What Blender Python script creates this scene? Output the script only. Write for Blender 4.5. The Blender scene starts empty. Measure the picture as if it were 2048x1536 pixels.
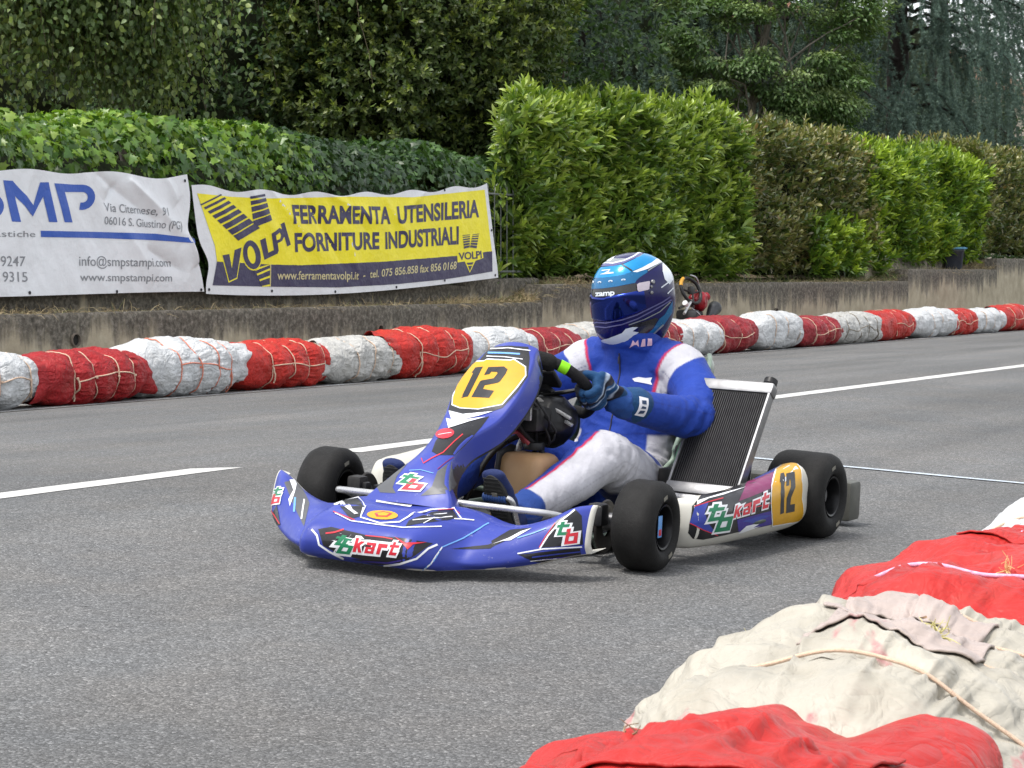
import bpy, bmesh, math, random
import numpy as np
from mathutils import Vector, Matrix

S = bpy.context.scene
COL = S.collection
PI = math.pi
# ------------------------------------------------------------------ camera, sky, sun, exposure
FOC, HCAM, YH = 4534.0, 0.9819, 546.5
PITCH = math.atan((768 - YH) / FOC)
cam = bpy.data.cameras.new('camera')
cam.sensor_width = 36.0
cam.lens = FOC / 2048 * 36.0
cam.clip_start = 0.05
cam.clip_end = 2000
cam.dof.use_dof = True
cam.dof.focus_distance = 7.7
cam.dof.aperture_fstop = 40.0
camo = bpy.data.objects.new('camera', cam)
COL.objects.link(camo)
camo.location = (0, 0, HCAM)
camo.rotation_euler = (PI / 2 - PITCH, 0, 0)
S.camera = camo

SUN_EL, SUN_AZ = math.radians(66), math.radians(-125)   # azimuth measured from +Y towards +X
W = bpy.data.worlds.new('World')
S.world = W
W.use_nodes = True
wn = W.node_tree
wn.nodes.clear()
sky = wn.nodes.new('ShaderNodeTexSky')
sky.sky_type = 'NISHITA'
sky.sun_disc = False
sky.sun_elevation = SUN_EL
sky.sun_rotation = SUN_AZ
sky.air_density = 1.0
sky.dust_density = 2.0
sky.ozone_density = 1.0
hsv = wn.nodes.new('ShaderNodeHueSaturation')
hsv.inputs['Saturation'].default_value = 0.22
bgn = wn.nodes.new('ShaderNodeBackground')
bgn.inputs['Strength'].default_value = 0.14
wo = wn.nodes.new('ShaderNodeOutputWorld')
wn.links.new(sky.outputs[0], hsv.inputs['Color'])
wn.links.new(hsv.outputs[0], bgn.inputs['Color'])
wn.links.new(bgn.outputs[0], wo.inputs['Surface'])

sun = bpy.data.lights.new('sun', 'SUN')
sun.energy = 1.1
sun.angle = math.radians(16)
sun.color = (1.0, 0.955, 0.89)
suno = bpy.data.objects.new('sun', sun)
COL.objects.link(suno)
sd = Vector((math.sin(SUN_AZ) * math.cos(SUN_EL), math.cos(SUN_AZ) * math.cos(SUN_EL), math.sin(SUN_EL)))
suno.rotation_euler = sd.to_track_quat('Z', 'Y').to_euler()
suno.location = (0, 0, 20)

S.view_settings.view_transform = 'Standard'
S.view_settings.look = 'None'
S.view_settings.exposure = 1.45
S.view_settings.gamma = 1.0
S.cycles.use_denoising = True
S.cycles.max_bounces = 6
S.cycles.transparent_max_bounces = 8

# ------------------------------------------------------------------ road frame: a along the road, n across it (away from the camera)
RD = np.array([0.4788, 0.8779, 0.0])
NN = np.array([-0.8779, 0.4788, 0.0])
CROWN, SLOPE = 5.15, 0.049
ROT_ROAD = math.atan2(RD[1], RD[0])


def road_z(n):
    n = np.asarray(n, float)
    return np.where(n < CROWN, SLOPE * n, SLOPE * CROWN - 0.03 * (n - CROWN))


def RP(a, n, z):
    a, n, z = np.broadcast_arrays(np.asarray(a, float), np.asarray(n, float), np.asarray(z, float))
    return np.stack([a * RD[0] + n * NN[0], a * RD[1] + n * NN[1], z], -1)


def rvec(a, n, z):
    return np.array([a * RD[0] + n * NN[0], a * RD[1] + n * NN[1], z])


# ------------------------------------------------------------------ numpy noise
def vnoise(P, seed=0):
    P = np.asarray(P, float)
    I = np.floor(P).astype(np.int64)
    f = P - I
    u = f * f * f * (f * (f * 6 - 15) + 10)
    out = 0

    def h(ix, iy, iz):
        n = (ix * 374761393 + iy * 668265263 + iz * 2147483647 + seed * 1274126177) & 0xFFFFFFFF
        n = ((n ^ (n >> 13)) * 1274126177) & 0xFFFFFFFF
        n = ((n ^ (n >> 16)) * 2246822519) & 0xFFFFFFFF
        return ((n ^ (n >> 15)) & 0xFFFFFF) / float(0xFFFFFF)
    for dx in (0, 1):
        wx = u[..., 0] if dx else 1 - u[..., 0]
        for dy in (0, 1):
            wy = u[..., 1] if dy else 1 - u[..., 1]
            for dz in (0, 1):
                wz = u[..., 2] if dz else 1 - u[..., 2]
                out = out + wx * wy * wz * h(I[..., 0] + dx, I[..., 1] + dy, I[..., 2] + dz)
    return out * 2 - 1


def fbm(P, oct=3, seed=0):
    P = np.asarray(P, float)
    s, a, t = 0, 1.0, 0
    for k in range(oct):
        s = s + a * vnoise(P * 2 ** k, seed + k * 17)
        t += a
        a *= .5
    return s / t


def ridged(P, oct=3, seed=0):
    P = np.asarray(P, float)
    s, a, t = 0, 1.0, 0
    for k in range(oct):
        s = s + a * (1 - np.abs(vnoise(P * 2 ** k, seed + k * 31)) * 2)
        t += a
        a *= .5
    return s / t


_rc = np.random.default_rng(2024)
_CD = _rc.normal(0, 1, (16, 3)); _CD /= np.linalg.norm(_CD, axis=1)[:, None]
_CF = np.array([2.2, 2.9, 3.7, 4.6, 5.5, 6.7, 7.9, 9.1, 10.7, 12.3, 14.0, 16.2, 18.5, 21.0, 24.0, 28.0])


def crease(P, seed=0, k0=0, k1=12, warp=.12):
    """crumpled sheet: sharp straight folds that come and go"""
    P = np.asarray(P, float) + seed * 7.13
    W_ = warp * np.stack([vnoise(P * 1.6, 5 + seed), vnoise(P * 1.6 + 11, 6 + seed), vnoise(P * 1.6 + 23, 7 + seed)], -1)
    h = 0
    for k in range(k0, k1):
        d = _CD[(k * 5 + seed * 3) % 16]
        x = (P + W_) @ d * _CF[k] * .5 + k * .37
        tri = np.abs(2 * (x - np.floor(x)) - 1)
        m = np.clip(.5 + 1.3 * vnoise(P * (1.2 + _CF[k] * .22), 40 + k + seed), 0, 1)
        h = h + m * (tri - .5) * (3.0 / _CF[k])
    return h


def nrm(v):
    v = np.asarray(v, float)
    return v / np.maximum(np.linalg.norm(v, axis=-1, keepdims=True), 1e-9)


# ------------------------------------------------------------------ materials
def srgb(r, g, b):
    f = lambda c: c / 12.92 if c <= .04045 else ((c + .055) / 1.055) ** 2.4
    return (f(r / 255), f(g / 255), f(b / 255))


class NT:
    def __init__(self, name):
        self.m = bpy.data.materials.new(name)
        self.m.use_nodes = True
        self.t = self.m.node_tree
        self.b = self.t.nodes['Principled BSDF']
        self.out = self.t.nodes['Material Output']

    def n(self, kind, **kw):
        x = self.t.nodes.new('ShaderNode' + kind)
        for k, v in kw.items():
            if k.startswith('i_'):
                key = k[2:]
                key = int(key) if key.isdigit() else key.replace('_', ' ')
                if hasattr(v, 'is_output') or isinstance(v, bpy.types.NodeSocket):
                    self.t.links.new(v, x.inputs[key])
                else:
                    x.inputs[key].default_value = v
            else:
                setattr(x, k, v)
        return x

    def link(self, a, b):
        self.t.links.new(a, b)

    def set(self, **kw):
        for k, v in kw.items():
            s = self.b.inputs[k.replace('_', ' ')]
            if isinstance(v, bpy.types.NodeSocket):
                self.t.links.new(v, s)
            else:
                if s.type == 'RGBA' and len(v) == 3:
                    v = (*v, 1)
                s.default_value = v

    def noise(self, scale, detail=3, rough=.55, vec=None, dist=0):
        x = self.n('TexNoise')
        x.inputs['Scale'].default_value = scale
        x.inputs['Detail'].default_value = detail
        x.inputs['Roughness'].default_value = rough
        x.inputs['Distortion'].default_value = dist
        if vec is not None:
            self.link(vec, x.inputs['Vector'])
        return x.outputs['Fac']

    def ramp(self, fac, stops, interp='LINEAR'):
        r = self.n('ValToRGB')
        r.color_ramp.interpolation = interp
        el = r.color_ramp.elements
        while len(el) < len(stops):
            el.new(.5)
        for e, (p, c) in zip(el, stops):
            e.position = p
            if not hasattr(c, '__len__'):
                c = (c, c, c)
            e.color = (*c[:3], 1)
        self.link(fac, r.inputs['Fac'])
        return r.outputs['Color']

    def mix(self, fac, a, b, mode='MIX'):
        x = self.n('Mix', data_type='RGBA', blend_type=mode)
        for k, v in ((0, fac), (6, a), (7, b)):
            if isinstance(v, bpy.types.NodeSocket):
                self.link(v, x.inputs[k])
            else:
                if k and len(v) == 3:
                    v = (*v, 1)
                x.inputs[k].default_value = v
        return x.outputs[2]

    def math(self, op, a, b=0.0, c=0.0):
        x = self.n('Math', operation=op)
        for k, v in enumerate((a, b, c)):
            if isinstance(v, bpy.types.NodeSocket):
                self.link(v, x.inputs[k])
            else:
                x.inputs[k].default_value = v
        return x.outputs[0]

    def obj(self):
        return self.n('TexCoord').outputs['Object']

    def mapping(self, vec, scale=(1, 1, 1), rot=(0, 0, 0)):
        x = self.n('Mapping')
        x.inputs['Scale'].default_value = scale
        x.inputs['Rotation'].default_value = rot
        self.link(vec, x.inputs['Vector'])
        return x.outputs[0]

    def bump(self, height, strength=.3, dist=.01):
        x = self.n('Bump')
        x.inputs['Strength'].default_value = strength
        x.inputs['Distance'].default_value = dist
        self.link(height, x.inputs['Height'])
        self.link(x.outputs[0], self.b.inputs['Normal'])


def simple(name, col, rough=.5, metal=0.0, var=.12, nscale=30, bump=0.0, bscale=200, coat=0.0, spec=.28, grime=None, gsc=9, glo=.5, ghi=.75):
    t = NT(name)
    o = t.obj()
    lo = tuple(c * (1 - var) for c in col)
    hi = tuple(min(1, c * (1 + var)) for c in col)
    c = t.ramp(t.noise(nscale, 4, .6, o), [(.3, lo), (.7, hi)])
    if grime:
        f = t.ramp(t.noise(gsc, 6, .65, o), [(glo, 0), (ghi, .7)])
        c = t.mix(f, c, grime)
    t.set(Base_Color=c, Metallic=metal, Coat_Weight=coat, Specular_IOR_Level=spec, Coat_Roughness=.12)
    t.set(Roughness=t.ramp(t.noise(nscale * 1.7, 3, .6, o), [(.3, max(0, rough - .08)), (.7, min(1, rough + .1))]))
    if bump:
        t.bump(t.noise(bscale, 3, .6, o), bump, .004)
    return t.m


# ------------------------------------------------------------------ mesh helpers
class MB:
    """collects geometry for ONE mesh object"""

    def __init__(self):
        self.V, self.F, self.M, self.n = [], [], [], 0

    def add(self, V, F, mi=0):
        V = np.asarray(V, float).reshape(-1, 3)
        self.V.append(V)
        for f in F:
            self.F.append([int(i) + self.n for i in f])
            self.M.append(mi)
        self.n += len(V)
        return self

    def grid(self, G, wu=False, wv=False, mi=0, flip=False):
        G = np.asarray(G, float)
        a, b = G.shape[:2]
        F = []
        for i in range(a if wu else a - 1):
            for j in range(b if wv else b - 1):
                q = [i * b + j, ((i + 1) % a) * b + j, ((i + 1) % a) * b + (j + 1) % b, i * b + (j + 1) % b]
                F.append(q[::-1] if flip else q)
        return self.add(G.reshape(-1, 3), F, mi)

    def tube(self, pts, r, k=10, mi=0, caps=True, closed=False, flat=1.0):
        pts = np.asarray(pts, float)
        n = len(pts)
        r = np.broadcast_to(np.asarray(r, float), (n,))
        if closed:
            T = nrm(np.roll(pts, -1, 0) - np.roll(pts, 1, 0))
        else:
            T = nrm(np.gradient(pts, axis=0))
        ref = np.array([0, 0, 1.0]) if abs(T[0][2]) < .9 else np.array([1.0, 0, 0])
        A = nrm(np.cross(T[0], ref))
        th = np.linspace(0, 2 * PI, k, endpoint=False)
        rings = []
        for i in range(n):
            A = nrm(A - T[i] * (A @ T[i]))
            B = np.cross(T[i], A)
            rings.append(pts[i] + r[i] * (np.cos(th)[:, None] * A + flat * np.sin(th)[:, None] * B))
        n0 = self.n
        self.grid(np.array(rings), wu=closed, wv=True, mi=mi, flip=True)
        if caps and not closed:
            self.F.append([n0 + i for i in range(k)]); self.M.append(mi)
            self.F.append([n0 + (n - 1) * k + i for i in range(k)][::-1]); self.M.append(mi)
        return self

    def box(self, c, s, mi=0, R=None, bev=0.0):
        bm = bmesh.new()
        bmesh.ops.create_cube(bm, size=1)
        for v in bm.verts:
            v.co = Vector((v.co.x * s[0], v.co.y * s[1], v.co.z * s[2]))
        if bev:
            bmesh.ops.bevel(bm, geom=list(bm.edges), offset=bev, segments=2, affect='EDGES', profile=.6)
        return self.bm(bm, c, mi, R)

    def bm(self, bm, c=(0, 0, 0), mi=0, R=None):
        bm.verts.index_update()
        V = np.array([v.co[:] for v in bm.verts])
        if R is not None:
            V = V @ np.asarray(R).T
        self.add(V + np.asarray(c), [[v.index for v in f.verts] for f in bm.faces], mi)
        bm.free()
        return self

    def lathe(self, prof, c=(0, 0, 0), axis=(0, 0, 1), k=32, mi=0):
        """prof: (r, h) pairs"""
        ax = nrm(axis)
        ref = np.array([0, 0, 1.0]) if abs(ax[2]) < .9 else np.array([1.0, 0, 0])
        A = nrm(np.cross(ax, ref)); B = np.cross(ax, A)
        th = np.linspace(0, 2 * PI, k, endpoint=False)
        G = [np.asarray(c) + ax * h + r * (np.cos(th)[:, None] * A + np.sin(th)[:, None] * B) for r, h in prof]
        return self.grid(np.array(G), wv=True, mi=mi, flip=True)

    def prism(self, loop, thick, axis=2, mi=0, bev=0.0, M=None, c=(0, 0, 0)):
        """2D loop extruded by thick; M 3x3 maps (x,y,z)"""
        bm = bmesh.new()
        vs = [bm.verts.new((x, y, -thick / 2)) for x, y in loop]
        f = bm.faces.new(vs)
        r = bmesh.ops.extrude_face_region(bm, geom=[f])
        for e in r['geom']:
            if isinstance(e, bmesh.types.BMVert):
                e.co.z += thick
        bmesh.ops.recalc_face_normals(bm, faces=bm.faces)
        if bev:
            bmesh.ops.bevel(bm, geom=list(bm.edges), offset=bev, segments=2, affect='EDGES', profile=.6)
        return self.bm(bm, c, mi, M)

    def build(self, name, mats, parent=None, smooth=True, ang=40):
        me = bpy.data.meshes.new(name)
        V = np.concatenate(self.V)
        me.from_pydata(V.tolist(), [], self.F)
        if not isinstance(mats, (list, tuple)):
            mats = [mats]
        for m in mats:
            me.materials.append(m)
        me.polygons.foreach_set('material_index', self.M)
        bm = bmesh.new(); bm.from_mesh(me)
        bmesh.ops.recalc_face_normals(bm, faces=bm.faces) if not getattr(self, 'keep', False) else None
        bm.to_mesh(me); bm.free()
        if smooth:
            me.polygons.foreach_set('use_smooth', [True] * len(me.polygons))
            if ang < 180:
                me.set_sharp_from_angle(angle=math.radians(ang))
        me.update()
        return link(name, me, parent)


def link(name, me, parent=None):
    o = bpy.data.objects.new(name, me)
    COL.objects.link(o)
    if parent is not None:
        o.parent = parent
    return o


def tag(o, label=None, cat=None, group=None, kind=None):
    for k, v in (('label', label), ('category', cat), ('group', group), ('kind', kind)):
        if v:
            o[k] = v
    return o


def empty(name, loc, rz=0.0, label=None, cat=None, group=None):
    o = bpy.data.objects.new(name, None)
    o.empty_display_size = .1
    COL.objects.link(o)
    o.location = tuple(loc)
    o.rotation_euler = (0, 0, rz)
    return tag(o, label, cat, group)


def fastmesh(name, V, F, mats, mi=None, smooth=False, parent=None, attrs=None):
    """V (n,3), F (m,k) all faces the same size"""
    me = bpy.data.meshes.new(name)
    V = np.ascontiguousarray(V, np.float32); F = np.ascontiguousarray(F, np.int32)
    m, k = F.shape
    me.vertices.add(len(V)); me.vertices.foreach_set('co', V.ravel())
    me.loops.add(m * k); me.loops.foreach_set('vertex_index', F.ravel())
    me.polygons.add(m)
    me.polygons.foreach_set('loop_start', np.arange(0, m * k, k, dtype=np.int32))
    me.polygons.foreach_set('loop_total', np.full(m, k, np.int32))
    if smooth:
        me.polygons.foreach_set('use_smooth', np.ones(m, bool))
    for x in (mats if isinstance(mats, (list, tuple)) else [mats]):
        me.materials.append(x)
    if mi is not None:
        me.polygons.foreach_set('material_index', np.asarray(mi, np.int32))
    for key, val in (attrs or {}).items():
        if val.ndim == 1:
            at = me.attributes.new(key, 'FLOAT', 'POINT'); at.data.foreach_set('value', np.ascontiguousarray(val, np.float32))
        else:
            at = me.attributes.new(key, 'FLOAT_COLOR', 'POINT'); at.data.foreach_set('color', np.ascontiguousarray(val, np.float32).ravel())
    me.update(calc_edges=True)
    me.validate()
    return link(name, me, parent)


def lerp_stations(x, xs, Y):
    """smooth (catmull style) interpolation of rows Y at stations xs"""
    xs = np.asarray(xs, float); Y = np.asarray(Y, float)
    x = np.atleast_1d(np.asarray(x, float))
    d = np.gradient(Y, xs, axis=0)
    i = np.clip(np.searchsorted(xs, x) - 1, 0, len(xs) - 2)
    h = (xs[i + 1] - xs[i])
    t = np.clip((x - xs[i]) / h, 0, 1)
    sh = (slice(None),) + (None,) * (Y.ndim - 1)
    t = t[sh]; h = h[sh]
    return ((2 * t**3 - 3 * t**2 + 1) * Y[i] + (t**3 - 2 * t**2 + t) * h * d[i] + (-2 * t**3 + 3 * t**2) * Y[i + 1] + (t**3 - t**2) * h * d[i + 1])


def spline(pts, n=24):
    pts = np.asarray(pts, float)
    s = np.concatenate([[0], np.cumsum(np.linalg.norm(np.diff(pts, axis=0), axis=1))])
    return lerp_stations(np.linspace(0, s[-1], n), s, pts)


# ------------------------------------------------------------------ flat artwork draped on a surface
def shape2d(loops, off=0.0, cyc=True):
    """filled 2D outlines (holes by nesting), grown by off -> verts (n,2), faces"""
    cu = bpy.data.curves.new('shape', 'CURVE')
    cu.dimensions = '2D'; cu.fill_mode = 'BOTH'; cu.offset = off
    for lp in loops:
        sp = cu.splines.new('POLY')
        sp.points.add(len(lp) - 1)
        for p, (x, y) in zip(sp.points, lp):
            p.co = (x, y, 0, 1)
        sp.use_cyclic_u = True
    return curve2d(cu)


def text2d(s, size=1.0, off=0.0, shear=0.0, sx=1.0, space=1.0, align='LEFT'):
    cu = bpy.data.curves.new('text', 'FONT')
    cu.body = s; cu.size = size; cu.offset = off; cu.shear = shear; cu.space_character = space
    cu.align_x = align; cu.fill_mode = 'BOTH'; cu.resolution_u = 6
    V, F = curve2d(cu)
    V[:, 0] *= sx
    return V, F


def curve2d(cu):
    o = bpy.data.objects.new('tmp_curve', cu)
    me = bpy.data.meshes.new_from_object(o)
    V = np.array([v.co[:2] for v in me.vertices]).reshape(-1, 2)
    F = [list(p.vertices) for p in me.polygons]
    bpy.data.meshes.remove(me); bpy.data.objects.remove(o); bpy.data.curves.remove(cu)
    return V, F


def cut2d(V, F, step):
    """slice flat faces on a grid so they can follow a curved surface"""
    bm = bmesh.new()
    vs = [bm.verts.new((x, y, 0)) for x, y in V]
    for f in F:
        try:
            bm.faces.new([vs[i] for i in f])
        except ValueError:
            pass
    if len(V):
        for ax in (0, 1):
            lo, hi = V[:, ax].min(), V[:, ax].max()
            no = (1, 0, 0) if ax == 0 else (0, 1, 0)
            k = math.floor(lo / step) + 1
            while k * step < hi:
                bmesh.ops.bisect_plane(bm, geom=bm.verts[:] + bm.edges[:] + bm.faces[:], dist=1e-6, plane_co=(k * step, 0, 0) if ax == 0 else (0, k * step, 0), plane_no=no)
                k += 1
    bm.verts.index_update()
    V2 = np.array([v.co[:2] for v in bm.verts]).reshape(-1, 2)
    F2 = [[v.index for v in f.verts] for f in bm.faces]
    bm.free()
    return V2, F2


def decal(mb, surf, VF, mi, lift=.0012, step=.02, T=None):
    """surf(U (n,2)) -> positions, normals"""
    V, F = VF
    if not len(V):
        return
    if T is not None:
        V = T(V)
    V, F = cut2d(V, F, step)
    P, Nn = surf(V)
    mb.add(P + Nn * lift, F, mi)


def xf(dx=0, dy=0, s=1.0, rot=0.0, sx=1.0, shx=0.0):
    c, n = math.cos(rot), math.sin(rot)

    def g(V):
        V = np.asarray(V, float) * np.array([s * sx, s])
        V = np.stack([V[:, 0] + shx * V[:, 1], V[:, 1]], 1)
        return np.stack([c * V[:, 0] - n * V[:, 1] + dx, n * V[:, 0] + c * V[:, 1] + dy], 1)
    return g


def grid_surf(G, us, vs):
    """bilinear surface sampler over a grid G[len(us),len(vs)]"""
    us = np.asarray(us, float); vs = np.asarray(vs, float)
    Nu = np.gradient(G, axis=0); Nv = np.gradient(G, axis=1)
    Nr = nrm(np.cross(Nu, Nv))

    def f(U):
        U = np.asarray(U, float)
        iu = np.interp(U[:, 0], us, np.arange(len(us))); iv = np.interp(U[:, 1], vs, np.arange(len(vs)))
        i = np.clip(iu.astype(int), 0, len(us) - 2); j = np.clip(iv.astype(int), 0, len(vs) - 2)
        p = (iu - i)[:, None]; q = (iv - j)[:, None]

        def bl(A):
            return A[i, j] * (1 - p) * (1 - q) + A[i + 1, j] * p * (1 - q) + A[i, j + 1] * (1 - p) * q + A[i + 1, j + 1] * p * q
        return bl(G), nrm(bl(Nr))
    return f
# ================================================================== GROUND, ROAD, MARKINGS
def asphalt(name, base, scale=1.0, worn=None):
    t = NT(name)
    o = t.obj()
    vor = t.n('TexVoronoi'); vor.inputs['Scale'].default_value = 190 * scale; t.link(o, vor.inputs['Vector'])
    sep = t.n('SeparateColor'); t.link(vor.outputs['Color'], sep.inputs[0])
    stone = t.ramp(sep.outputs[0], [(0, base * .55), (.45, base * .86), (.78, base * 1.16), (.94, base * 1.5), (1, base * 2.2)])
    fine = t.ramp(t.noise(430 * scale, 3, .7, o), [(.3, .68), (.7, 1.32)])
    mid = t.ramp(t.noise(38, 5, .7, o), [(.3, .84), (.7, 1.16)])
    big = t.ramp(t.noise(.55, 5, .6, o), [(.3, .84), (.7, 1.15)])
    along = t.mapping(o, (1, 1, 1), (0, 0, -ROT_ROAD))
    lane = t.ramp(t.noise(1.0, 4, .6, t.mapping(along, (.12, 1.9, 1))), [(.3, .80), (.7, 1.15)])
    c = t.mix(1, stone, fine, 'MULTIPLY')
    c = t.mix(1, c, mid, 'MULTIPLY')
    c = t.mix(1, c, big, 'MULTIPLY')
    c = t.mix(1, c, lane, 'MULTIPLY')
    tint = t.ramp(t.noise(2.2, 4, .6, o), [(.35, (.98, 1.0, 1.01)), (.65, (1.03, 1.0, .96))])
    c = t.mix(1, c, tint, 'MULTIPLY')
    # small dark tar specks and pale dust spots
    sp = t.n('TexVoronoi'); sp.inputs['Scale'].default_value = 2.6; t.link(o, sp.inputs['Vector'])
    spot = t.ramp(sp.outputs['Distance'], [(.018, 1), (.03, 0)])
    c = t.mix(spot, c, (.02, .02, .02))
    t.set(Base_Color=c, Roughness=.86, Specular_IOR_Level=.35)
    h = t.math('ADD', t.math('MULTIPLY', vor.outputs['Distance'], -1.0), t.math('MULTIPLY', t.noise(300 * scale, 3, .7, o), .6))
    t.bump(h, .6, .0035)
    return t.m


M_ASPH = asphalt('asphalt', .116)
M_GUT = asphalt('gutter_concrete', .21, .7)
M_SOIL = simple('soil', (.09, .07, .045), .95, var=.5, nscale=14, bump=.6, bscale=60)

ns = np.array([-6, -3, 0, 2, 4, CROWN - .3, CROWN, CROWN + .3, 7, 9.44])
as_ = np.concatenate([np.linspace(-60, 60, 25), np.linspace(70, 400, 12)])


def sheet(ns, as_, zf, name, mats, kind='structure'):
    mb = MB(); mb.keep = True
    A, N_ = np.meshgrid(as_, ns, indexing='ij')
    mb.grid(RP(A, N_, zf(A, N_)))
    o = mb.build(name, mats, smooth=True, ang=180)
    return tag(o, kind=kind)


tag(sheet(ns, as_, lambda a, n: road_z(n) - .02 * np.exp(-((n - CROWN) / .22) ** 2), 'road', M_ASPH), 'grey two lane asphalt road with a raised crown')
tag(sheet(np.array([9.44, 9.7, 10.2, 10.75]), as_, lambda a, n: road_z(n) + .004, 'gutter', M_GUT), 'pale concrete strip under the far bales')


def ledge_z(a):
    a = np.asarray(a, float)
    return .68 + .17 * (1 / (1 + np.exp(-(a - 20.4) * 6))) + .15 * (1 / (1 + np.exp(-(a - 31.5) * 5))) + .16 * (1 / (1 + np.exp(-(a - 36) * 5)))


def ground_z(a, n):
    L_ = ledge_z(a)
    up = L_ - .03 + .10 * np.clip((n - 10.9) / .8, 0, 1) + .03 * vnoise(np.stack([a * 2.3, n * 4, 0 * a], -1), 4)
    return np.where(n < 10.86, -.12, up)


ga = np.concatenate([np.linspace(-400, 0, 12), np.arange(2, 60, .5), np.linspace(62, 600, 24)])
gn = np.array([-400, -100, -20, -6, 0, 5, 9, 10.80, 10.87, 10.95, 11.1, 11.3, 11.6, 12.2, 14, 18, 30, 80, 400.])
tag(sheet(gn, ga, ground_z, 'ground', M_SOIL), 'bare brown soil bank behind the concrete wall')


def paint_line(name, a0, a1, n0, n1, mat, label, wob=.004, na=None, ragged=0.0):
    """a sheet of paint following the road surface"""
    na = na or max(40, int(abs(a1 - a0) * 12))
    A = np.linspace(a0, a1, na)
    mb = MB(); mb.keep = True
    rows = []
    k = 8
    for j in range(k + 1):
        f = j / k
        n = n0 + (n1 - n0) * f + wob * vnoise(np.stack([A * 6, A * 0 + j // k * 9, A * 0], -1), 3) * (1 if j in (0, k) else 0)
        aa = A.copy()
        if ragged:
            aa = a0 + ragged * (1 - f) + (A - a0) * ((a1 - a0) - ragged) / (a1 - a0)
        rows.append(RP(aa, n, road_z(n) - .02 * np.exp(-((n - CROWN) / .22) ** 2) + .004))
    mb.grid(np.array(rows).transpose(1, 0, 2))
    o = mb.build(name, mat, smooth=True, ang=180)
    return tag(o, label, kind='structure')


def paint_mat(name, col, wear):
    t = NT(name)
    o = t.obj()
    f = t.ramp(t.noise(120, 6, .75, o), [(wear - .06, 1), (wear + .05, 0)])
    g = t.ramp(t.noise(9, 4, .6, o), [(.3, tuple(c * .82 for c in col)), (.7, col)])
    c = t.mix(f, g, (.13, .13, .13))
    t.set(Base_Color=c, Roughness=.7)
    t.bump(t.noise(250, 3, .6, o), .4, .003)
    return t.m


M_PAINT = paint_mat('road_paint', (.56, .555, .53), .42)
M_PAINT2 = paint_mat('start_line_paint', (.48, .54, .60), .44)
paint_line('lane_marking', -6.0, 7.16, CROWN - .065, CROWN + .065, M_PAINT, 'white painted dash of the centre line on the asphalt', ragged=.16)
paint_line('lane_marking', 8.0, 80.0, CROWN - .065, CROWN + .065, M_PAINT, 'long white painted centre line on the asphalt')


def cross_line(a, w):
    n = np.linspace(1.9, CROWN - .5, 60)
    mb = MB(); mb.keep = True
    rows = [RP(a + s * w / 2 + (n - 3.8) * -.13 * 0 + .004 * vnoise(np.stack([n * 5, n * 0 + s, n * 0], -1), 7), n, road_z(n) + .004) for s in (-1, 0, 1)]
    mb.grid(np.array(rows).transpose(1, 0, 2))
    return tag(mb.build('start_line', M_PAINT2, ang=180), 'thin pale blue line painted across the road', kind='structure')


cross_line(9.06, .045)

# ================================================================== RETAINING WALL
def wall_mat():
    t = NT('stained_concrete')
    o = t.obj()
    top = t.n('Attribute', attribute_name='below_top').outputs['Fac']       # metres under the coping
    al = t.mapping(o, (1, 1, 1), (0, 0, -ROT_ROAD))
    streak = t.noise(1.0, 5, .65, t.mapping(al, (9, 9, .9)))
    streak2 = t.noise(1.0, 4, .6, t.mapping(al, (2.2, 2.2, .5)))
    h = t.math('ADD', t.math('MULTIPLY', top, 2.7), t.math('ADD', t.math('MULTIPLY', t.math('SUBTRACT', streak, .5), -1.8), t.math('MULTIPLY', t.math('SUBTRACT', streak2, .5), -1.9)))
    stain = t.ramp(h, [(.3, 1), (.58, .65), (.8, 0)])
    base = t.ramp(t.noise(5, 6, .65, o), [(.3, (.27, .235, .165)), (.55, (.37, .325, .235)), (.75, (.46, .41, .31))])
    dark = t.ramp(t.noise(26, 6, .7, o), [(.3, (.045, .04, .033)), (.48, (.10, .09, .072)), (.64, (.20, .18, .15)), (.78, (.38, .355, .31))])
    c = t.mix(stain, base, dark)
    c = t.mix(t.ramp(t.noise(60, 4, .7, o), [(.62, 0), (.8, .5)]), c, (.45, .42, .36))
    t.set(Base_Color=c, Roughness=.93, Specular_IOR_Level=.25)
    hh = t.math('ADD', t.noise(40, 5, .7, o), t.math('MULTIPLY', t.noise(160, 3, .6, o), .4))
    t.bump(hh, .7, .012)
    return t.m


M_WALL = wall_mat()
M_DARK = simple('bore_shade', (.015, .014, .012), .9)


def wall_run(secs, nf, thick, name, label, zb=-.1, cat='wall', rough=.012, dep=.1):
    """secs: (a0,a1,ztop) stepped sections of one cast wall"""
    mb = MB(); tops = []
    for i, (a0, a1, zt) in enumerate(secs):
        na = max(6, int((a1 - a0) / .07))
        A = np.linspace(a0, a1, na)
        prof = []
        for z in np.linspace(zb, zt - .02, 14):
            prof.append((nf, z))
        prof += [(nf + .012, zt), (nf + .1, zt + .004), (nf + thick, zt)]
        prof += [(nf + thick, zb)]
        G = np.array([[(a, n, z) for n, z in prof] for a in A])
        d = rough * fbm(G * np.array([5, 5, 8]), 3, 11)
        G[..., 1] += d * (G[..., 1] < nf + .05)
        G[..., 2] += (d * .9) * (G[..., 2] > zt - .03)
        P = RP(G[..., 0], G[..., 1], G[..., 2])
        mb.grid(P)
        tops += list((zt - G[..., 2]).ravel())
        for e in (0, -1):
            k = mb.n
            mb.add(P[e], [list(range(len(prof)))])
            tops += list((zt - G[e][..., 2]).ravel())
    o = mb.build(name, M_WALL, ang=50)
    at = o.data.attributes.new('below_top', 'FLOAT', 'POINT')
    at.data.foreach_set('value', np.array(tops, np.float32))
    return tag(o, label, cat)


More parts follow.
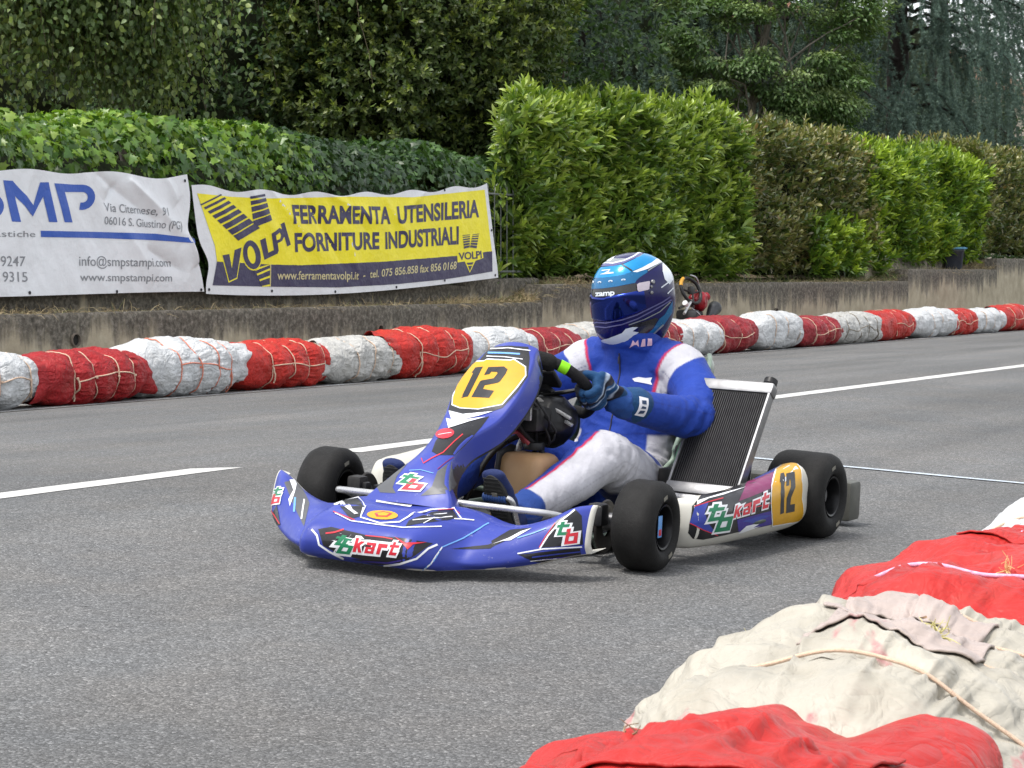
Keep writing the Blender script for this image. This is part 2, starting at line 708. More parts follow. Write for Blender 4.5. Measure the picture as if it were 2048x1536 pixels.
wall = wall_run([(-10, 20.25, .69), (20.25, 31.6, .865), (31.6, 36.0, 1.04), (36.0, 70, 1.22)], 10.7, .2, 'retaining_wall',
                'low stained concrete retaining wall stepping up to the right behind the far bales')
wall_run([(11.5, 19.35, .86), (19.35, 20.9, .93)], 11.08, .14, 'fence_footing', 'dark low concrete footing under the two advertising banners', zb=.5, rough=.02)
wall_run([(31.1, 35.2, 1.26)], 11.18, .15, 'block_wall', 'dark short wall beside the bin under the hedge', zb=.8, rough=.02)
for a, z in ((12.96, .497), (17.14, .478), (26.5, .5)):
    mb = MB()
    c = rvec(a, 10.695, z)
    mb.lathe([(.05, .0), (.052, .02), (.042, .022), (.04, -.06)], c, -NN, 20, 0)
    mb.lathe([(.041, .003), (.0001, .003)], c, -NN, 20, 1)  # flat dark disc stands in for the shade inside the pipe
    o = mb.build('drain_pipe', [simple('pipe_clay', (.12, .10, .08), .9), M_DARK], wall)

# dry grass on the ledge: uncountable
rng = np.random.default_rng(5)


def straw(name, n, a0, a1, n0, n1, label, mat, hmax=.12, flat=.5, clump=None):
    if clump:
        ca = rng.uniform(a0, a1, clump); cw = rng.uniform(.08, .5, clump)
        k = rng.integers(0, clump, n)
        a = ca[k] + rng.normal(0, 1, n) * cw[k]
        hs = rng.uniform(.4, 1.2, clump)[k]
    else:
        a = rng.uniform(a0, a1, n); hs = 1
    a = np.clip(a, a0, a1)
    nn_ = rng.uniform(n0, n1, n)
    z = np.where(nn_ < 10.9, ledge_z(a) + .005, ground_z(a, nn_)) - .01
    P = RP(a, nn_, z)
    D = nrm(np.stack([rng.normal(0, 1, n), rng.normal(0, 1, n), np.abs(rng.normal(flat, .5, n))], -1))
    Ln = rng.uniform(.04, hmax, n) * hs
    Sd = nrm(np.cross(D, rng.normal(0, 1, (n, 3)))) * .0022
    B = nrm(np.cross(D, Sd))
    p1 = P + D * Ln[:, None] * .5 + B * Ln[:, None] * .06
    p2 = P + D * Ln[:, None] + np.array([0, 0, -.3]) * (Ln * .8)[:, None]
    V = np.stack([P - Sd, P + Sd, p1 + Sd * .8, p1 - Sd * .8, p2 + Sd * .2, p2 - Sd * .2], 1).reshape(-1, 3)
    i = np.arange(n)[:, None] * 6
    F = np.concatenate([i + np.array([[0, 1, 2, 3]]), i + np.array([[3, 2, 4, 5]])])
    return tag(fastmesh(name, V, F, mat), label, 'grass', kind='stuff')


def blade_mat(name, stops):
    t = NT(name)
    r = t.n('NewGeometry').outputs['Random Per Island']
    t.set(Base_Color=t.ramp(r, stops), Roughness=.8)
    return t.m


M_STRAW = blade_mat('dry_straw', [(0, (.16, .12, .06)), (.5, (.34, .26, .14)), (.8, (.48, .39, .22)), (1, (.14, .16, .05))])
M_GRASS = blade_mat('green_grass', [(0, (.05, .07, .02)), (.6, (.10, .14, .035)), (1, (.25, .22, .09))])
straw('dry_grass', 26000, 11, 38, 10.74, 11.18, 'dry straw coloured grass lying along the top of the concrete wall', M_STRAW, .16, .35, 120)
straw('dry_grass', 8000, 18.6, 21.2, 10.74, 11.1, 'dry straw heap on the wall under the end of the yellow banner', M_STRAW, .18, .4, 14)
straw('weeds', 3500, 19.5, 33, 10.8, 11.2, 'green weeds growing on the ledge under the laurel hedge', M_GRASS, .26, .9, 30)
straw('dry_grass', 1600, 10, 30, 10.52, 10.7, 'dry straw litter at the foot of the wall', M_STRAW, .14, .4, 50) if False else None
# ================================================================== WRAPPED BALES
def tarp(name, col, rough=.5, dirt=(.23, .19, .13), damt=.5, sheen=.28, stains=None, cs=9.0, bd=.022):
    t = NT(name)
    o = t.obj()
    lo = tuple(c * .82 for c in col); hi = tuple(min(.9, c * 1.1) for c in col)
    c = t.ramp(t.noise(7, 5, .6, o), [(.3, lo), (.7, hi)])
    d = t.ramp(t.noise(4.5, 7, .72, o, .6), [(.5, 0), (.78, damt)])
    c = t.mix(d, c, dirt)
    if stains:
        s1 = t.noise(3.6, 5, .62, t.mapping(o, (1, 1.6, 1)), .3)
        s2 = t.noise(48, 4, .7, o)
        f = t.math('MULTIPLY', t.ramp(s1, [(.60, 0), (.635, .62), (1, .75)]), t.ramp(s2, [(.38, .25), (.55, 1)]))
        c = t.mix(f, c, stains)
    t.set(Base_Color=c, Specular_IOR_Level=sheen)
    t.set(Roughness=t.ramp(t.noise(30, 4, .6, o), [(.3, rough - .1), (.7, rough + .14)]))
    # sharp creases where the sheet is folded, and the fine crinkle between them
    c1 = t.math('POWER', t.math('ABSOLUTE', t.math('MULTIPLY', t.math('SUBTRACT', t.noise(cs, 2.5, .5, o, 1.6), .5), 2.4)), .65)
    c2 = t.math('POWER', t.math('ABSOLUTE', t.math('MULTIPLY', t.math('SUBTRACT', t.noise(cs * 2.7, 2.5, .5, o, 1.2), .5), 2.4)), .7)
    h = t.math('ADD', t.math('ADD', c1, t.math('MULTIPLY', c2, .45)), t.math('MULTIPLY', t.noise(cs * 9, 4, .65, o), .16))
    t.bump(h, .55, bd)
    return t.m


M_RED = tarp('red_tarp', (.29, .010, .013), .46, (.20, .07, .045), .35)
M_RED2 = tarp('dull_red_tarp', (.25, .015, .022), .48, (.22, .09, .06), .45)
M_RED3 = tarp('bright_red_tarp', (.40, .019, .013), .48, (.22, .07, .04), .3)
M_WHT = tarp('white_tarp', (.50, .51, .515), .42, (.34, .32, .28), .45)
M_WHT2 = tarp('grey_white_tarp', (.42, .415, .395), .5, (.28, .26, .21), .6)
M_WHT3 = tarp('stained_white_tarp', (.365, .34, .285), .5, (.21, .18, .13), .55, stains=(.36, .08, .105), cs=8.0, bd=.0075)
M_REDN = tarp('near_red_tarp', (.38, .018, .015), .48, (.20, .07, .045), .35, cs=8.0, bd=.009)
M_TW = simple('twine', (.58, .42, .31), .85, nscale=200, bump=.5, bscale=600)
M_TWP = simple('orange_twine', (.60, .20, .13), .8, nscale=200)
M_TWD = simple('dark_twine', (.20, .17, .13), .9, nscale=200)
M_TWK = simple('pink_twine', (.62, .34, .47), .8, nscale=90, var=.35)


class Bale:
    def __init__(s, L, W, H, seed, bands, pinch=.085, crumple=1.0, p=2.5, loose=0.0, big=1.0, ep=5.0, amp=1.0):
        s.ep, s.amp = ep, amp
        s.L, s.W, s.H, s.seed, s.bands, s.pinch, s.cr, s.p, s.loose, s.big = L, W, H, seed, np.asarray(bands, float) * L / 2, pinch, crumple, p, loose, big

    def pos(s, x, th, lift=0.0):
        """x along (m), th around (0 = +Y, pi/2 = up, pi = -Y)"""
        x, th = np.broadcast_arrays(np.asarray(x, float), np.asarray(th, float))
        a, b = s.W / 2, s.H / 2
        c, sn = np.cos(th), np.sin(th)
        rho = 1 / ((np.abs(c) / a) ** s.p + (np.abs(sn) / b) ** s.p) ** (1 / s.p)
        t = np.clip(np.abs(x) / (s.L / 2), 0, 1)
        e = np.clip(1 - t ** s.ep, 0, 1) ** .5
        q = np.stack([x * 2.0 + s.seed * 3.1, c * 1.0, sn * 1.0], -1)
        rho = rho * (1 + .07 * fbm(q * 1.3, 2, s.seed))
        dmin = np.full(x.shape, 9.0)
        pin = 0
        wob = .02 * vnoise(np.stack([c * 1.5, sn * 1.5, x * 0 + s.seed], -1), 3)
        for k, xb in enumerate(s.bands):
            d = np.abs(x + wob - xb)
            pin = pin + s.pinch * (np.exp(-(d / .014) ** 2) * .5 + np.exp(-(d / .055) ** 2) * .6)
            dmin = np.minimum(dmin, d)
        bs = np.concatenate([[-s.L / 2 - .10], np.sort(s.bands), [s.L / 2 + .10]])
        xw = np.clip(x + wob, bs[0] + 1e-4, bs[-1] - 1e-4)
        k = np.clip(np.searchsorted(bs, xw) - 1, 0, len(bs) - 2)
        sgm = (xw - bs[k]) / (bs[k + 1] - bs[k])
        pil = np.clip(4 * sgm * (1 - sgm), 0, 1) ** .42
        rho = rho * (1 - s.pinch * (1 - pil)) * (1 - pin * .45)
        per = th * (a + b) * .5
        near = np.exp(-dmin / (.075 * s.big))
        g = np.stack([x * 5 / s.big, per * 0 + c * 7 / s.big, sn * 7 / s.big], -1)
        gat = ridged(np.stack([x * 4.0, c * 8.0 + .5 * vnoise(g, 5), sn * 8.0], -1) / s.big, 2, s.seed + 3)
        endg = np.clip((t - .8) / .2, 0, 1)
        wq = .5 * np.stack([vnoise(g * .6, 61 + s.seed), vnoise(g * .6 + 9, 62 + s.seed), vnoise(g * .6 + 17, 63 + s.seed)], -1)
        fold = ridged(np.stack([x * 5.5 + s.seed, c * 2.6, sn * 2.6], -1) / s.big + wq, 2, s.seed + 9)
        fold2 = ridged(np.stack([x * 15, c * 7 + x * 6, sn * 7 - x * 5], -1) / s.big + wq, 2, s.seed + 21)
        puff = fbm(np.stack([x * 5, c * 2.2, sn * 2.2], -1), 2, s.seed + 31)
        # every lobe between two ties bulges by its own amount
        lob = np.searchsorted(np.sort(s.bands), x.ravel()).reshape(x.shape)
        big = s.big > 1
        cre = crease(np.stack([x, rho * c, rho * sn], -1) * (2.6 / s.big), s.seed, 0, 7 if big else 12, .3 if big else .12)
        mid = crease(np.stack([x * 1.2, rho * c, rho * sn], -1) * 2.2, s.seed + 2, 4, 14, .2) if big else 0
        cre2 = crease(np.stack([x * 1.3, rho * c, rho * sn], -1) * (7.5 / s.big), s.seed + 4, 0, 9)
        d = s.amp * ((.013 if big else .0095) * (near * 1.0 + .10 + endg * .8) * gat + .0048 * (.4 + .6 * near) * fold * s.cr + (.021 if big else .011) * cre * s.cr + (.0032 if big else .0058) * cre2 * s.cr * (.3 + 1.1 * near) + .0065 * mid + .012 * puff)
        rho = rho + d * s.cr ** .3 + lift
        rho = rho * e
        y = rho * c
        z = rho * sn * 1.0
        zz = z + b
        zz = np.where(zz < .012, .012 - .008 * np.clip(.012 - zz, 0, 1), zz)
        xo = x + .012 * fbm(np.stack([c * 2.5, sn * 2.5, x * 3], -1), 2, s.seed + 5) * (t > .6)
        xo = xo * (1 - .0 * t)
        # sag: middle rows slump outwards at the bottom
        y = y * (1 + .05 * np.clip(1 - zz / s.H, 0, 1))
        return np.stack([xo, y, zz], -1)

    def build(s, name, mat, twmat, loc, rz, label, group, nx=150, nt=150, flap=(), side=PI, tw=True, twr=.0045, hstr=.5, cat='bale', flapmat=None, drop=0.0):
        mb = MB(); mb.keep = True
        u = np.linspace(-1, 1, nx)
        x = np.sign(u) * (1 - (1 - np.abs(u)) ** 1.25) * s.L / 2
        th = np.linspace(0, 2 * PI, nt, endpoint=False)
        X, T = np.meshgrid(x, th, indexing='ij')
        G = s.pos(X, T)
        mb.grid(G, wv=True)
        for e in flap:
            # loose bag mouth flaring past the last tie
            xs = s.L / 2 * .80
            k = 12
            rows = []
            T1 = np.linspace(-.25 * PI, 1.25 * PI, 150)
            for i in range(k):
                f = i / (k - 1)
                base = s.pos(np.full_like(T1, e * xs), T1, -.012)
                cy = np.array([0, 0, s.H / 2])
                out = base - cy; out[:, 0] = 0
                out = nrm(out)
                w1 = fbm(np.stack([np.cos(T1) * 1.7, np.sin(T1) * 1.7, T1 * 0 + s.seed], -1), 2, 40 + s.seed)
                w2 = vnoise(np.stack([np.cos(T1) * 1.3, np.sin(T1) * 1.3, T1 * 0 + s.seed], -1), 77)
                row = base + out * (.012 + .05 * f * (.55 + .9 * w1))[:, None] if False else base + out * (.002 + .052 * f * (.65 + 1.2 * w1) - .03 * f * f)[:, None]
                row[:, 0] += e * f * (s.L / 2 * .20 + .02 + .07 * w2)
                row[:, 2] = np.maximum(row[:, 2], .012)
                rows.append(row)
            mb.grid(np.array(rows))
        o = mb.build(name, mat, smooth=True, ang=180)
        o.location = tuple(loc); o.rotation_euler = (0, 0, rz)
        tag(o, label, cat, group)
        if tw:
            tb = MB(); tb.keep = True
            thp = np.linspace(0, 2 * PI, 120, endpoint=False)
            for k, xb in enumerate(s.bands):
                w = .012 * np.sin(thp * 2 + k * 2.2 + s.seed)
                ring = s.pos(xb + w - .02 * vnoise(np.stack([np.cos(thp) * 1.5, np.sin(thp) * 1.5, thp * 0 + s.seed], -1), 3), thp, .0035 * s.big)
                for _ in range(10 if s.big > 1 else 3):
                    ring = (np.roll(ring, 1, 0) + np.roll(ring, -1, 0) + 2 * ring) / 4
                cen_ = ring.mean(0); ring = ring + nrm(ring - cen_) * (.004 * s.big)
                tb.tube(ring, twr, 6, closed=True)
            if hstr and len(s.bands) > 1:
                xx = np.linspace(s.bands[0], s.bands[-1], 60)
                hh = side + (hstr - .5) * 2.2 + .10 * np.sin(xx * 7 + s.seed) + .06 * vnoise(np.stack([xx * 6, xx * 0, xx * 0 + s.seed], -1), 6)
                tb.tube(s.pos(xx, hh, .003), twr, 6)
                # knots and a loose tail
                for xb in s.bands:
                    c = s.pos(np.array([xb]), np.array([side + (hstr - .5) * 2.2]), .006)[0]
                    tb.box(c, (.018, .012, .016), bev=.004)
                xe = s.bands[-1 if s.seed % 2 else 0]
                f = np.linspace(0, 1, 10)
                tail = s.pos(xe + .03 * f, side + (hstr - .5) * 2.2 + (.55 + .2 * (s.seed % 3)) * f * (1 if side > 2 else -1), .006)
                tb.tube(tail, twr * 1.4, 6)
            tb.build('twine', twmat, o, smooth=True, ang=180)
        return o


GF = 'wrapped bales along the far kerb'
# a0,a1 along the road; material, twine, bands, flaps, label
far_rows = [
    (10.25, 11.34, M_WHT, M_TW, (-.5, .1, .62), (), 'white wrapped bale cut by the left edge, left of the bright red flapped bale'),
    (11.22, 12.42, M_RED, M_TW, (-.42, -.12, .24, .58), (1, -1), 'red bale with loose flaps at both ends, second from the left under the white banner'),
    (12.25, 13.55, M_WHT, M_TWP, (-.28, .06, .36, .6), (1,), 'white wrapped bale tied with orange twine below the gap between the banners'),
    (13.42, 14.82, M_RED3, M_TW, (-.42, -.06, .3, .62), (1,), 'red bale with a pointed loose right end below the left half of the yellow banner'),
    (14.55, 15.80, M_WHT2, M_TW, (-.3, .1, .5), (-1,), 'greyish white crumpled bale between two red bales below the yellow banner'),
    (15.50, 16.98, M_RED3, M_TW, (-.45, -.08, .28, .6), (-1,), 'red wrapped bale with a flared left end just left of the kart number panel'),
    (16.75, 18.22, M_WHT, M_TW, (-.4, .1, .55), (), 'white wrapped bale behind the top of the kart number panel'),
    (17.98, 19.22, M_RED2, M_TW, (-.5, -.1, .3, .65), (), 'dull red wrapped bale behind the steering wheel'),
    (18.95, 20.20, M_WHT2, M_TW, (-.4, .1, .55), (), 'off white bale mostly hidden behind the driver helmet chin'),
    (20.25, 21.45, M_RED2, M_TW, (-.4, 0, .45), (), 'small dull red bale seen just behind the driver collar'),
    (21.10, 22.42, M_WHT, M_TW, (-.5, 0, .5), (), 'white wrapped bale right of the driver helmet in front of the broken kart'),
    (21.85, 23.42, M_RED2, M_TW, (-.3, .15, .55), (), 'large dull red bale leaning high under the black exhaust of the parked kart'),
    (23.30, 24.75, M_WHT, M_TW, (-.45, .0, .45), (), 'plump white bale right of the large dull red bale'),
    (24.50, 25.92, M_RED2, M_TW, (-.4, 0, .3, .6), (), 'low dull red bale with twine ends between a plump white and a grey bale'),
    (25.35, 27.60, M_WHT2, M_TWD, (-.5, -.15, .15, .5), (1,), 'long grey white bale bound with dark cord, pointed at its right end'),
    (26.90, 28.95, M_RED3, M_TW, (-.1, .3, .65), (-1,), 'bright red bale with a torn flap hanging at its left side'),
    (28.75, 30.45, M_WHT, M_TW, (-.3, .0, .3), (1,), 'white bale with flat pointed end under the first step of the concrete wall'),
    (30.00, 31.68, M_RED3, M_TW, (-.5, -.1, .3, .65), (1,), 'red bale bound with pale cord right of the pointed white bale'),
    (31.20, 32.90, M_WHT, M_TW, (-.4, .1, .5), (1,), 'small crumpled white bale, second white from the right edge'),
    (32.50, 34.30, M_RED3, M_TW, (-.4, .1, .5), (-1,), 'far red bale cut by the right edge of the view'),
    (34.10, 35.60, M_WHT, M_TW, (-.4, .1, .5), (), 'farthest white bale, only a corner showing at the right edge'),
]
for i, (a0, a1, m, tw_, bands, fl, lab) in enumerate(far_rows):
    L = a1 - a0
    H = [.385, .37, .40, .385, .385, .40, .385, .37, .40, .37, .40, .43, .42, .36, .39, .40, .39, .39, .38, .38, .38][i]
    W_ = [.52, .5, .5, .5, .5, .5, .5, .5, .5, .5, .52, .56, .52, .48, .5, .52, .5, .5, .5, .5, .5][i]
    dn = [.02, 0, .03, .03, .02, 0, .06, .1, .14, .05, .02, .06, .02, 0, 0, .05, .02, .05, .04, .02, .02][i]
    nc = 9.50 + W_ / 2 + dn
    b = Bale(L + (.10 if i > 7 else .04), W_, H * [1, 1.0, 1.05, .97, .96, 1.06, 1.02][i % 7], i + 3, bands, [.13, .15, .12, .14, .12][i % 5], 1.0 if m is not M_WHT2 else 1.25, ep=3.4 if i > 7 else 4.2)
    hi = 260 if i < 7 else 170
    b.build('wrapped_bale', m, tw_, rvec((a0 + a1) / 2, nc, float(road_z(nc)) - .004), ROT_ROAD + [0, .02, -.03, .02, -.02, .03, -.03, .02, 0, 0, .03, -.05, .02, -.03, .02, .03, -.02, .02, -.02, 0, 0][i], lab, GF,
            nx=hi, nt=hi, flap=fl, side=PI + .1, hstr=.45 if i not in (4, 8, 10, 12, 16, 18) else 0)

GN = 'wrapped bales along the near kerb'

def near_bale(a0, a1, n, W_, H, seed, bands, mat, lab, rz=0.0, flap=(), pinch=.10, cr=1.0, twm=M_TW, res=460, amp=1.0, tw=True, ep=5.0, twr=.003):
    b = Bale(a1 - a0, W_, H, seed, bands, pinch, cr, 2.4, big=1.25, ep=ep, amp=amp)
    o = b.build('wrapped_bale', mat, twm, rvec((a0 + a1) / 2, n, float(road_z(n)) - .004), ROT_ROAD + rz, lab, GN, nx=res, nt=res, flap=flap, hstr=0, tw=tw, twr=twr)
    return b, o


nb_red, o_red = near_bale(1.15, 2.60, .97, .60, .425, 51, (-.5, .0, .5), M_REDN, 'smooth red tarpaulin bale nearest the camera at the bottom edge', .05, (1,), .06, 1.0, tw=False, ep=8, amp=1.3)
nb_wht, o_wht = near_bale(2.52, 3.62, 1.07, .66, .43, 52, (-.55, -.12, .28, .62), M_WHT3, 'dirty white bale with pinkish red stains between two near red bales', .12, (), .13, 1.0, amp=1.25)
nb_red2, o_red2 = near_bale(3.46, 4.66, 1.16, .66, .43, 53, (-.45, .45), M_REDN, 'near red bale with a pink cord, behind the stained white bale', -.02, (), .10, 1.0, M_TWK, twr=.004, amp=1.3)
nb_wht2, o_wht2 = near_bale(4.52, 5.65, 1.20, .6, .45, 54, (-.5, .0, .5), M_WHT, 'white near bale of which only a corner shows at the right edge', 0, (), .10, 1.0)


def sheet_flap(b, o, x0, x1, t0, t1, lift, mat, seed):
    """a folded edge of sheeting lying over the bale"""
    X, T = np.meshgrid(np.linspace(x0, x1, 90), np.linspace(t0, t1, 90), indexing='ij')
    X = X + .018 * vnoise(np.stack([T * 4, X * 0 + seed, X * 0], -1), 3) + .010 * (T - t0)
    T = T + .05 * vnoise(np.stack([X * 9, X * 0 + seed, X * 0 + 5], -1), 4)
    G = b.pos(X, T, lift)
    G = (G + np.roll(G, 1, 0) * 0 + b.pos(X, T, lift)) / 2
    e = np.minimum.reduce([np.linspace(0, 1, 90)[:, None] + 0 * T, np.linspace(1, 0, 90)[:, None] + 0 * T, np.linspace(0, 1, 90)[None] + 0 * T, np.linspace(1, 0, 90)[None] + 0 * T])
    out = nrm(G - np.array([0, 0, b.H / 2])); out[..., 0] *= .3
    G = G + out * (.0012 * crease(np.stack([X, T * .25, X * 0], -1) * 5, seed, 2, 12) + 0 * np.exp(-e / .03))[..., None]
    m = MB(); m.keep = True; m.grid(G)
    f = m.build('sheet_flap', mat, o, smooth=True, ang=180)
    md = f.modifiers.new('thickness', 'SOLIDIFY'); md.thickness = .003
    return f


M_PINK = tarp('pink_printed_tarp', (.38, .315, .285), .5, (.22, .18, .15), .5, stains=(.36, .12, .15), cs=8.0, bd=.006)
sheet_flap(nb_wht, o_wht, -.20, .06, 1.22, 2.25, .004, M_PINK, 2)
sheet_flap(nb_wht, o_wht, .08, .30, 1.12, 2.1, .0045, M_PINK, 5)
sheet_flap(nb_red2, o_red2, .05, .34, 1.0, 2.5, .004, M_REDN, 7)
sheet_flap(nb_red, o_red, .18, .52, 1.1, 2.35, .004, M_REDN, 9)
# ================================================================== PLANTS
def leaf_template(kind):
    """leaf in the xy plane, base at origin, tip at +x (length 1); folded along the midrib"""
    if kind == 'laurel':
        xs = [0, .2, .45, .7, .9, 1.0]; ws = [.015, .12, .175, .15, .07, .003]; dz = [0, .03, .045, .03, -.02, -.06]
    elif kind == 'laurel_far':
        xs = [0, .3, .7, 1.0]; ws = [.02, .16, .15, .004]; dz = [0, .04, .03, -.05]
    elif kind == 'small':
        xs = [0, .45, 1.0]; ws = [.03, .27, .01]; dz = [0, .05, -.04]
    elif kind == 'birch':
        xs = [0, .25, .6, 1.0]; ws = [.03, .36, .27, .005]; dz = [0, .03, .03, -.04]
    elif kind == 'narrow':
        xs = [0, .4, 1.0]; ws = [.02, .15, .01]; dz = [0, .04, -.05]
    if kind == 'ivy':
        out = [(0, 0), (.05, .18), (-.12, .42), (.16, .36), (.30, .62), (.45, .30), (.68, .24), (1.0, 0)]
        V = [(x, y, -.10 * abs(y) + .03 * math.sin(x * 6)) for x, y in out] + [(x, -y, -.10 * abs(y) + .03 * math.sin(x * 6)) for x, y in out[1:-1]] + [(.28, 0, .05)]
        c = len(V) - 1
        F = []
        ring = list(range(8)) + list(range(13, 7, -1))
        for i in range(len(ring)):
            F.append([c, ring[(i + 1) % len(ring)], ring[i]])
        return np.array(V), np.array(F)
    if kind == 'maple':
        out = [(0, 0), (.05, .30), (.28, .22), (.42, .52), (.55, .2), (1.0, 0)]
        V = [(x, y, -.15 * abs(y)) for x, y in out] + [(x, -y, -.15 * abs(y)) for x, y in out[1:-1]] + [(.3, 0, .05)]
        c = len(V) - 1
        ring = list(range(6)) + list(range(9, 5, -1))
        return np.array(V), np.array([[c, ring[(i + 1) % len(ring)], ring[i]] for i in range(len(ring))])
    if kind == 'tuft':
        V, F = [], []
        r = np.random.default_rng(3)
        for i in range(7):
            a = i / 7 * 2 * PI; t = .5 + .3 * r.random()
            d = np.array([math.cos(t), math.sin(t) * math.cos(a), math.sin(t) * math.sin(a)])
            s = nrm(np.cross(d, [.3, .2, .9])) * .055
            k = len(V)
            V += [-s, s, d]
            F.append([k, k + 1, k + 2])
        return np.array(V), np.array(F)
    V, F = [], []
    for x, w, z in zip(xs, ws, dz):
        V += [(x, w, z + w * .28), (x, 0, z), (x, -w, z + w * .28)]
    for i in range(len(xs) - 1):
        b = i * 3
        F += [[b, b + 1, b + 4, b + 3], [b + 1, b + 2, b + 5, b + 4]]
    return np.array(V, float), np.array(F)


def scatter(name, kind, P, D, N_, Sz, mat, age, parent=None, smooth=True, width=None):
    """one mesh of many separate leaves: P base, D axis, N_ rough normal, Sz length, age 0..1"""
    tv, tf = leaf_template(kind)
    D = nrm(D)
    N_ = nrm(N_ - D * (N_ * D).sum(-1, keepdims=True))
    Sd = np.cross(N_, D)
    w = np.ones(len(P)) if width is None else width
    V = (P[:, None] + Sz[:, None, None] * (tv[None, :, 0:1] * D[:, None] + tv[None, :, 1:2] * w[:, None, None] * Sd[:, None] + tv[None, :, 2:3] * N_[:, None]))
    k = len(tv)
    F = (np.arange(len(P))[:, None, None] * k + tf[None]).reshape(-1, tf.shape[1])
    return fastmesh(name, V.reshape(-1, 3), F, mat, smooth=smooth, parent=parent, attrs={'age': np.repeat(age, k)})


def leaf_mat(name, old, new, rough=.45, spec=.5, var=.28, trans=.28, back=None):
    """old: ramp colours of mature leaves picked per leaf; new: colours of young growth"""
    t = NT(name)
    r = t.n('NewGeometry').outputs['Random Per Island']
    r2 = t.math('FRACT', t.math('MULTIPLY', r, 37.7))
    a = t.n('Attribute', attribute_name='age').outputs['Fac']
    co = t.ramp(r, [(i / (len(old) - 1), c) for i, c in enumerate(old)])
    cn = t.ramp(r, [(i / (len(new) - 1), c) for i, c in enumerate(new)])
    c = t.mix(a, co, cn)
    c = t.mix(1, c, t.ramp(r2, [(0, 1 - var), (1, 1 + var)]), 'MULTIPLY')
    vein = t.noise(60, 2, .5, t.obj())
    c = t.mix(.25, c, t.ramp(vein, [(.3, .7), (.7, 1.3)]), 'MULTIPLY')
    t.set(Base_Color=c, Roughness=rough, Specular_IOR_Level=spec)
    tr = t.n('BsdfTranslucent')
    ct = t.mix(1, c, (1.25, 1.35, .55), 'MULTIPLY')
    t.link(ct, tr.inputs['Color'])
    mx = t.n('MixShader')
    mx.inputs[0].default_value = trans
    t.link(t.b.outputs[0], mx.inputs[1]); t.link(tr.outputs[0], mx.inputs[2])
    t.link(mx.outputs[0], t.out.inputs['Surface'])
    return t.m


M_LAUREL = leaf_mat('laurel_leaf', [(.055, .105, .020), (.09, .165, .028), (.125, .205, .038), (.08, .14, .026)], [(.29, .40, .05), (.40, .50, .085), (.33, .43, .06), (.46, .53, .13)], .34, .55)
M_LAUREL2 = leaf_mat('laurel_leaf_bright', [(.06, .12, .018), (.095, .18, .025), (.13, .225, .034)], [(.31, .43, .035), (.41, .52, .055), (.34, .45, .04)], .36, .55)
M_PHOT = leaf_mat('photinia_leaf', [(.05, .09, .022), (.08, .12, .032), (.15, .135, .055), (.06, .10, .028), (.11, .13, .045), (.22, .19, .09)], [(.27, .14, .07), (.36, .33, .14), (.50, .47, .25), (.28, .27, .09), (.18, .27, .06)], .36, .6)
M_IVY = leaf_mat('ivy_leaf', [(.030, .075, .014), (.05, .115, .018), (.075, .145, .024)], [(.11, .22, .022), (.17, .29, .032), (.24, .33, .05)], .36, .5)
M_IVYSHADE = leaf_mat('shaded_ivy_leaf', [(.022, .055, .018), (.036, .08, .025), (.055, .10, .034)], [(.07, .14, .035), (.09, .17, .04)], .34, .5)  # darker copy of the ivy leaf, the overhanging shrub's shade put into its colour
M_BIRCH = leaf_mat('birch_leaf', [(.058, .105, .030), (.095, .155, .044), (.135, .20, .065), (.088, .128, .055)], [(.22, .30, .06), (.32, .38, .14)], .45, .5)
M_OLIVE = leaf_mat('evergreen_leaf', [(.045, .078, .022), (.072, .112, .03), (.105, .135, .042)], [(.22, .29, .045), (.31, .37, .07), (.22, .24, .075)], .42, .5)
M_MAPLE = leaf_mat('maple_leaf', [(.045, .095, .022), (.07, .14, .03), (.11, .19, .042)], [(.17, .28, .05), (.22, .33, .07)], .42, .5)
M_ASH = leaf_mat('grey_green_leaf', [(.055, .11, .034), (.085, .15, .045), (.13, .20, .07)], [(.22, .29, .10), (.31, .38, .18), (.23, .30, .075)], .42, .5)
M_CEDAR = leaf_mat('cedar_needle', [(.05, .095, .08), (.08, .135, .112), (.115, .175, .145)], [(.15, .225, .18), (.19, .27, .22)], .6, .3, .3, .1)
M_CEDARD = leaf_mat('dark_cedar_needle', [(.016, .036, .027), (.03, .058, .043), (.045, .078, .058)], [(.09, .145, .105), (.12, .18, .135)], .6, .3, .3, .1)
M_DARKLEAF = leaf_mat('dark_leaf', [(.026, .055, .02), (.042, .082, .028), (.06, .108, .036)], [(.09, .16, .04), (.13, .20, .06)], .5, .4)
M_BARK = simple('bark', (.085, .065, .05), .95, var=.45, nscale=22, bump=.8, bscale=60)
M_BARKD = simple('dark_bark', (.03, .024, .021), .95, var=.45, nscale=18, bump=.8, bscale=50)
M_TWIG = simple('twig_bark', (.06, .05, .03), .9, var=.4)

rg = np.random.default_rng(11)


def rnd(n, s=1.0):
    return rg.normal(0, s, (n, 3))


def section(cfg, n):
    """random points on a rounded hedge cross-section: returns (n across, z), outward (nn, nz), t 0..1 along the outline"""
    nf, zb, zt, r, dep = cfg
    l1 = zt - r - zb; l2 = r * PI / 2; l3 = dep
    L = l1 + l2 + l3
    s = rg.random(n) * L
    a = np.clip((s - l1) / r, 0, PI / 2)
    pn = np.where(s < l1, nf, np.where(s < l1 + l2, nf + r - r * np.cos(a), nf + r + (s - l1 - l2)))
    pz = np.where(s < l1, zb + s, np.where(s < l1 + l2, zt - r + r * np.sin(a), zt))
    on = np.where(s < l1, -1, np.where(s < l1 + l2, -np.cos(a), 0))
    oz = np.where(s < l1, 0, np.where(s < l1 + l2, np.sin(a), 1))
    return pn, pz, on, oz, L


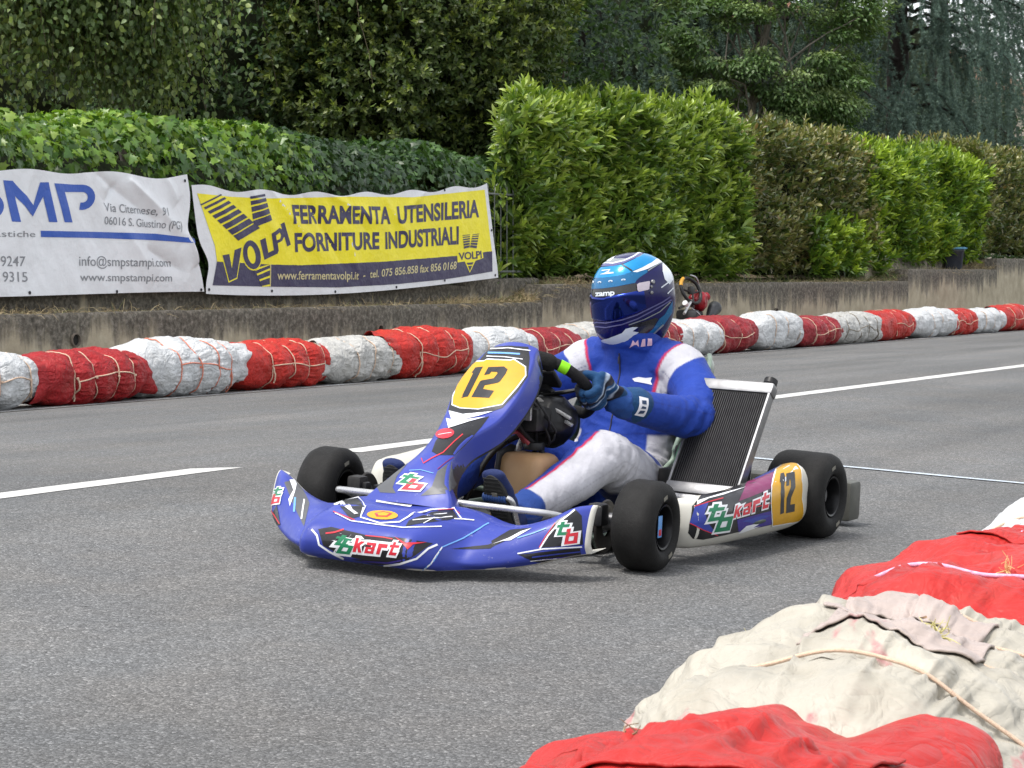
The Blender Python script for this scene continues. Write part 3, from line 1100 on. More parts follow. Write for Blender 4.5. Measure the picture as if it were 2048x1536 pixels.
def shoots(P, O, L, nl, lsize, young, spread=(1.25, .3), droop=0.0):
    """leafy shoots: P base (n,3), O axis, L length -> arrays for scatter"""
    n = len(P)
    O = nrm(O)
    ref = nrm(np.cross(O, rnd(n)))
    ref2 = np.cross(O, ref)
    k = np.arange(nl)
    f = (k + .5) / nl
    ph = k * 2.4 + rg.uniform(0, 6.28, (n, 1))
    rad = np.cos(ph)[..., None] * ref[:, None] + np.sin(ph)[..., None] * ref2[:, None]
    tilt = spread[0] + (spread[1] - spread[0]) * f + rg.normal(0, .16, (n, nl))
    D = np.cos(tilt)[..., None] * O[:, None] + np.sin(tilt)[..., None] * rad
    D = D + np.array([0, 0, -1.0]) * (droop * (1 - f))[None, :, None]
    B = P[:, None] + O[:, None] * (L[:, None] * f)[..., None]
    Nn = O[:, None] * 1.0 + rg.normal(0, .22, (n, nl, 3)) + np.array([0, 0, .25])
    Sz = lsize * rg.uniform(.72, 1.15, (n, nl)) * (1 - .32 * f ** 3)
    ag = np.clip(young[:, None] * (f[None] * 1.5 - .25), 0, 1) * rg.uniform(.6, 1, (n, nl))
    return B.reshape(-1, 3), D.reshape(-1, 3), Nn.reshape(-1, 3), Sz.ravel(), ag.ravel()


def hedge(name, a0, a1, nf, zb, zt, dep, dens, kind, mat, lab, cat='hedge', lsize=.12, nl=11, young_top=.95, young_side=.4, ends=(False, False), group=None, lump=.12, shear=0.0, width=1.0):
    r = .30
    h = MB_core(a0, a1, nf, zb, zt, dep, shear=shear)
    cfg = (nf, zb, zt, r, dep)
    _, _, _, _, Ls = section(cfg, 2)
    n = int(dens * Ls * (a1 - a0))
    pn, pz, on, oz, _ = section(cfg, n)
    a = rg.uniform(a0, a1, n)
    lu = lump * fbm(np.stack([a * .9, pz * 1.3, pn], -1), 3, int(a0)) + .03 * rg.normal(0, 1, n)
    lu = lu - .10 * np.clip((zb + .4 - pz) / .4, 0, 1)
    if shear:
        k = a > a0 + shear * (pn - nf)
        a, pn, pz, on, oz, lu = (q[k] for q in (a, pn, pz, on, oz, lu))
        n = len(a)
    P = RP(a, pn + on * lu, pz + oz * lu)
    O = RP(0 * a, on, oz) * .72 + rnd(n, .34) + np.array([0, 0, .58]) + RD * .34
    yt = np.clip((pz - zb) / (zt - zb), 0, 1)
    pat = np.clip(fbm(np.stack([a * 1.1, pz * 1.2, a * 0 + 5], -1), 2, 19 + int(a0)) * 1.6, -.6, .6)
    prob = young_side + (young_top - young_side) * yt ** 3 + pat * .45  # young growth, with the top share raised to put skylight into the colour
    young = np.where(rg.random(n) < prob, rg.uniform(.5, 1, n), 0)
    for e, ae in zip(ends, (a0, a1)):
        if not e:
            continue
        m = int(dens * dep * (zt - zb))
        q = rg.random((m, 2))
        aa = ae + .15 * rg.normal(0, 1, m) + np.sign(ae - (a0 + a1) / 2) * (-.05 + lump * fbm(np.stack([q[:, 0] * 3, q[:, 1] * 3, q[:, 0] * 0], -1), 2, 5))
        aa = aa + shear * q[:, 0] * dep
        P = np.concatenate([P, RP(aa, nf + q[:, 0] * dep, zb + q[:, 1] * (zt - zb))])
        O = np.concatenate([O, RP(np.full(m, np.sign(ae - (a0 + a1) / 2)), np.zeros(m), np.zeros(m)) * .75 + rnd(m, .36) + np.array([0, 0, .45])])
        young = np.concatenate([young, np.where(rg.random(m) < young_side + .5 * q[:, 1] ** 3, .8, 0)])
    n = len(P)
    Lh = rg.uniform(.12, .28, n)
    P = P - nrm(O) * (Lh * rg.uniform(.25, 1.05, n))[:, None]
    B, D, Nn, Sz, ag = shoots(P, O, Lh, nl, lsize, young, (1.3, .32), .12)
    scatter('foliage', kind, B, D, Nn, Sz, mat, ag, h, width=np.full(len(B), width))
    h.name = name
    return tag(h, lab, cat, group)


def MB_core(a0, a1, nf, zb, zt, dep, inset=.30, mat=None, shear=0.0):  # added solid inside the leaves that stops light passing through
    mb = MB()
    A = np.arange(a0 + .1, a1, .35)
    prof = [(nf + inset, zb), (nf + inset - .04, (zb + zt) / 2), (nf + inset + .02, zt - inset - .1), (nf + inset + .2, zt - inset), (nf + dep - .05, zt - inset), (nf + dep - .05, zb)]
    G = np.array([[(a + .05 * vnoise(np.array([a * 3, i * 3., 0])), n + .06 * vnoise(np.array([a * 3, i * 3., 7])), z + .06 * vnoise(np.array([a * 3, i * 3., 3]))) for i, (n, z) in enumerate(prof)] for a in A])
    G[..., 0] += shear * (G[..., 1] - nf) * np.clip(1 - (G[..., 0] - a0) / 4, 0, 1)
    P = RP(G[..., 0], G[..., 1], G[..., 2])
    mb.grid(P)
    for e in (0, -1):
        mb.add(P[e], [list(range(len(prof)))])
    return mb.build('added_light_block', mat or M_CORE)


M_CORE = simple('added_dark_fill', (.018, .024, .010), .95, var=.6, nscale=25, bump=.6, bscale=40)  # dark colour of the solids added inside hedges, ivy and shrubs

GH = 'hedge plants along the far wall'
hedge('laurel_hedge', 20.38, 26.3, 11.1, .96, 2.84, 1.5, 150, 'laurel', M_LAUREL, 'large bright green laurel hedge block next to the yellow banner', lsize=.172, nl=10, young_side=.6, width=.8, ends=(True, False), group=GH, lump=.3, shear=1.9)
hedge('photinia_hedge', 26.2, 31.2, 11.15, 1.0, 2.9, 1.5, 120, 'laurel_far', M_PHOT, 'brownish red tinted hedge plant between two bright green laurel blocks', lsize=.125, nl=10, young_top=.8, young_side=.42, group=GH, lump=.24)
hedge('laurel_hedge', 31.0, 36.6, 11.15, 1.15, 2.86, 1.5, 115, 'laurel_far', M_LAUREL2, 'bright green laurel hedge block above the dark bin', lsize=.165, nl=10, young_side=.6, group=GH, lump=.3, width=.8)
hedge('photinia_hedge', 36.6, 44, 11.2, 1.35, 3.05, 1.5, 80, 'laurel_far', M_PHOT, 'brown green hedge plant at the far right edge behind the bin', lsize=.125, nl=10, young_top=.8, young_side=.3, group=GH, lump=.2)


def ivy(name, a0, a1, nf, zb, zt, dep, dens, mat, lab, lsize=.078, over=.0, young_top=.7, young_side=.06, ztop_fn=None, group=None, brim=.6):
    h = MB_core(a0, a1, nf, zb, zt, dep, .20)
    r = min(.32, (zt - zb) * .45)
    cfg = (nf, zb, zt, r, dep)
    Ls = section(cfg, 2)[4]
    n = int(dens * Ls * (a1 - a0))
    pn, pz, on, oz, _ = section(cfg, n)
    a = rg.uniform(a0, a1, n)
    f = np.clip((pz - zb) / (zt - zb), 0, 1)
    if ztop_fn is not None:
        pz = pz + (ztop_fn(a) - zt) * f
    brz = np.interp(a, [9, 14.8, 14.95, 17.3, 19.8], [1.70, 1.71, 1.65, 1.67, 1.79])      # just under the banners' top hems
    lu = .11 * fbm(np.stack([a * 1.6, pz * 2.2, pn], -1), 3, int(a0 * 3)) + over * np.clip((pz - brz) / .10, 0, 1) * (1 - .3 * f)
    lu = lu - rg.random(n) ** 2 * .16
    lu = np.where(pz < brz, np.minimum(lu, .04) - .12, lu)
    P = RP(a, pn + on * lu - (on == 0) * 0, pz + oz * lu)
    Nn = RP(0 * a, on, oz) + rnd(n, .33) + np.array([0, 0, .28])
    D = np.array([0, 0, -1.0]) + RP(0 * a, on, oz) * .25 + rnd(n, .42)
    pat = fbm(np.stack([a * 1.7, pz * 2, a * 0], -1), 2, 23)
    ag = np.clip(np.where(rg.random(n) < young_side + (young_top - young_side) * f ** 2.5 + .35 * pat, rg.uniform(.35, 1, n), 0), 0, 1)
    Sz = lsize * rg.uniform(.55, 1.3, n)
    scatter('foliage', 'ivy', P, D, Nn, Sz, mat, ag, h)
    h.name = name
    return tag(h, lab, 'ivy', group)


topz = lambda a: 2.06 - .06 * np.clip((a - 12.5) / 3.5, 0, 1) + .05 * np.sin(a * 3.1) + .06 * np.sin(a * 1.3) - .32 * np.clip((a - 16.2) / .9, 0, 1) ** 2
ivy('ivy_hedge', 9.5, 17.0, 11.2, .85, 2.08, .9, 900, M_IVY, 'bright green ivy mound spilling over the tops of both banners', over=.32, ztop_fn=topz, brim=.61)
topd = lambda a: 2.02 + .05 * np.sin(a * 2.3) + .04 * np.sin(a * 5) - .1 * np.clip((a - 19.3) / .8, 0, 1)
ivy('ivy_hedge', 16.7, 20.75, 11.2, .85, 2.0, .9, 850, M_IVYSHADE, 'green ivy with shrub shade put into its colour, behind the right half of the yellow banner', lsize=.075, over=.28, young_top=.4, young_side=.05, ztop_fn=topd, brim=.70)


# ------------------------------------------------------------------ trees
def limb(mb, p0, p1, r0, r1, sag=0.0, k=7, n=9, wob=.05, seed=0):
    f = np.linspace(0, 1, n)[:, None]
    P = np.asarray(p0) * (1 - f) + np.asarray(p1) * f
    Lh = np.linalg.norm(np.asarray(p1) - p0)
    P = P + np.array([0, 0, 1.0]) * (4 * sag * f * (1 - f)) + wob * Lh * np.stack([vnoise(np.concatenate([f * 3, f * 0 + seed, f * 0 + c * 5], 1), 9) for c in range(3)], -1) * (f * (1 - f) * 4)
    mb.tube(P, np.linspace(r0, r1, n), k, caps=True)
    return P


def crown_tree(name, base, height, cen, rad, kind, mat, lab, lsize, nclump, per, trunk_r=.12, bark=None, cat='tree', clump_r=.42, young=.4, droop=.2, shell=.55, forks=7, group=None, view_bias=True, flat=.7):
    """trunk with limbs reaching into leaf clumps"""
    root = empty(name, base, 0, lab, cat, group)
    base = np.asarray(base, float); cen = np.asarray(cen, float); rad = np.asarray(rad, float)
    mb = MB()
    top = np.array([cen[0], cen[1], cen[2] + rad[2] * .2]) - base
    tr = limb(mb, (0, 0, 0), top, trunk_r, trunk_r * .35, wob=.04, n=14, seed=int(base[1]))
    # clumps through the outer part of an uneven ellipsoid
    u = nrm(rnd(nclump * 3))
    if view_bias:
        # foliage one can see from the road side gets most of the clumps
        keep = (u @ nrm(np.array([0, -1.0, 0]))) > -.45
        u = u[keep][:nclump]
    else:
        u = u[:nclump]
    m = len(u)
    rr = (shell + (1 - shell) * rg.random(m) ** .6) * (1 + .28 * fbm(u * 1.9 + base, 2, 7))
    C = u * rr[:, None] * rad + (cen - base)
    order = rg.permutation(m)[:forks * 4]
    for q in order[:forks * 4]:
        s = tr[rg.integers(4, len(tr))]
        P = limb(mb, s, C[q], trunk_r * .28, .008, .10, 6, 8, .10, int(q))
    mb.build('trunk', bark or M_BARK, root)
    k = rg.integers(0, m, m * per)
    cs = clump_r * rg.uniform(.6, 1.25, m)
    off = nrm(rnd(m * per)) * (rg.random(m * per) ** .45)[:, None]
    off[:, 2] *= flat
    P = C[k] + off * cs[k][:, None]
    outw = nrm(off * .8 + u[k] * .7)
    D = outw + rnd(m * per, .45) + np.array([0, 0, -droop])
    Nn = np.array([0, 0, .9]) + outw * .5 + rnd(m * per, .35)
    yc = np.where(rg.random(m) < young, rg.uniform(.5, 1, m), 0)
    ag = np.clip(yc[k] * np.clip(off[:, 2] / flat * 1.1 + .35, 0, 1) * rg.uniform(.5, 1.2, m * per), 0, 1)
    scatter('crown', kind, P, D, Nn, lsize * rg.uniform(.65, 1.25, m * per), mat, ag, root)
    return root


def shoot_tree(name, base, cen, rad, kind, mat, lab, lsize, nsh, nl, Lsh, trunk_r, cat='shrub', young=.35, shell=.7, up=.45, bark=None, lump=.3, lf=1.5, zcut=None, core=True, spread=(1.25, .35)):
    """dense bush: leafy shoots over an uneven rounded outline, round an added dark solid that stops light"""
    root = empty(name, base, 0, lab, cat)
    base = np.asarray(base, float); cen = np.asarray(cen, float) - base; rad = np.asarray(rad, float)
    mb = MB()
    for q in range(7):
        p = cen + nrm(rnd(1))[0] * rad * .6
        limb(mb, (0, 0, 0), p, trunk_r, .01, .1, 6, 10, .08, q)
    mb.build('stem', bark or M_BARK, root)
    u = nrm(rnd(nsh * 2))
    u = u[(u[:, 1] < .45)][:nsh]
    n = len(u)
    disp = 1 + lump * fbm(u * lf + 3.3, 3, int(lsize * 1000))
    depth = shell + (1 - shell) * rg.random(n) ** .5
    P = cen + u * rad * (disp * depth)[:, None]
    if zcut is not None:
        P[:, 2] = np.maximum(P[:, 2], zcut - base[2] + rg.uniform(0, .5, n))
    O = nrm(u / rad) * .7 + rnd(n, .42) + np.array([0, 0, up])
    pat = fbm(u * 3.1, 2, 41)
    yg = np.where(rg.random(n) < young + .5 * pat + .25 * u[:, 2], rg.uniform(.5, 1, n), 0)
    B, D, Nn, Sz, ag = shoots(P, O, Lsh * rg.uniform(.6, 1.3, n), nl, lsize, yg, spread, .1)
    scatter('crown', kind, B, D, Nn, Sz, mat, ag, root)
    if core:  # added dark solid inside the crown keeps light from passing through
        bm = bmesh.new()
        bmesh.ops.create_icosphere(bm, subdivisions=4, radius=1)
        mb = MB(); mb.bm(bm)
        V = mb.V[0]
        dd = (1 + lump * fbm(V * lf + 3.3, 3, int(lsize * 1000))) * (shell * .92) * (1 + .1 * vnoise(V * 6, 3))
        mb.V[0] = cen + V * rad * dd[:, None]
        if zcut is not None:
            mb.V[0][:, 2] = np.maximum(mb.V[0][:, 2], zcut - base[2] + .25)
        mb.build('added_dark_fill', M_CORE, root)
    return root


def gz(a, n):
    return float(ground_z(np.array(a), np.array(n)))


def base_at(a, n):
    return rvec(a, n, gz(a, n))


# dark rounded evergreen shrub above the yellow banner
shoot_tree('evergreen_shrub', base_at(22.3, 13.7), rvec(22.2, 13.6, 4.0), (1.75, 1.6, 2.45), 'small', M_OLIVE, 'tall dark olive green rounded shrub rising behind the yellow banner',   .085, 9000, 9, .17, .07, young=.52, lump=.45, lf=2.2, zcut=1.9, shell=.62)


# weeping birch on the left: hanging strands of small leaves
def weeping_birch(name, base, cen, rad, nstr, lab):
    root = empty(name, base, 0, lab, 'tree')
    base = np.asarray(base, float)
    mb = MB()
    tr = limb(mb, (0, 0, 0), cen - base + np.array([0, 0, 1.5]), .16, .05, n=14, wob=.03)
    tops = []
    for q in range(42):
        u = nrm(rnd(1))[0]; u[2] = abs(u[2]) * .6
        e = cen - base + u * rad * rg.uniform(.5, 1.0)
        P = limb(mb, tr[rg.integers(6, 14)], e, .03, .006, .35, 5, 12, .08, q)
        tops += list(P[3:])
    tops = np.array(tops)
    mb.build('trunk', simple('birch_bark', (.10, .09, .08), .8, var=.5, nscale=12), root)
    wgt = np.clip(.25 + 1.5 * fbm((tops + base) * .9, 2, 12), .03, 1); wgt /= wgt.sum()
    k = rg.choice(len(tops), nstr, p=wgt)
    S0 = tops[k] + rnd(nstr, .16)
    Lh = rg.uniform(.5, 1.7, nstr) * np.clip((S0[:, 2] + base[2] - 1.9) / 1.2, .15, 1)
    m = 26
    f = np.linspace(.02, 1, m)[None, :]
    dr = rnd(nstr, .16)
    dr[:, 2] = 0
    x = S0[:, None] + dr[:, None] * (f ** .6)[..., None] * Lh[:, None, None] * 1.6
    x[..., 2] = S0[:, 2:3] + .08 * np.sin(f * 3) - Lh[:, None] * f ** 1.25
    x += .02 * rg.normal(0, 1, x.shape)
    lz = x[..., 2] + base[2]
    P = x.reshape(-1, 3)
    ok = (lz.ravel() > 2.0) & (rg.random(len(P)) < np.clip(Lh / .9, .3, 1).repeat(m))
    P = P[ok]
    n = len(P)
    D = np.array([0, 0, -1.0]) + rnd(n, .55)
    Nn = rnd(n, 1.0) + np.array([0, -.6, .35])
    clump = fbm(P * .9, 2, 3)
    ag = np.clip(np.where(rg.random(n) < .22 + .5 * clump, rg.uniform(.3, 1, n), 0), 0, 1)
    scatter('crown', 'birch', P, D, Nn, .066 * rg.uniform(.5, 1.2, n), M_BIRCH, ag, root)
    # thin hanging twigs and catkins
    sel = rg.permutation(nstr)[:900]
    tb = []
    for q in sel:
        tb.append(x[q, ::4])
    tb = np.array(tb)
    w = np.array([.0028, 0, 0])
    Lp = tb - w; Rp = tb + w
    V = np.stack([Lp, Rp], 2).reshape(-1, 3)
    g = tb.shape[1]
    F = []
    for q in range(len(tb)):
        b = q * g * 2
        F += [[b + 2 * i, b + 2 * i + 1, b + 2 * i + 3, b + 2 * i + 2] for i in range(g - 1)]
    fastmesh('twigs', V, np.array(F), M_TWIG, parent=root)
    c = P[rg.permutation(n)[:4200]]
    scatter('catkins', 'narrow', c, np.array([0, 0, -1.0]) + rnd(len(c), .12), rnd(len(c)), .07 * rg.uniform(.6, 1.2, len(c)), M_BIRCH, np.full(len(c), .9), root, width=np.full(len(c), .45))
    return root


weeping_birch('weeping_birch', base_at(19.5, 14.9), rvec(16.2, 13.2, 4.3), np.array([3.3, 1.5, 2.2]), 6200, 'weeping birch with fine hanging twigs above the ivy on the left')
shoot_tree('dark_evergreen', base_at(22.5, 17.0), rvec(21.0, 16.6, 4.2), (6.2, 1.5, 3.4), 'small', M_DARKLEAF, 'dark evergreen thicket filling the gaps behind the birch', .10, 6500, 8, .25, .1, young=.25, lump=.3, lf=2.5, zcut=1.3, shell=.7, cat='tree')

# fresh green tree right of the dark shrub, cut by the top of the picture
crown_tree('maple_tree', base_at(29.0, 15.0), 6, rvec(26.8, 14.9, 5.4), (1.2, 1.2, 1.75), 'maple', M_MAPLE, 'fresh green broadleaf crown between the dark shrub and the cedar trunk', .095, 190, 130, .11, clump_r=.5, young=.5)
# light grey green tree over the hedge
crown_tree('ash_tree', base_at(32.5, 13.7), 6, rvec(32.9, 13.4, 4.9), (1.75, 1.1, 2.4), 'small', M_ASH, 'airy light green young tree standing over the brown hedge', .075, 190, 330, .075, clump_r=.36, young=.6, shell=.45, forks=9, bark=simple('young_bark', (.16, .145, .12), .9, var=.3), flat=.45)


# ------------------------------------------------------------------ cedars with drooping branchlets
def cedar(name, base, h, limbs, lab, mat, trunk_r=.3, twig_len=(.5, 1.3), ntw=9, seed=1, z0=1.6, Lr=(2.2, 4.2), az=None, dens=1.0):
    root = empty(name, base, 0, lab, 'tree')
    base = np.asarray(base, float)
    r = np.random.default_rng(seed)
    mb = MB()
    f = np.linspace(0, 1, 24)[:, None]
    T = np.concatenate([.1 * np.sin(f * 3 + seed), .1 * np.cos(f * 4), f * h], 1)
    mb.tube(T, np.linspace(trunk_r, trunk_r * .25, 24) * (1 + .06 * np.sin(np.arange(24) * 2.3)), 14)
    Pn, Dn, Sn, An = [], [], [], []

    def dress(path, step, size, young):
        s = np.concatenate([[0], np.cumsum(np.linalg.norm(np.diff(path, axis=0), axis=1))])
        m = max(2, int(s[-1] / step * dens))
        q = np.sort(r.uniform(0, s[-1], m))
        p = np.stack([np.interp(q, s, path[:, c]) for c in range(3)], -1)
        tg = nrm(np.stack([np.interp(q, s, np.gradient(path[:, c])) for c in range(3)], -1))
        Pn.append(p + r.normal(0, .012, p.shape)); Dn.append(tg * .35 + r.normal(0, .75, p.shape) + np.array([0, 0, .25])); Sn.append(size * r.uniform(.7, 1.25, m))
        An.append(np.where(r.random(m) < .25, 1, 0) * young + .35 * (q / s[-1]) * young)
    for q in range(limbs):
        z = z0 + (h - z0 - .5) * (q + r.random()) / limbs
        ang = r.uniform(0, 2 * PI) if az is None else r.uniform(*az)
        d = np.array([math.cos(ang), math.sin(ang), 0])
        Lb = r.uniform(*Lr)
        g = np.linspace(0, 1, 16)
        side = np.array([-d[1], d[0], 0]) * r.normal(0, .25)
        path = d * (g * Lb)[:, None] + side * (g ** 2 * Lb)[:, None]
        path[:, 2] = z + .12 * Lb * np.sin(g * 2.2) - .42 * Lb * g ** 2.1
        path += r.normal(0, .02, path.shape)
        mb.tube(path, np.linspace(.05, .008, 16), 6)
        dress(path[4:], .0095, .065, .6)
        for w in range(int(ntw * .62 * Lb)):
            i = r.uniform(2.5, 15)
            p = np.array([np.interp(i, np.arange(16), path[:, c]) for c in range(3)])
            l = r.uniform(*twig_len) * (1.15 - .35 * i / 15)
            e = r.normal(0, .32, 3); e[2] = 0
            e += d * .3
            k = np.linspace(0, 1, 9)
            tw = p + e * (l * k ** .7)[:, None]
            tw[:, 2] -= l * (k ** 1.6)
            dress(tw, .0125, .062, 1.0)
    mb.build('trunk', M_BARKD, root)
    P = np.concatenate(Pn); n = len(P)
    scatter('crown', 'tuft', P, np.concatenate(Dn), rnd(n), np.concatenate(Sn), mat, np.clip(np.concatenate(An), 0, 1), root, smooth=False)
    return root


cedar('cedar_tree', base_at(32.6, 16.4), 9.5, 34, 'big dark cedar with a thick trunk behind the laurel hedge', M_CEDARD, .52, (.6, 1.4), 12, 4, 2.6, (1.2, 2.9), dens=1.1, az=(-3.0, 0))
cedar('weeping_cedar', base_at(45.5, 15.6), 10.5, 42, 'blue green weeping cedar with hanging branches at the upper right', M_CEDAR, .32, (1.0, 2.8), 8, 9, 2.8, (1.8, 5.0), dens=1.25, az=(-2.9, -.2))
cedar('cedar_tree', base_at(39.5, 16.2), 9.5, 36, 'dark cedar with hanging branchlets behind the light green tree', M_CEDARD, .28, (.9, 2.4), 10, 15, 2.6, (1.2, 2.6), dens=1.1, az=(-3.4, .3))
cedar('weeping_cedar', base_at(54, 17.5), 12, 38, 'second blue green cedar behind the weeping one at the right edge', M_CEDAR, .34, (1.0, 2.8), 8, 21, 2.4, (2.0, 5.0), dens=1.1, az=(-3.0, -.1))
shoot_tree('dark_evergreen', base_at(38, 21), rvec(38, 21, 5.0), (6.5, 2.5, 5.0), 'small', M_DARKLEAF, 'dark evergreen mass far behind the cedar trunk', .14, 3000, 8, .3, .1, young=.1, lump=.35, lf=2.2, zcut=1.0, shell=.7, cat='tree')
shoot_tree('dark_evergreen', base_at(60, 23), rvec(60, 23, 4.0), (7.5, 2.5, 6.2), 'small', M_DARKLEAF, 'dark evergreen mass far behind the weeping cedars', .16, 3000, 8, .3, .1, young=.1, lump=.4, lf=2.4, zcut=1.0, shell=.7, cat='tree')


# a pale house far behind the cedars, with a barred window and a tiled roof
def house():
    h = empty('house', rvec(66, 27, 1.0), ROT_ROAD, 'pale plastered house glimpsed through the hanging cedar branches', 'house')
    mw = simple('plaster', (.50, .44, .35), .9, var=.12, nscale=3)
    mb = MB(); mb.box((0, 3, 3.2), (60, 6, 8.6)); mb.build('wall', mw, h)
    mb = MB()
    mb.prism([(-.6, 7.3), (3, 9.4), (6.6, 7.3), (6.6, 7.42), (3, 9.56), (-.6, 7.42)], 61.2, M=np.array([[0, 0, 1], [1, 0, 0], [0, 1, 0]]).astype(float))
    mb.build('roof', simple('roof_tiles', (.36, .17, .11), .9, var=.3, nscale=5), h)
    for x in (-14, -6, 2, 10):
        mb = MB(); mb.box((x, -.03, 1.6), (1.5, .06, 1.7)); w = mb.build('window', simple('window_dark', (.02, .02, .022), .2), h)
        mb = MB()
        for i in range(9):
            mb.tube([(x - .72 + .18 * i, -.1, .7), (x - .72 + .18 * i, -.1, 2.5)], .012, 6)
        for i in range(7):
            mb.tube([(x - .75, -.105, .8 + .27 * i), (x + .75, -.105, .8 + .27 * i)], .01, 6)
        mb.build('grille', simple('grille_iron', (.05, .05, .05), .6), w)
    return h


house()


# white garden fence mostly swallowed by ivy and laurel
def fence():
    mb = MB()
    mf = simple('fence_paint', (.13, .14, .13), .6)
    for a in np.arange(19.5, 20.5, .13):
        mb.tube([rvec(a, 11.1 + .02, .86), rvec(a, 11.12, 1.86)], .006, 6)
    for z in (1.0, 1.78):
        mb.tube([rvec(19.35, 11.12, z), rvec(20.6, 11.12, z)], .011, 6)
    tag(mb.build('garden_fence', mf), 'thin grey metal bar fence showing beside the right edge of the yellow banner', 'fence')


fence()

# the bright laurel pushes a low mound out in front of the brown plant
hedge('laurel_hedge', 28.6, 31.6, 10.98, 1.0, 1.75, .5, 120, 'laurel_far', M_LAUREL2, 'low bright laurel mound bulging out at the foot of the brown hedge plant', lsize=.15, nl=10, young_top=.9, young_side=.5, group=GH, lump=.3)
# ================================================================== BANNERS
# artwork outlines were measured on the photograph (pixels) and are laid onto the real surface they are printed on
CP, SP = math.cos(PITCH), math.sin(PITCH)
CAMP = np.array([0, 0, HCAM])


def ray(px):
    px = np.asarray(px, float)
    a = (px[..., 0] - 1024) / FOC; b = -(px[..., 1] - 768) / FOC
    return np.stack([a, CP + b * SP, b * CP - SP], -1)


def to_px(P):
    P = np.asarray(P, float)
    z = P[..., 2] - HCAM
    d = P[..., 1] * CP - z * SP; u = P[..., 1] * SP + z * CP
    return np.stack([1024 + FOC * P[..., 0] / d, 768 - FOC * u / d], -1)


def on_wall(px, n):
    """photo measurement -> (a, z) on the upright plane at distance n across the road"""
    r = ray(px)
    t = n / (r @ NN)
    P = CAMP + t[..., None] * r
    return np.stack([P @ RD, P[..., 2]], -1)


def quad_map(q):
    q = np.asarray(q, float)   # TL TR BR BL

    def f(V):
        u = V[:, :1]; v = V[:, 1:]
        return (q[3] * (1 - u) + q[2] * u) * (1 - v) + (q[0] * (1 - u) + q[1] * u) * v
    return f


def fit_text(s, q, off=0.0, shear=0.0, space=1.0, cap=None):
    """text stretched over a quad: width to the quad sides, baseline/cap height to its bottom/top"""
    V, F = text2d(s, 1.0, off, shear, 1.0, space)
    x0, x1 = V[:, 0].min(), V[:, 0].max()
    V = (V - [x0, 0]) / [x1 - x0, cap or .729]
    return quad_map(q)(V), F


def sub(poly, k=6):
    """denser outline"""
    p = np.asarray(poly, float); o = []
    for i in range(len(p)):
        a, b = p[i], p[(i + 1) % len(p)]
        o += [a + (b - a) * t / k for t in range(k)]
    return np.array(o)


def cloth_mat(name, col, rough=.42):
    t = NT(name)
    o = t.obj()
    c = t.ramp(t.noise(6, 5, .6, o), [(.3, tuple(x * .9 for x in col)), (.7, col)])
    d = t.ramp(t.noise(2.6, 7, .72, o), [(.55, 0), (.85, .22)])
    c = t.mix(d, c, tuple(x * .55 + .03 for x in col))
    t.set(Base_Color=c, Roughness=rough, Specular_IOR_Level=.45)
    t.bump(t.noise(14, 5, .6, o), .35, .02)
    return t.m


B_WHITE = cloth_mat('banner_white', (.70, .715, .73))
B_BLUE = cloth_mat('banner_blue', (.022, .085, .40))
B_GREY = cloth_mat('banner_grey', (.21, .22, .235))
B_YEL = cloth_mat('banner_yellow', (.84, .74, .006))
B_NAVY = cloth_mat('banner_navy', (.028, .022, .075))
B_CREAM = cloth_mat('banner_cream', (.56, .50, .26))
M_EYE = simple('eyelet_metal', (.05, .05, .06), .4, .6)

NB = 10.94


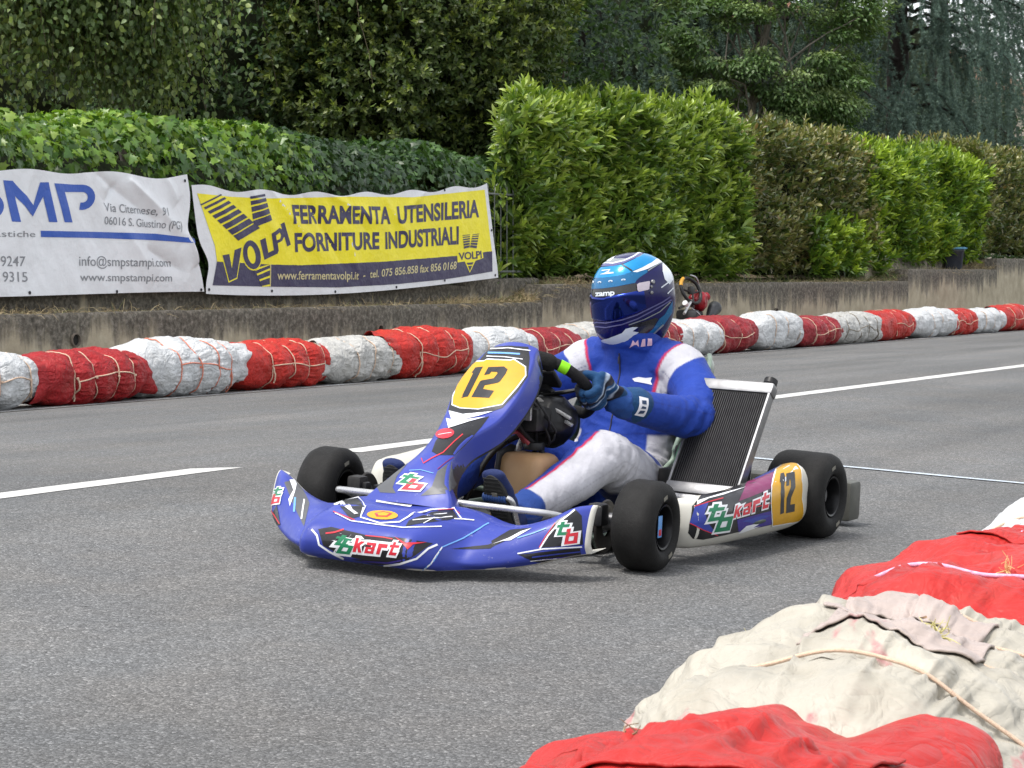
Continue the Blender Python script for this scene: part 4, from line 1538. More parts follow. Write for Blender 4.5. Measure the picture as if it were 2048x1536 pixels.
def banner(name, corners_px, edge_fn, creases, label, art, seed, eyelets, amp=1.0):
    """art: list of (material index, kind, data) in photo pixels"""
    q = on_wall(np.array(corners_px, float), NB)
    Q = quad_map(q)
    nu, nv = 280, 110
    U, V = np.meshgrid(np.linspace(0, 1, nu), np.linspace(0, 1, nv), indexing='ij')
    uv = np.stack([U, V], -1).reshape(-1, 2)
    AZ = Q(uv).reshape(nu, nv, 2)
    AZ = edge_fn(U, V, AZ)

    def depth(az):
        d = .02 * fbm(np.stack([az[..., 0] * 1.1, az[..., 1] * 1.4, az[..., 0] * 0 + seed], -1), 2, seed)
        d = d + .006 * ridged(np.stack([az[..., 0] * 3.2 + az[..., 1] * 2.2, az[..., 1] * 1.2, az[..., 0] * 0 + seed], -1), 2, seed + 3)
        for (p, r, w, h) in creases:
            p = on_wall(np.array([p], float), NB)[0]; r = on_wall(np.array([r], float), NB)[0]
            t = np.clip(((az - p) @ (r - p)) / ((r - p) @ (r - p)), 0, 1)
            dist = np.linalg.norm(az - (p + t[..., None] * (r - p)), axis=-1)
            d = d + h * np.exp(-(dist / (w * (.5 + t))) ** 1.3) * np.sin(np.clip(t * 1.1 + .12, 0, 1) * PI) ** .6
        return NB - d * amp
    G = RP(AZ[..., 0], depth(AZ), AZ[..., 1])
    mb = MB(); mb.keep = True
    mb.grid(G)
    mats = [B_WHITE, B_BLUE, B_GREY, B_YEL, B_NAVY, B_CREAM]

    def surf(az):
        n = depth(az)
        e = .004
        gx = (depth(az + [e, 0]) - n) / e; gy = (depth(az + [0, e]) - n) / e
        P = RP(az[:, 0], n, az[:, 1])
        Nn = nrm(-NN - 0 * P + gx[:, None] * RD + gy[:, None] * np.array([0, 0, 1.0]))
        return P, Nn
    lift = .0030
    for k, (mi, kind, data) in enumerate(art):
        if kind == 'poly':
            VF = shape2d([on_wall(np.asarray(d, float), NB) for d in data[0]], data[1] if len(data) > 1 else 0.0)
        else:
            s, quad, off, shear, sp = data
            V2, F = fit_text(s, on_wall(np.asarray(quad, float), NB), off, shear, sp)
            VF = (V2, F)
        lev = 0 if k < 2 or seed == 3 else (1 if mi == 3 else 2)
        decal(mb, surf, VF, mi, lift + .0012 * lev, .035)
    o = mb.build(name, mats, smooth=True, ang=180)
    tag(o, label, 'banner')
    for e in eyelets:
        az = on_wall(np.array([e], float), NB)
        P, Nn = surf(az)
        m2 = MB()
        m2.lathe([(.012, .001), (.013, .004), (.007, .005), (.006, .0005), (.0001, .0005)], P[0] + Nn[0] * .001, -Nn[0] * -1, 16)
        m2.build('eyelet', M_EYE, o)
    return o


Z4 = lambda L_: [(x / 2.844, 320 + y / 2.844) for x, y in L_]
Z5 = lambda L_: [(380 + x / 2.8444, 340 + y / 2.8444) for x, y in L_]


def edge_white(U, V, AZ):
    A = AZ.copy()
    # scalloped top edge, right hem leaning out towards the bottom corner
    A[..., 1] += V ** 3 * (.018 * np.sin(U * 26) - .02 * np.abs(np.sin(U * 9)))
    A[..., 0] -= np.clip((U - .85) / .15, 0, 1) * (.11 * np.exp(-((V - .5) / .22) ** 2))
    A[..., 1] -= (1 - V) ** 3 * .012 * np.sin(U * 5)
    return A


arc = lambda cx, cy, rx, ry, a0, a1, k=10: [(cx + rx * math.cos(t), cy + ry * math.sin(t)) for t in np.linspace(math.radians(a0), math.radians(a1), k)]
P_out = [(312, 132), (430, 140)] + arc(470, 212, 72, 72, -88, 88, 12) + [(455, 283), (462, 242)] + arc(472, 212, 30, 30, 80, -82, 8) + [(372, 182), (412, 355), (367, 354)]
S_low = arc(-62, 262, 85, 78, 65, -60, 10) + arc(-62, 158, 36, 36, 60, 180, 5) + [(-98, 150)]
white_art = [
    (1, 'poly', ([Z4([(22, 115), (76, 118), (195, 258), (230, 127), (279, 126), (327, 354), (282, 352), (249, 208), (192, 321), (88, 205), (115, 352), (68, 350)])],)),
    (1, 'poly', ([Z4(P_out)],)),
    (1, 'poly', ([Z4(arc(-55, 262, 80, 74, -70, 100, 14) + [(-120, 336), (-118, 290)] + arc(-55, 262, 38, 32, 95, -75, 10))],)),
    (1, 'poly', ([Z4([(238, 402), (560, 409), (880, 419), (1096, 446), (1099, 473), (870, 456), (560, 444), (240, 438)])],)),
    (2, 'text', ('Plastiche', Z4([(-92, 397), (207, 402), (207, 438), (-92, 436)]), .0, 0, 1)),
    (2, 'text', ('Via Citernese, 91', Z4([(598, 240), (941, 270), (939, 317), (600, 291)]), .004, 0, 1)),
    (2, 'text', ('06016 S. Giustino (PG)', Z4([(598, 318), (1028, 348), (1026, 396), (598, 365)]), .004, 0, 1)),
    (2, 'text', ('575649247', Z4([(-330, 543), (143, 545), (143, 604), (-330, 604)]), .004, 0, 1)),
    (2, 'text', ('575649315', Z4([(-330, 632), (152, 634), (152, 692), (-330, 692)]), .004, 0, 1)),
    (2, 'text', ('info@smpstampi.com', Z4([(447, 543), (985, 557), (985, 607), (447, 601)]), .004, 0, 1)),
    (2, 'text', ('www.smpstampi.com', Z4([(449, 640), (984, 646), (984, 690), (449, 688)]), .004, 0, 1)),
]
white_art[7] = (2, 'text', ('9247', Z4([(0, 543), (143, 545), (143, 604), (0, 604)]), .004, 0, 1))
white_art[8] = (2, 'text', ('9315', Z4([(8, 632), (152, 634), (152, 692), (8, 692)]), .004, 0, 1))
banner('advertising_banner', [(-420, 318), (375, 350), (409, 586), (-420, 596)], edge_white,
       [((200, 350), (345, 470), .05, -.03), ((262, 362), (390, 500), .06, .035), ((232, 372), (205, 420), .04, -.03), ((372, 470), (398, 545), .05, .05), ((300, 500), (395, 560), .07, -.035), ((330, 352), (360, 420), .05, .03), ((60, 352), (20, 560), .12, .02), ((250, 460), (330, 580), .10, .02)],
       'white printed banner with a big blue logo and grey contact lines', white_art, 3, Z4([(160, 755), (657, 748), (1145, 738), (1082, 443), (1050, 118)]))


def edge_yel(U, V, AZ):
    A = AZ.copy()
    top = np.clip((V - .5) / .5, 0, 1)
    A[..., 1] -= top ** 2 * (.085 * np.sin(np.clip(U, 0, 1) * PI) ** .8 - .018 * np.sin(U * 38))
    A[..., 1] -= (1 - V) ** 2 * (.085 * np.sin(U * PI) ** .9 * (1 - .5 * U))
    A[..., 0] += np.exp(-(U / .12) ** 2) * (.09 * np.exp(-((V - .28) / .16) ** 2))
    return A


def stripe(L0, R0, L1, R1, n, t0, t1):
    """n bands across an arm running from (L0,R0) to (L1,R1); t0, t1 filled share of the first and last band"""
    L0, R0, L1, R1 = (np.array(p, float) for p in (L0, R0, L1, R1))
    out = []
    ks = np.linspace(0, 1, n + 1) ** 1.25
    for i in range(n):
        f = t0 + (t1 - t0) * i / max(1, n - 1)
        a = ks[i] + (ks[i + 1] - ks[i]) * (1 - f); b = ks[i + 1]
        out.append([L0 + (L1 - L0) * a, R0 + (R1 - R0) * a, R0 + (R1 - R0) * b, L0 + (L1 - L0) * b])
    return out


yel = []
yel.append((3, 'poly', ([Z5(sub([(40, 132), (230, 152), (430, 162), (900, 152), (1270, 155), (1676, 112), (1716, 462), (1500, 490), (1100, 522), (640, 542), (460, 538), (152, 522), (140, 430)], 3))],)))
yel.append((4, 'poly', ([Z5(sub([(152, 520), (460, 537), (640, 541), (1100, 521), (1500, 489), (1717, 461), (1722, 577), (1450, 622), (1170, 650), (840, 668), (470, 664), (126, 656)], 3))],)))
for b in stripe((48, 186), (165, 128), (272, 402), (398, 330), 8, .42, .84):
    yel.append((4, 'poly', ([Z5(b)],)))
for b in stripe((338, 140), (424, 128), (364, 328), (462, 285), 5, .62, .84):
    yel.append((4, 'poly', ([Z5(b)],)))
yel.append((3, 'poly', ([Z5([(368, 560), (460, 535), (462, 662), (415, 664)])],)))
for b in ([(362, 578), (456, 540), (456, 558), (372, 594)], [(378, 604), (456, 570), (456, 600), (392, 624)], [(396, 634), (456, 612), (456, 650), (410, 660)]):
    yel.append((4, 'poly', ([Z5(b)],)))
vq = Z5([(150, 465), (535, 262), (592, 428), (236, 648)])
vol = [('V', [(178, 482), (290, 445), (300, 560), (236, 632)]), ]
LET = {
    'V': [(182, 485), (222, 478), (238, 560), (252, 455), (292, 440), (266, 612), (222, 632)],
    'L': [(398, 400), (428, 385), (446, 470), (494, 446), (498, 474), (424, 512)],
    'P': [(458, 362), (505, 330), (530, 340), (538, 372), (520, 402), (494, 416), (502, 462), (478, 474)],
    'I': [(512, 308), (534, 296), (572, 424), (550, 436)],
}
oc = lambda cx, cy, rx, ry, rot, k=22: [(cx + rx * math.cos(t) * math.cos(rot) - ry * math.sin(t) * math.sin(rot), cy + rx * math.cos(t) * math.sin(rot) + ry * math.sin(t) * math.cos(rot)) for t in np.linspace(0, 2 * PI, k, endpoint=False)]
O_out, O_in = oc(352, 482, 50, 84, -.22), oc(350, 482, 22, 52, -.22)
P_in = [(482, 372), (506, 356), (514, 372), (506, 392), (488, 400)]
for k in ('V', 'L', 'P', 'I'):
    yel.append((3, 'poly', ([Z5(LET[k])], .011)))
yel.append((3, 'poly', ([Z5(O_out)], .011)))
for k in ('V', 'L', 'I'):
    yel.append((4, 'poly', ([Z5(LET[k])],)))
yel.append((4, 'poly', ([Z5(LET['P']), Z5(P_in)],)))
yel.append((4, 'poly', ([Z5(O_out), Z5(O_in)],)))
yel.append((5, 'poly', ([Z5([(458, 537), (462, 537), (462, 664), (458, 664)])],)))
yel.append((4, 'text', ('FERRAMENTA', Z5([(578, 196), (1138, 208), (1140, 303), (583, 301)]), .036, 0, 1.02)))
yel.append((4, 'text', ('UTENSILERIA', Z5([(1172, 206), (1646, 166), (1644, 264), (1176, 303)]), .036, 0, 1.02)))
yel.append((4, 'text', ('FORNITURE', Z5([(592, 356), (1070, 352), (1072, 446), (597, 462)]), .036, 0, 1.02)))
yel.append((4, 'text', ('INDUSTRIALI', Z5([(1106, 352), (1523, 318), (1525, 418), (1108, 446)]), .036, 0, 1.02)))
yel.append((5, 'text', ('www.ferramentavolpi.it', Z5([(498, 572), (955, 576), (955, 622), (498, 622)]), .012, 0, 1)))
yel.append((5, 'text', ('-  tel. 075 856.858 fax 856 0168', Z5([(980, 574), (1514, 518), (1512, 562), (982, 617)]), .014, .08, 1)))
for b in stripe((1546, 366), (1590, 362), (1556, 448), (1588, 440), 6, .45, .8):
    yel.append((4, 'poly', ([Z5(b)],)))
for b in stripe((1606, 362), (1645, 356), (1590, 440), (1628, 446), 6, .45, .8):
    yel.append((4, 'poly', ([Z5(b)],)))
yel.append((3, 'poly', ([Z5([(1516, 462), (1662, 452), (1668, 500), (1622, 516), (1588, 584), (1560, 520), (1520, 526)])],)))
yel.append((4, 'text', ('VOLPI', Z5([(1524, 470), (1656, 458), (1658, 500), (1526, 512)]), .03, 0, .95)))
for b in ([(1570, 528), (1610, 524), (1604, 538), (1576, 540)], [(1578, 546), (1602, 544), (1588, 576)]):
    yel.append((4, 'poly', ([Z5(b)],)))
banner('advertising_banner', Z5([(8, 86), (1690, 78), (1756, 612), (88, 704)]), edge_yel,
       [((540, 378), (680, 560), .06, .035), ((600, 380), (720, 590), .05, -.03), ((650, 384), (800, 470), .05, .03), ((690, 388), (760, 520), .05, -.022), ((500, 372), (600, 560), .07, .02), ((770, 400), (840, 510), .06, .028), ((850, 385), (780, 450), .05, .02), ((430, 400), (520, 520), .08, .02), ((930, 390), (900, 540), .12, .015), ((700, 480), (720, 575), .05, .03)],
       'yellow and navy printed banner with large dark capital lettering', yel, 8,
       Z5([(105, 680), (470, 688), (826, 692), (1172, 666), (1446, 628), (1738, 598), (1716, 342), (1447, 114)]), .5)
# small posts that carry the banners' lower corners
# ================================================================== RACING KART (local axes: x forward, y left, z up, origin under the rear axle)
HDG = 4.1915
NRM = nrm(np.cross(RD, NN + np.array([0, 0, SLOPE])))
KF = np.array([math.cos(HDG), math.sin(HDG), 0.0]); KF = nrm(KF - NRM * (KF @ NRM)); KL = np.cross(NRM, KF)
KM = np.stack([KF, KL, NRM], 1)
KO = np.array([.4293, 7.6165, 0.0]); KO[2] = SLOPE * (KO @ NN)
to_world = lambda P: KO + np.asarray(P, float) @ KM.T

kart = empty('racing_kart', KO, 0, 'blue racing kart with yellow number plates cornering on the road', 'go kart')
kart.rotation_euler = Matrix(KM.tolist()).to_euler()


def plastic(name, col, rough=.32, scuff=(.5, .5, .52), amt=.35, coat=.12, var=.08):
    t = NT(name)
    o = t.obj()
    c = t.ramp(t.noise(6, 4, .6, o), [(.3, tuple(x * (1 - var) for x in col)), (.7, tuple(min(1, x * (1 + var)) for x in col))])
    sc = t.math('MULTIPLY', t.ramp(t.noise(9, 6, .75, t.mapping(o, (1, 3, 6))), [(.60, 0), (.72, amt)]), t.ramp(t.noise(160, 3, .7, o), [(.45, 0), (.6, 1)]))
    c = t.mix(sc, c, scuff)
    dirt = t.ramp(t.noise(3.4, 7, .75, o), [(.55, 0), (.85, .30)])
    c = t.mix(dirt, c, (.10, .09, .08))
    t.set(Base_Color=c, Coat_Weight=coat, Coat_Roughness=.2, Specular_IOR_Level=.3)
    t.set(Roughness=t.ramp(t.noise(22, 5, .65, o), [(.3, rough - .06), (.7, rough + .16)]))
    return t.m


P_BLUE = plastic('fairing_blue', (.027, .043, .265), .34)
P_BLACK = plastic('sticker_black', (.010, .010, .012), .3, (.2, .2, .2), .3)
P_GREY = plastic('sticker_grey', (.075, .077, .082), .4, (.3, .3, .3), .4)
P_WHITE = plastic('sticker_white', (.66, .67, .69), .35, (.25, .25, .25), .4)
P_RED = plastic('sticker_red', (.50, .02, .035), .35)
P_GREEN = plastic('sticker_green', (.008, .16, .07), .35)
P_YEL = plastic('plate_yellow', (.52, .27, .005), .4, (.3, .25, .1), .25)
P_LBLUE = plastic('sticker_pale_blue', (.12, .30, .62), .35)
P_MAG = plastic('sticker_magenta', (.16, .012, .075), .35)
P_PUR = plastic('sticker_violet', (.035, .02, .20), .35)
P_BONE = plastic('white_plastic', (.50, .485, .43), .42, (.2, .18, .15), .5)
GFX = [P_BLUE, P_BLACK, P_GREY, P_WHITE, P_RED, P_GREEN, P_YEL, P_LBLUE, P_MAG, P_PUR, P_BONE]
BL, BK, GY, WH, RE, GR, YE, LB, MG, PU, BN = range(11)

# tiny alphabet for the slanted logo (unit boxes)
GLY = {
    't': [[(.30, 1), (.58, 1), (.53, .80), (.95, .80), (.90, .60), (.48, .60), (.42, .26), (.86, .26), (.80, .04), (.12, .04), (.24, .60), (.04, .60), (.08, .80), (.28, .80)]],
    'b': [[(.14, 1), (.44, 1), (.38, .68), (.98, .68), (.90, .0), (.02, 0)], [(.34, .48), (.68, .48), (.64, .20), (.29, .20)]],
    'k': [[(.10, 1), (.38, 1), (.34, .62), (.62, .80), (.98, .80), (.58, .50), (.86, .0), (.54, .0), (.36, .36), (.32, .0), (.02, .0)]],
    'a': [[(.10, .78), (.96, .78), (.86, 0), (.02, 0), (.06, .46), (.62, .46), (.64, .58), (.08, .58)], [(.32, .30), (.62, .30), (.60, .18), (.31, .18)]],
    'r': [[(.08, .78), (.94, .78), (.92, .50), (.42, .50), (.36, 0), (.04, 0)]],
}


def tracer(G, us, vs):
    """finds where a photographed mark sits on a surface grid (kart axes): pixel -> (u, v)"""
    Wd = to_world(G)
    PX = to_px(Wd)
    Nr = nrm(np.cross(np.gradient(Wd, axis=0), np.gradient(Wd, axis=1)))
    face = (Nr * (CAMP - Wd)).sum(-1)
    if np.linalg.norm(G[0].mean(0) - G[-1].mean(0)) < .01:      # closed shell: outward is away from its middle
        if np.median((Nr * (Wd - Wd.mean((0, 1)))).sum(-1)) < 0:
            face = -face
    elif np.median(face) < 0:
        face = -face
    du = np.gradient(PX, axis=0); dv = np.gradient(PX, axis=1)
    us = np.asarray(us, float); vs = np.asarray(vs, float)

    def f(p):
        p = np.asarray(p, float)
        out = []
        for q in p:
            d = ((PX - q) ** 2).sum(-1) + np.where(face < 0.0, 1e5, 0)
            i, j = np.unravel_index(np.argmin(d), d.shape)
            J = np.stack([du[i, j], dv[i, j]], 1)
            try:
                s = np.linalg.solve(J, q - PX[i, j])
            except np.linalg.LinAlgError:
                s = np.zeros(2)
            s = np.clip(s, -1.2, 1.2)
            out.append((np.interp(i + s[0], np.arange(len(us)), us), np.interp(j + s[1], np.arange(len(vs)), vs)))
        return np.array(out)
    return f


def strip(pts, w):
    """thin line as an outline (pixels)"""
    p = np.asarray(pts, float)
    t = nrm(np.gradient(p, axis=0)); n = np.stack([-t[:, 1], t[:, 0]], 1) * w / 2
    return np.concatenate([p + n, (p - n)[::-1]])


def oval(cx, cy, rx, ry, rot=0.0, k=28):
    return oc(cx, cy, rx, ry, rot, k)


def art_on(mb, G, us, vs, items, flip, step, base=.0008, gap=.0005):
    """items: (material, [outline in photo pixels, holes...], level)"""
    tr = tracer(G, us, vs)
    sf = grid_surf(G, us, vs)
    su = np.asarray(us); sv = np.asarray(vs)
    # work in an evenly scaled design plane
    Lu = np.linalg.norm(np.diff(G, axis=0), axis=-1).mean() * (len(us) - 1) / (us[-1] - us[0])
    Lv = np.linalg.norm(np.diff(G, axis=1), axis=-1).mean() * (len(vs) - 1) / (vs[-1] - vs[0])
    sc = np.array([Lu, Lv])

    def surf(V):
        P, Nn = sf(V / sc)
        return P, Nn * flip
    for it in items:
        m, loops, lv = it[:3]
        off = it[3] if len(it) > 3 else 0.0
        lo = [tr(sub(l, 3) if len(l) < 20 else l) * sc for l in loops]
        VF = shape2d(lo, off)
        decal(mb, surf, VF, m, base + gap * lv, step)


def glyph_items(ch, quad, col, outl=None, off=.004, lv=3):
    qm = quad_map(np.array(quad, float))
    loops = [qm(np.array(l, float)) for l in GLY[ch]]
    it = []
    if outl is not None:
        it.append((outl, loops[:1], lv, off))
    it.append((col, loops, lv + 1))
    return it


def word_items(word, quad, col, outl, off=.004, lv=3, gap=.04):
    q = quad_map(np.array(quad, float))
    n = len(word); a, b = [], []
    for i, ch in enumerate(word):
        u0, u1 = i / n + gap / n, (i + 1) / n - gap / n
        c = q(np.array([[u0, 1.0], [u1, 1.0], [u1, 0.0], [u0, 0.0]]))
        it = glyph_items(ch, c, col, outl, off, lv)
        a.append(it[0]); b.append(it[1])
    return a + b


# ------------------------------------------------------------------ wheels
def rubber():
    t = NT('slick_rubber')
    o = t.obj()
    c = t.ramp(t.noise(14, 6, .7, o), [(.3, (.009, .0088, .0086)), (.62, (.017, .0165, .016)), (.85, (.030, .029, .028))])
    g = t.ramp(t.noise(170, 3, .75, o), [(.6, 0), (.78, .5)])
    c = t.mix(g, c, (.045, .043, .04))
    t.set(Base_Color=c, Roughness=.68, Specular_IOR_Level=.16)
    t.bump(t.noise(120, 4, .7, o), .35, .004)
    return t.m


M_RUB = rubber()
M_RIM = simple('black_rim', (.012, .012, .013), .35, .5, nscale=20)
M_ALU = simple('brushed_aluminium', (.21, .21, .215), .42, .9, var=.15, nscale=40)
M_STEEL = simple('steel_tube', (.42, .42, .43), .3, .9, var=.2, nscale=25, grime=(.10, .09, .08), glo=.5, ghi=.8)
M_CHROME = simple('pale_tube', (.46, .46, .46), .28, .6, var=.12, nscale=18, grime=(.2, .19, .18))
M_FRAME = simple('frame_paint', (.055, .075, .06), .4, .3, var=.25, nscale=18, grime=(.03, .03, .028))
M_BLKP = simple('black_part', (.012, .012, .013), .45, 0, var=.3, nscale=30, grime=(.05, .045, .04))
M_IRON = simple('brake_iron', (.06, .055, .05), .45, .7, var=.3, nscale=20)


def wheel(side, a, b, R, Wd, steer=0.0, label=None, front=True):
    """side +1 left"""
    w = empty('wheel', (a, b, R), 0)
    w.parent = kart
    w.rotation_euler = (0, 0, steer)
    hw = Wd / 2
    rr = .0635
    prof = [(rr + .004, -hw + .018), (rr + .010, -hw + .006), (rr + .022, -hw + .001), (R - .038, -hw - .001 + .0), (R - .022, -hw + .004), (R - .008, -hw + .014), (R - .001, -hw + .03)]
    m = [(R + .0005 * math.cos(t), t / PI * 0 + (-hw + .03) + (Wd - .06) * f) for f, t in zip(np.linspace(.1, .9, 7), np.linspace(0, PI, 7))]
    prof = prof + m + [(r, -h) for r, h in prof[::-1]]
    mb = MB(); mb.lathe(prof, (0, 0, 0), (0, 1, 0), 72, 0)
    # raised marks on the outer and inner wall
    for s in (1, -1):
        for k, (ang, ln) in enumerate(((1.15, .30), (4.2, .3))):
            th = np.linspace(ang, ang + ln, 8)
            G = np.array([[(rho * math.cos(t), s * (hw + .0010 - (.0035 if rho > R - .032 else 0)), rho * math.sin(t)) for rho in (R - .047, R - .035)] for t in th])
            mb.grid(G, mi=1)
    mb.build('tyre', [M_RUB, simple('tyre_mark', (.17, .16, .13), .6)], w, ang=60)
    mb = MB()
    o = side
    pr = [(rr + .004, -hw + .018), (rr + .001, -hw + .008), (rr - .004, -hw + .010), (rr - .008, -hw + .02), (rr - .011, -hw * .2), (rr - .012, hw * .35), (rr - .009, hw - .022), (rr - .004, hw - .010), (rr + .001, hw - .008), (rr + .004, hw - .018)]
    mb.lathe(pr, (0, 0, 0), (0, 1, 0), 48, 0)
    dep = o * (hw * (.15 if front else -.1))
    mb.lathe([(rr - .011, dep), (.045, dep + o * .004), (.03, dep + o * .012), (.022, dep + o * .022), (.02, dep + o * .03), (.0001, dep + o * .031)], (0, 0, 0), (0, 1, 0), 36, 0)
    for k in range(3):
        t = k * 2 * PI / 3 + .4
        mb.lathe([(.006, 0), (.006, .012), (.0001, .012)], (.036 * math.cos(t), dep, .036 * math.sin(t)), (0, o, 0), 10, 1)
    mb.build('rim', [M_RIM, M_ALU], w, ang=45)
    if side > 0 and front:
        mb = MB()
        mb.box((0, dep + o * .0335, .0), (.028, .002, .062), 0, bev=.0006)
        mb.box((0, dep + o * .0335, -.017), (.018, .0034, .018), 1, bev=.0004)
        mb.build('hub_sticker', [P_LBLUE, P_RED], w)
    return w


TF, WB = .5424, 1.052
wheel(1, WB, TF, .13, .132, .0657)
wheel(-1, WB, -TF, .13, .132, .0657)
wheel(1, 0, .595, .138, .205, 0, front=False)
wheel(-1, 0, -.595, .138, .205, 0, front=False)

# ------------------------------------------------------------------ front fairing
ub = np.concatenate([np.linspace(-.535, -.1, 64), np.linspace(-.1, .1, 22)[1:], np.linspace(.1, .535, 64)[1:]])
nvf = 60
vv = np.linspace(0, 1, nvf)
ST = [0, .10, .165, .215, .27, .34, .43, .50, .535]
# control rows per station: back edge of deck, deck, front upper lip, face middle, face bottom, under-lip   (x, z)
FP = np.array([
    [(1.385, .175), (1.475, .180), (1.570, .172), (1.655, .150), (1.715, .118), (1.728, .085), (1.720, .050), (1.690, .030)],
    [(1.380, .172), (1.470, .178), (1.565, .170), (1.652, .148), (1.712, .116), (1.726, .084), (1.718, .050), (1.688, .030)],
    [(1.375, .166), (1.462, .172), (1.555, .164), (1.640, .143), (1.700, .112), (1.716, .082), (1.708, .048), (1.678, .028)],
    [(1.370, .156), (1.450, .162), (1.530, .152), (1.598, .132), (1.645, .106), (1.672, .078), (1.676, .046), (1.648, .028)],
    [(1.366, .140), (1.430, .146), (1.496, .136), (1.540, .118), (1.572, .098), (1.598, .076), (1.614, .046), (1.590, .030)],
    [(1.362, .134), (1.408, .142), (1.455, .136), (1.492, .122), (1.520, .102), (1.544, .078), (1.556, .048), (1.532, .034)],
    [(1.352, .160), (1.382, .168), (1.412, .162), (1.436, .148), (1.458, .124), (1.474, .096), (1.482, .066), (1.462, .050)],
    [(1.335, .198), (1.352, .204), (1.370, .198), (1.386, .182), (1.402, .154), (1.414, .122), (1.416, .090), (1.400, .072)],
    [(1.318, .206), (1.328, .210), (1.340, .204), (1.350, .188), (1.360, .160), (1.368, .128), (1.370, .096), (1.360, .078)],
])


def fairing_grid():
    R = lerp_stations(np.abs(ub), ST, FP)
    G = np.zeros((len(ub), nvf, 3))
    for i, b in enumerate(ub):
        c = spline(R[i], nvf)
        G[i, :, 0] = c[:, 0]; G[i, :, 1] = b * (.965 if b > 0 else 1.0); G[i, :, 2] = c[:, 1]
    # step between the chin and the swept wings, and a pressed swage on the deck
    A, Z, B_ = G[..., 0], G[..., 2], np.abs(G[..., 1])
    vq_ = np.linspace(0, 1, nvf)[None]
    face = np.clip((vq_ - .42) / .12, 0, 1) * np.clip((1.02 - vq_) / .1, 0, 1)
    G[..., 0] += .020 * np.exp(-((B_ - .178) / .030) ** 2) * face - .020 * np.exp(-((B_ - .245) / .028) ** 2) * face
    G[..., 2] += .007 * np.exp(-((vq_ - .47) / .030) ** 2) * np.exp(-(B_ / .19) ** 6) - .005 * np.exp(-((vq_ - .40) / .03) ** 2) * np.exp(-(B_ / .22) ** 6)
    G[..., 2] += .006 * np.exp(-((vq_ - .13) / .05) ** 2) * np.exp(-((B_ - .17) / .05) ** 2)
    G[..., 2] -= .010 * np.exp(-((A - 1.50) / .05) ** 2) * np.exp(-((B_ - .0) / .10) ** 2)
    return G


FG = fairing_grid()
mb = MB(); mb.keep = True
mb.grid(FG, mi=BL)
# rolled white end returns and hidden back skin, so the shell has body
for e, s in ((0, -1), (-1, 1)):
    ed = FG[e]
    cen = ed.mean(0)
    rows = [ed]
    for k, (dx, dy, sh) in enumerate(((-.003, .005, .99), (-.010, .009, .975), (-.020, .008, .94), (-.030, .002, .88), (-.036, -.012, .8))):
        r = cen + (ed - cen) * sh
        r = r + np.array([dx, s * dy, 0])
        rows.append(r)
    mb.grid(np.array(rows), mi=BN)
Bk = FG.copy(); Bk[..., 0] -= .012; Bk[..., 2] -= .006
mb.grid(Bk[:, ::3], mi=BN)
lip = np.stack([FG[:, -1], FG[:, -1] + np.array([-.03, 0, -.004]), FG[:, -1] + np.array([-.12, 0, .004])], 1)
mb.grid(lip, mi=BN)
edge = np.stack([FG[:, 0], FG[:, 0] + np.array([-.004, 0, -.006]), FG[:, 0] + np.array([-.002, 0, -.02])], 1)
mb.grid(edge, mi=BL)

FZ = lambda L_: [(500 + x / 2.7676, 840 + y / 2.7676) for x, y in L_]
fz = []
fa = lambda m, pts, lv=0, off=0.0: fz.append((m, [FZ(pts)], lv, off))
fl = lambda m, pts, w, lv=2: fz.append((m, [strip(FZ(pts), w)], lv))
# front face
fa(BK, [(378, 604), (450, 592), (640, 636), (830, 652), (1012, 682), (930, 738), (850, 790), (700, 792), (490, 742), (405, 694)])
fa(BK, [(560, 770), (640, 775), (780, 800), (700, 802)], 0)
fl(WH, [(342, 606), (372, 640), (384, 690), (440, 728), (520, 768)], 4.0)
fl(WH, [(1036, 690), (985, 712), (920, 768), (830, 796), (740, 806)], 4.0)
fl(RE, [(420, 628), (470, 622), (520, 606)], 3)
fl(RE, [(640, 640), (740, 650), (790, 660)], 2)
fa(RE, [(800, 645), (860, 680), (980, 676), (900, 690), (872, 718), (850, 690)], 2)
fl(PU, [(620, 780), (760, 790), (840, 776)], 3)
fl(LB, [(1322, 572), (1180, 655), (1062, 704), (1015, 780), (955, 830)], 2.4)
fl(WH, [(1062, 704), (1025, 755), (1000, 795), (950, 835)], 2.6)
# wing facing the camera
fa(BK, [(1640, 640), (1700, 556), (1800, 494), (1836, 530), (1843, 690), (1606, 708)])
fa(BK, [(1484, 745), (1826, 708), (1838, 778), (1660, 806), (1560, 780)])
fl(BL, [(1560, 760), (1690, 742), (1826, 728)], 2.6, 2)
fl(PU, [(1590, 772), (1720, 760), (1830, 748)], 2, 2)
fl(WH, [(1604, 712), (1650, 640), (1720, 560), (1798, 498)], 3.0, 2)
fl(WH, [(1480, 740), (1620, 714), (1836, 702)], 2.6, 2)
fl(RE, [(1600, 706), (1632, 650), (1690, 570)], 1.6, 2)
fa(BK, [(1335, 670), (1440, 608), (1560, 596), (1480, 640), (1345, 700)])
fa(BK, [(1110, 713), (1320, 690), (1420, 650), (1330, 712), (1240, 716)])
fa(WH, [(1335, 690), (1430, 655), (1500, 618), (1560, 600), (1440, 668), (1400, 670)], 2)
fl(LB, [(1480, 655), (1560, 630), (1640, 600)], 2, 2)
fl(WH, [(1550, 780), (1640, 770), (1700, 765)], 1.6, 2)
fz += glyph_items('t', FZ([(1700, 568), (1776, 560), (1766, 640), (1686, 644)]), GR, WH, .006)
fz += glyph_items('b', FZ([(1742, 606), (1818, 592), (1816, 680), (1734, 690)]), RE, WH, .006)
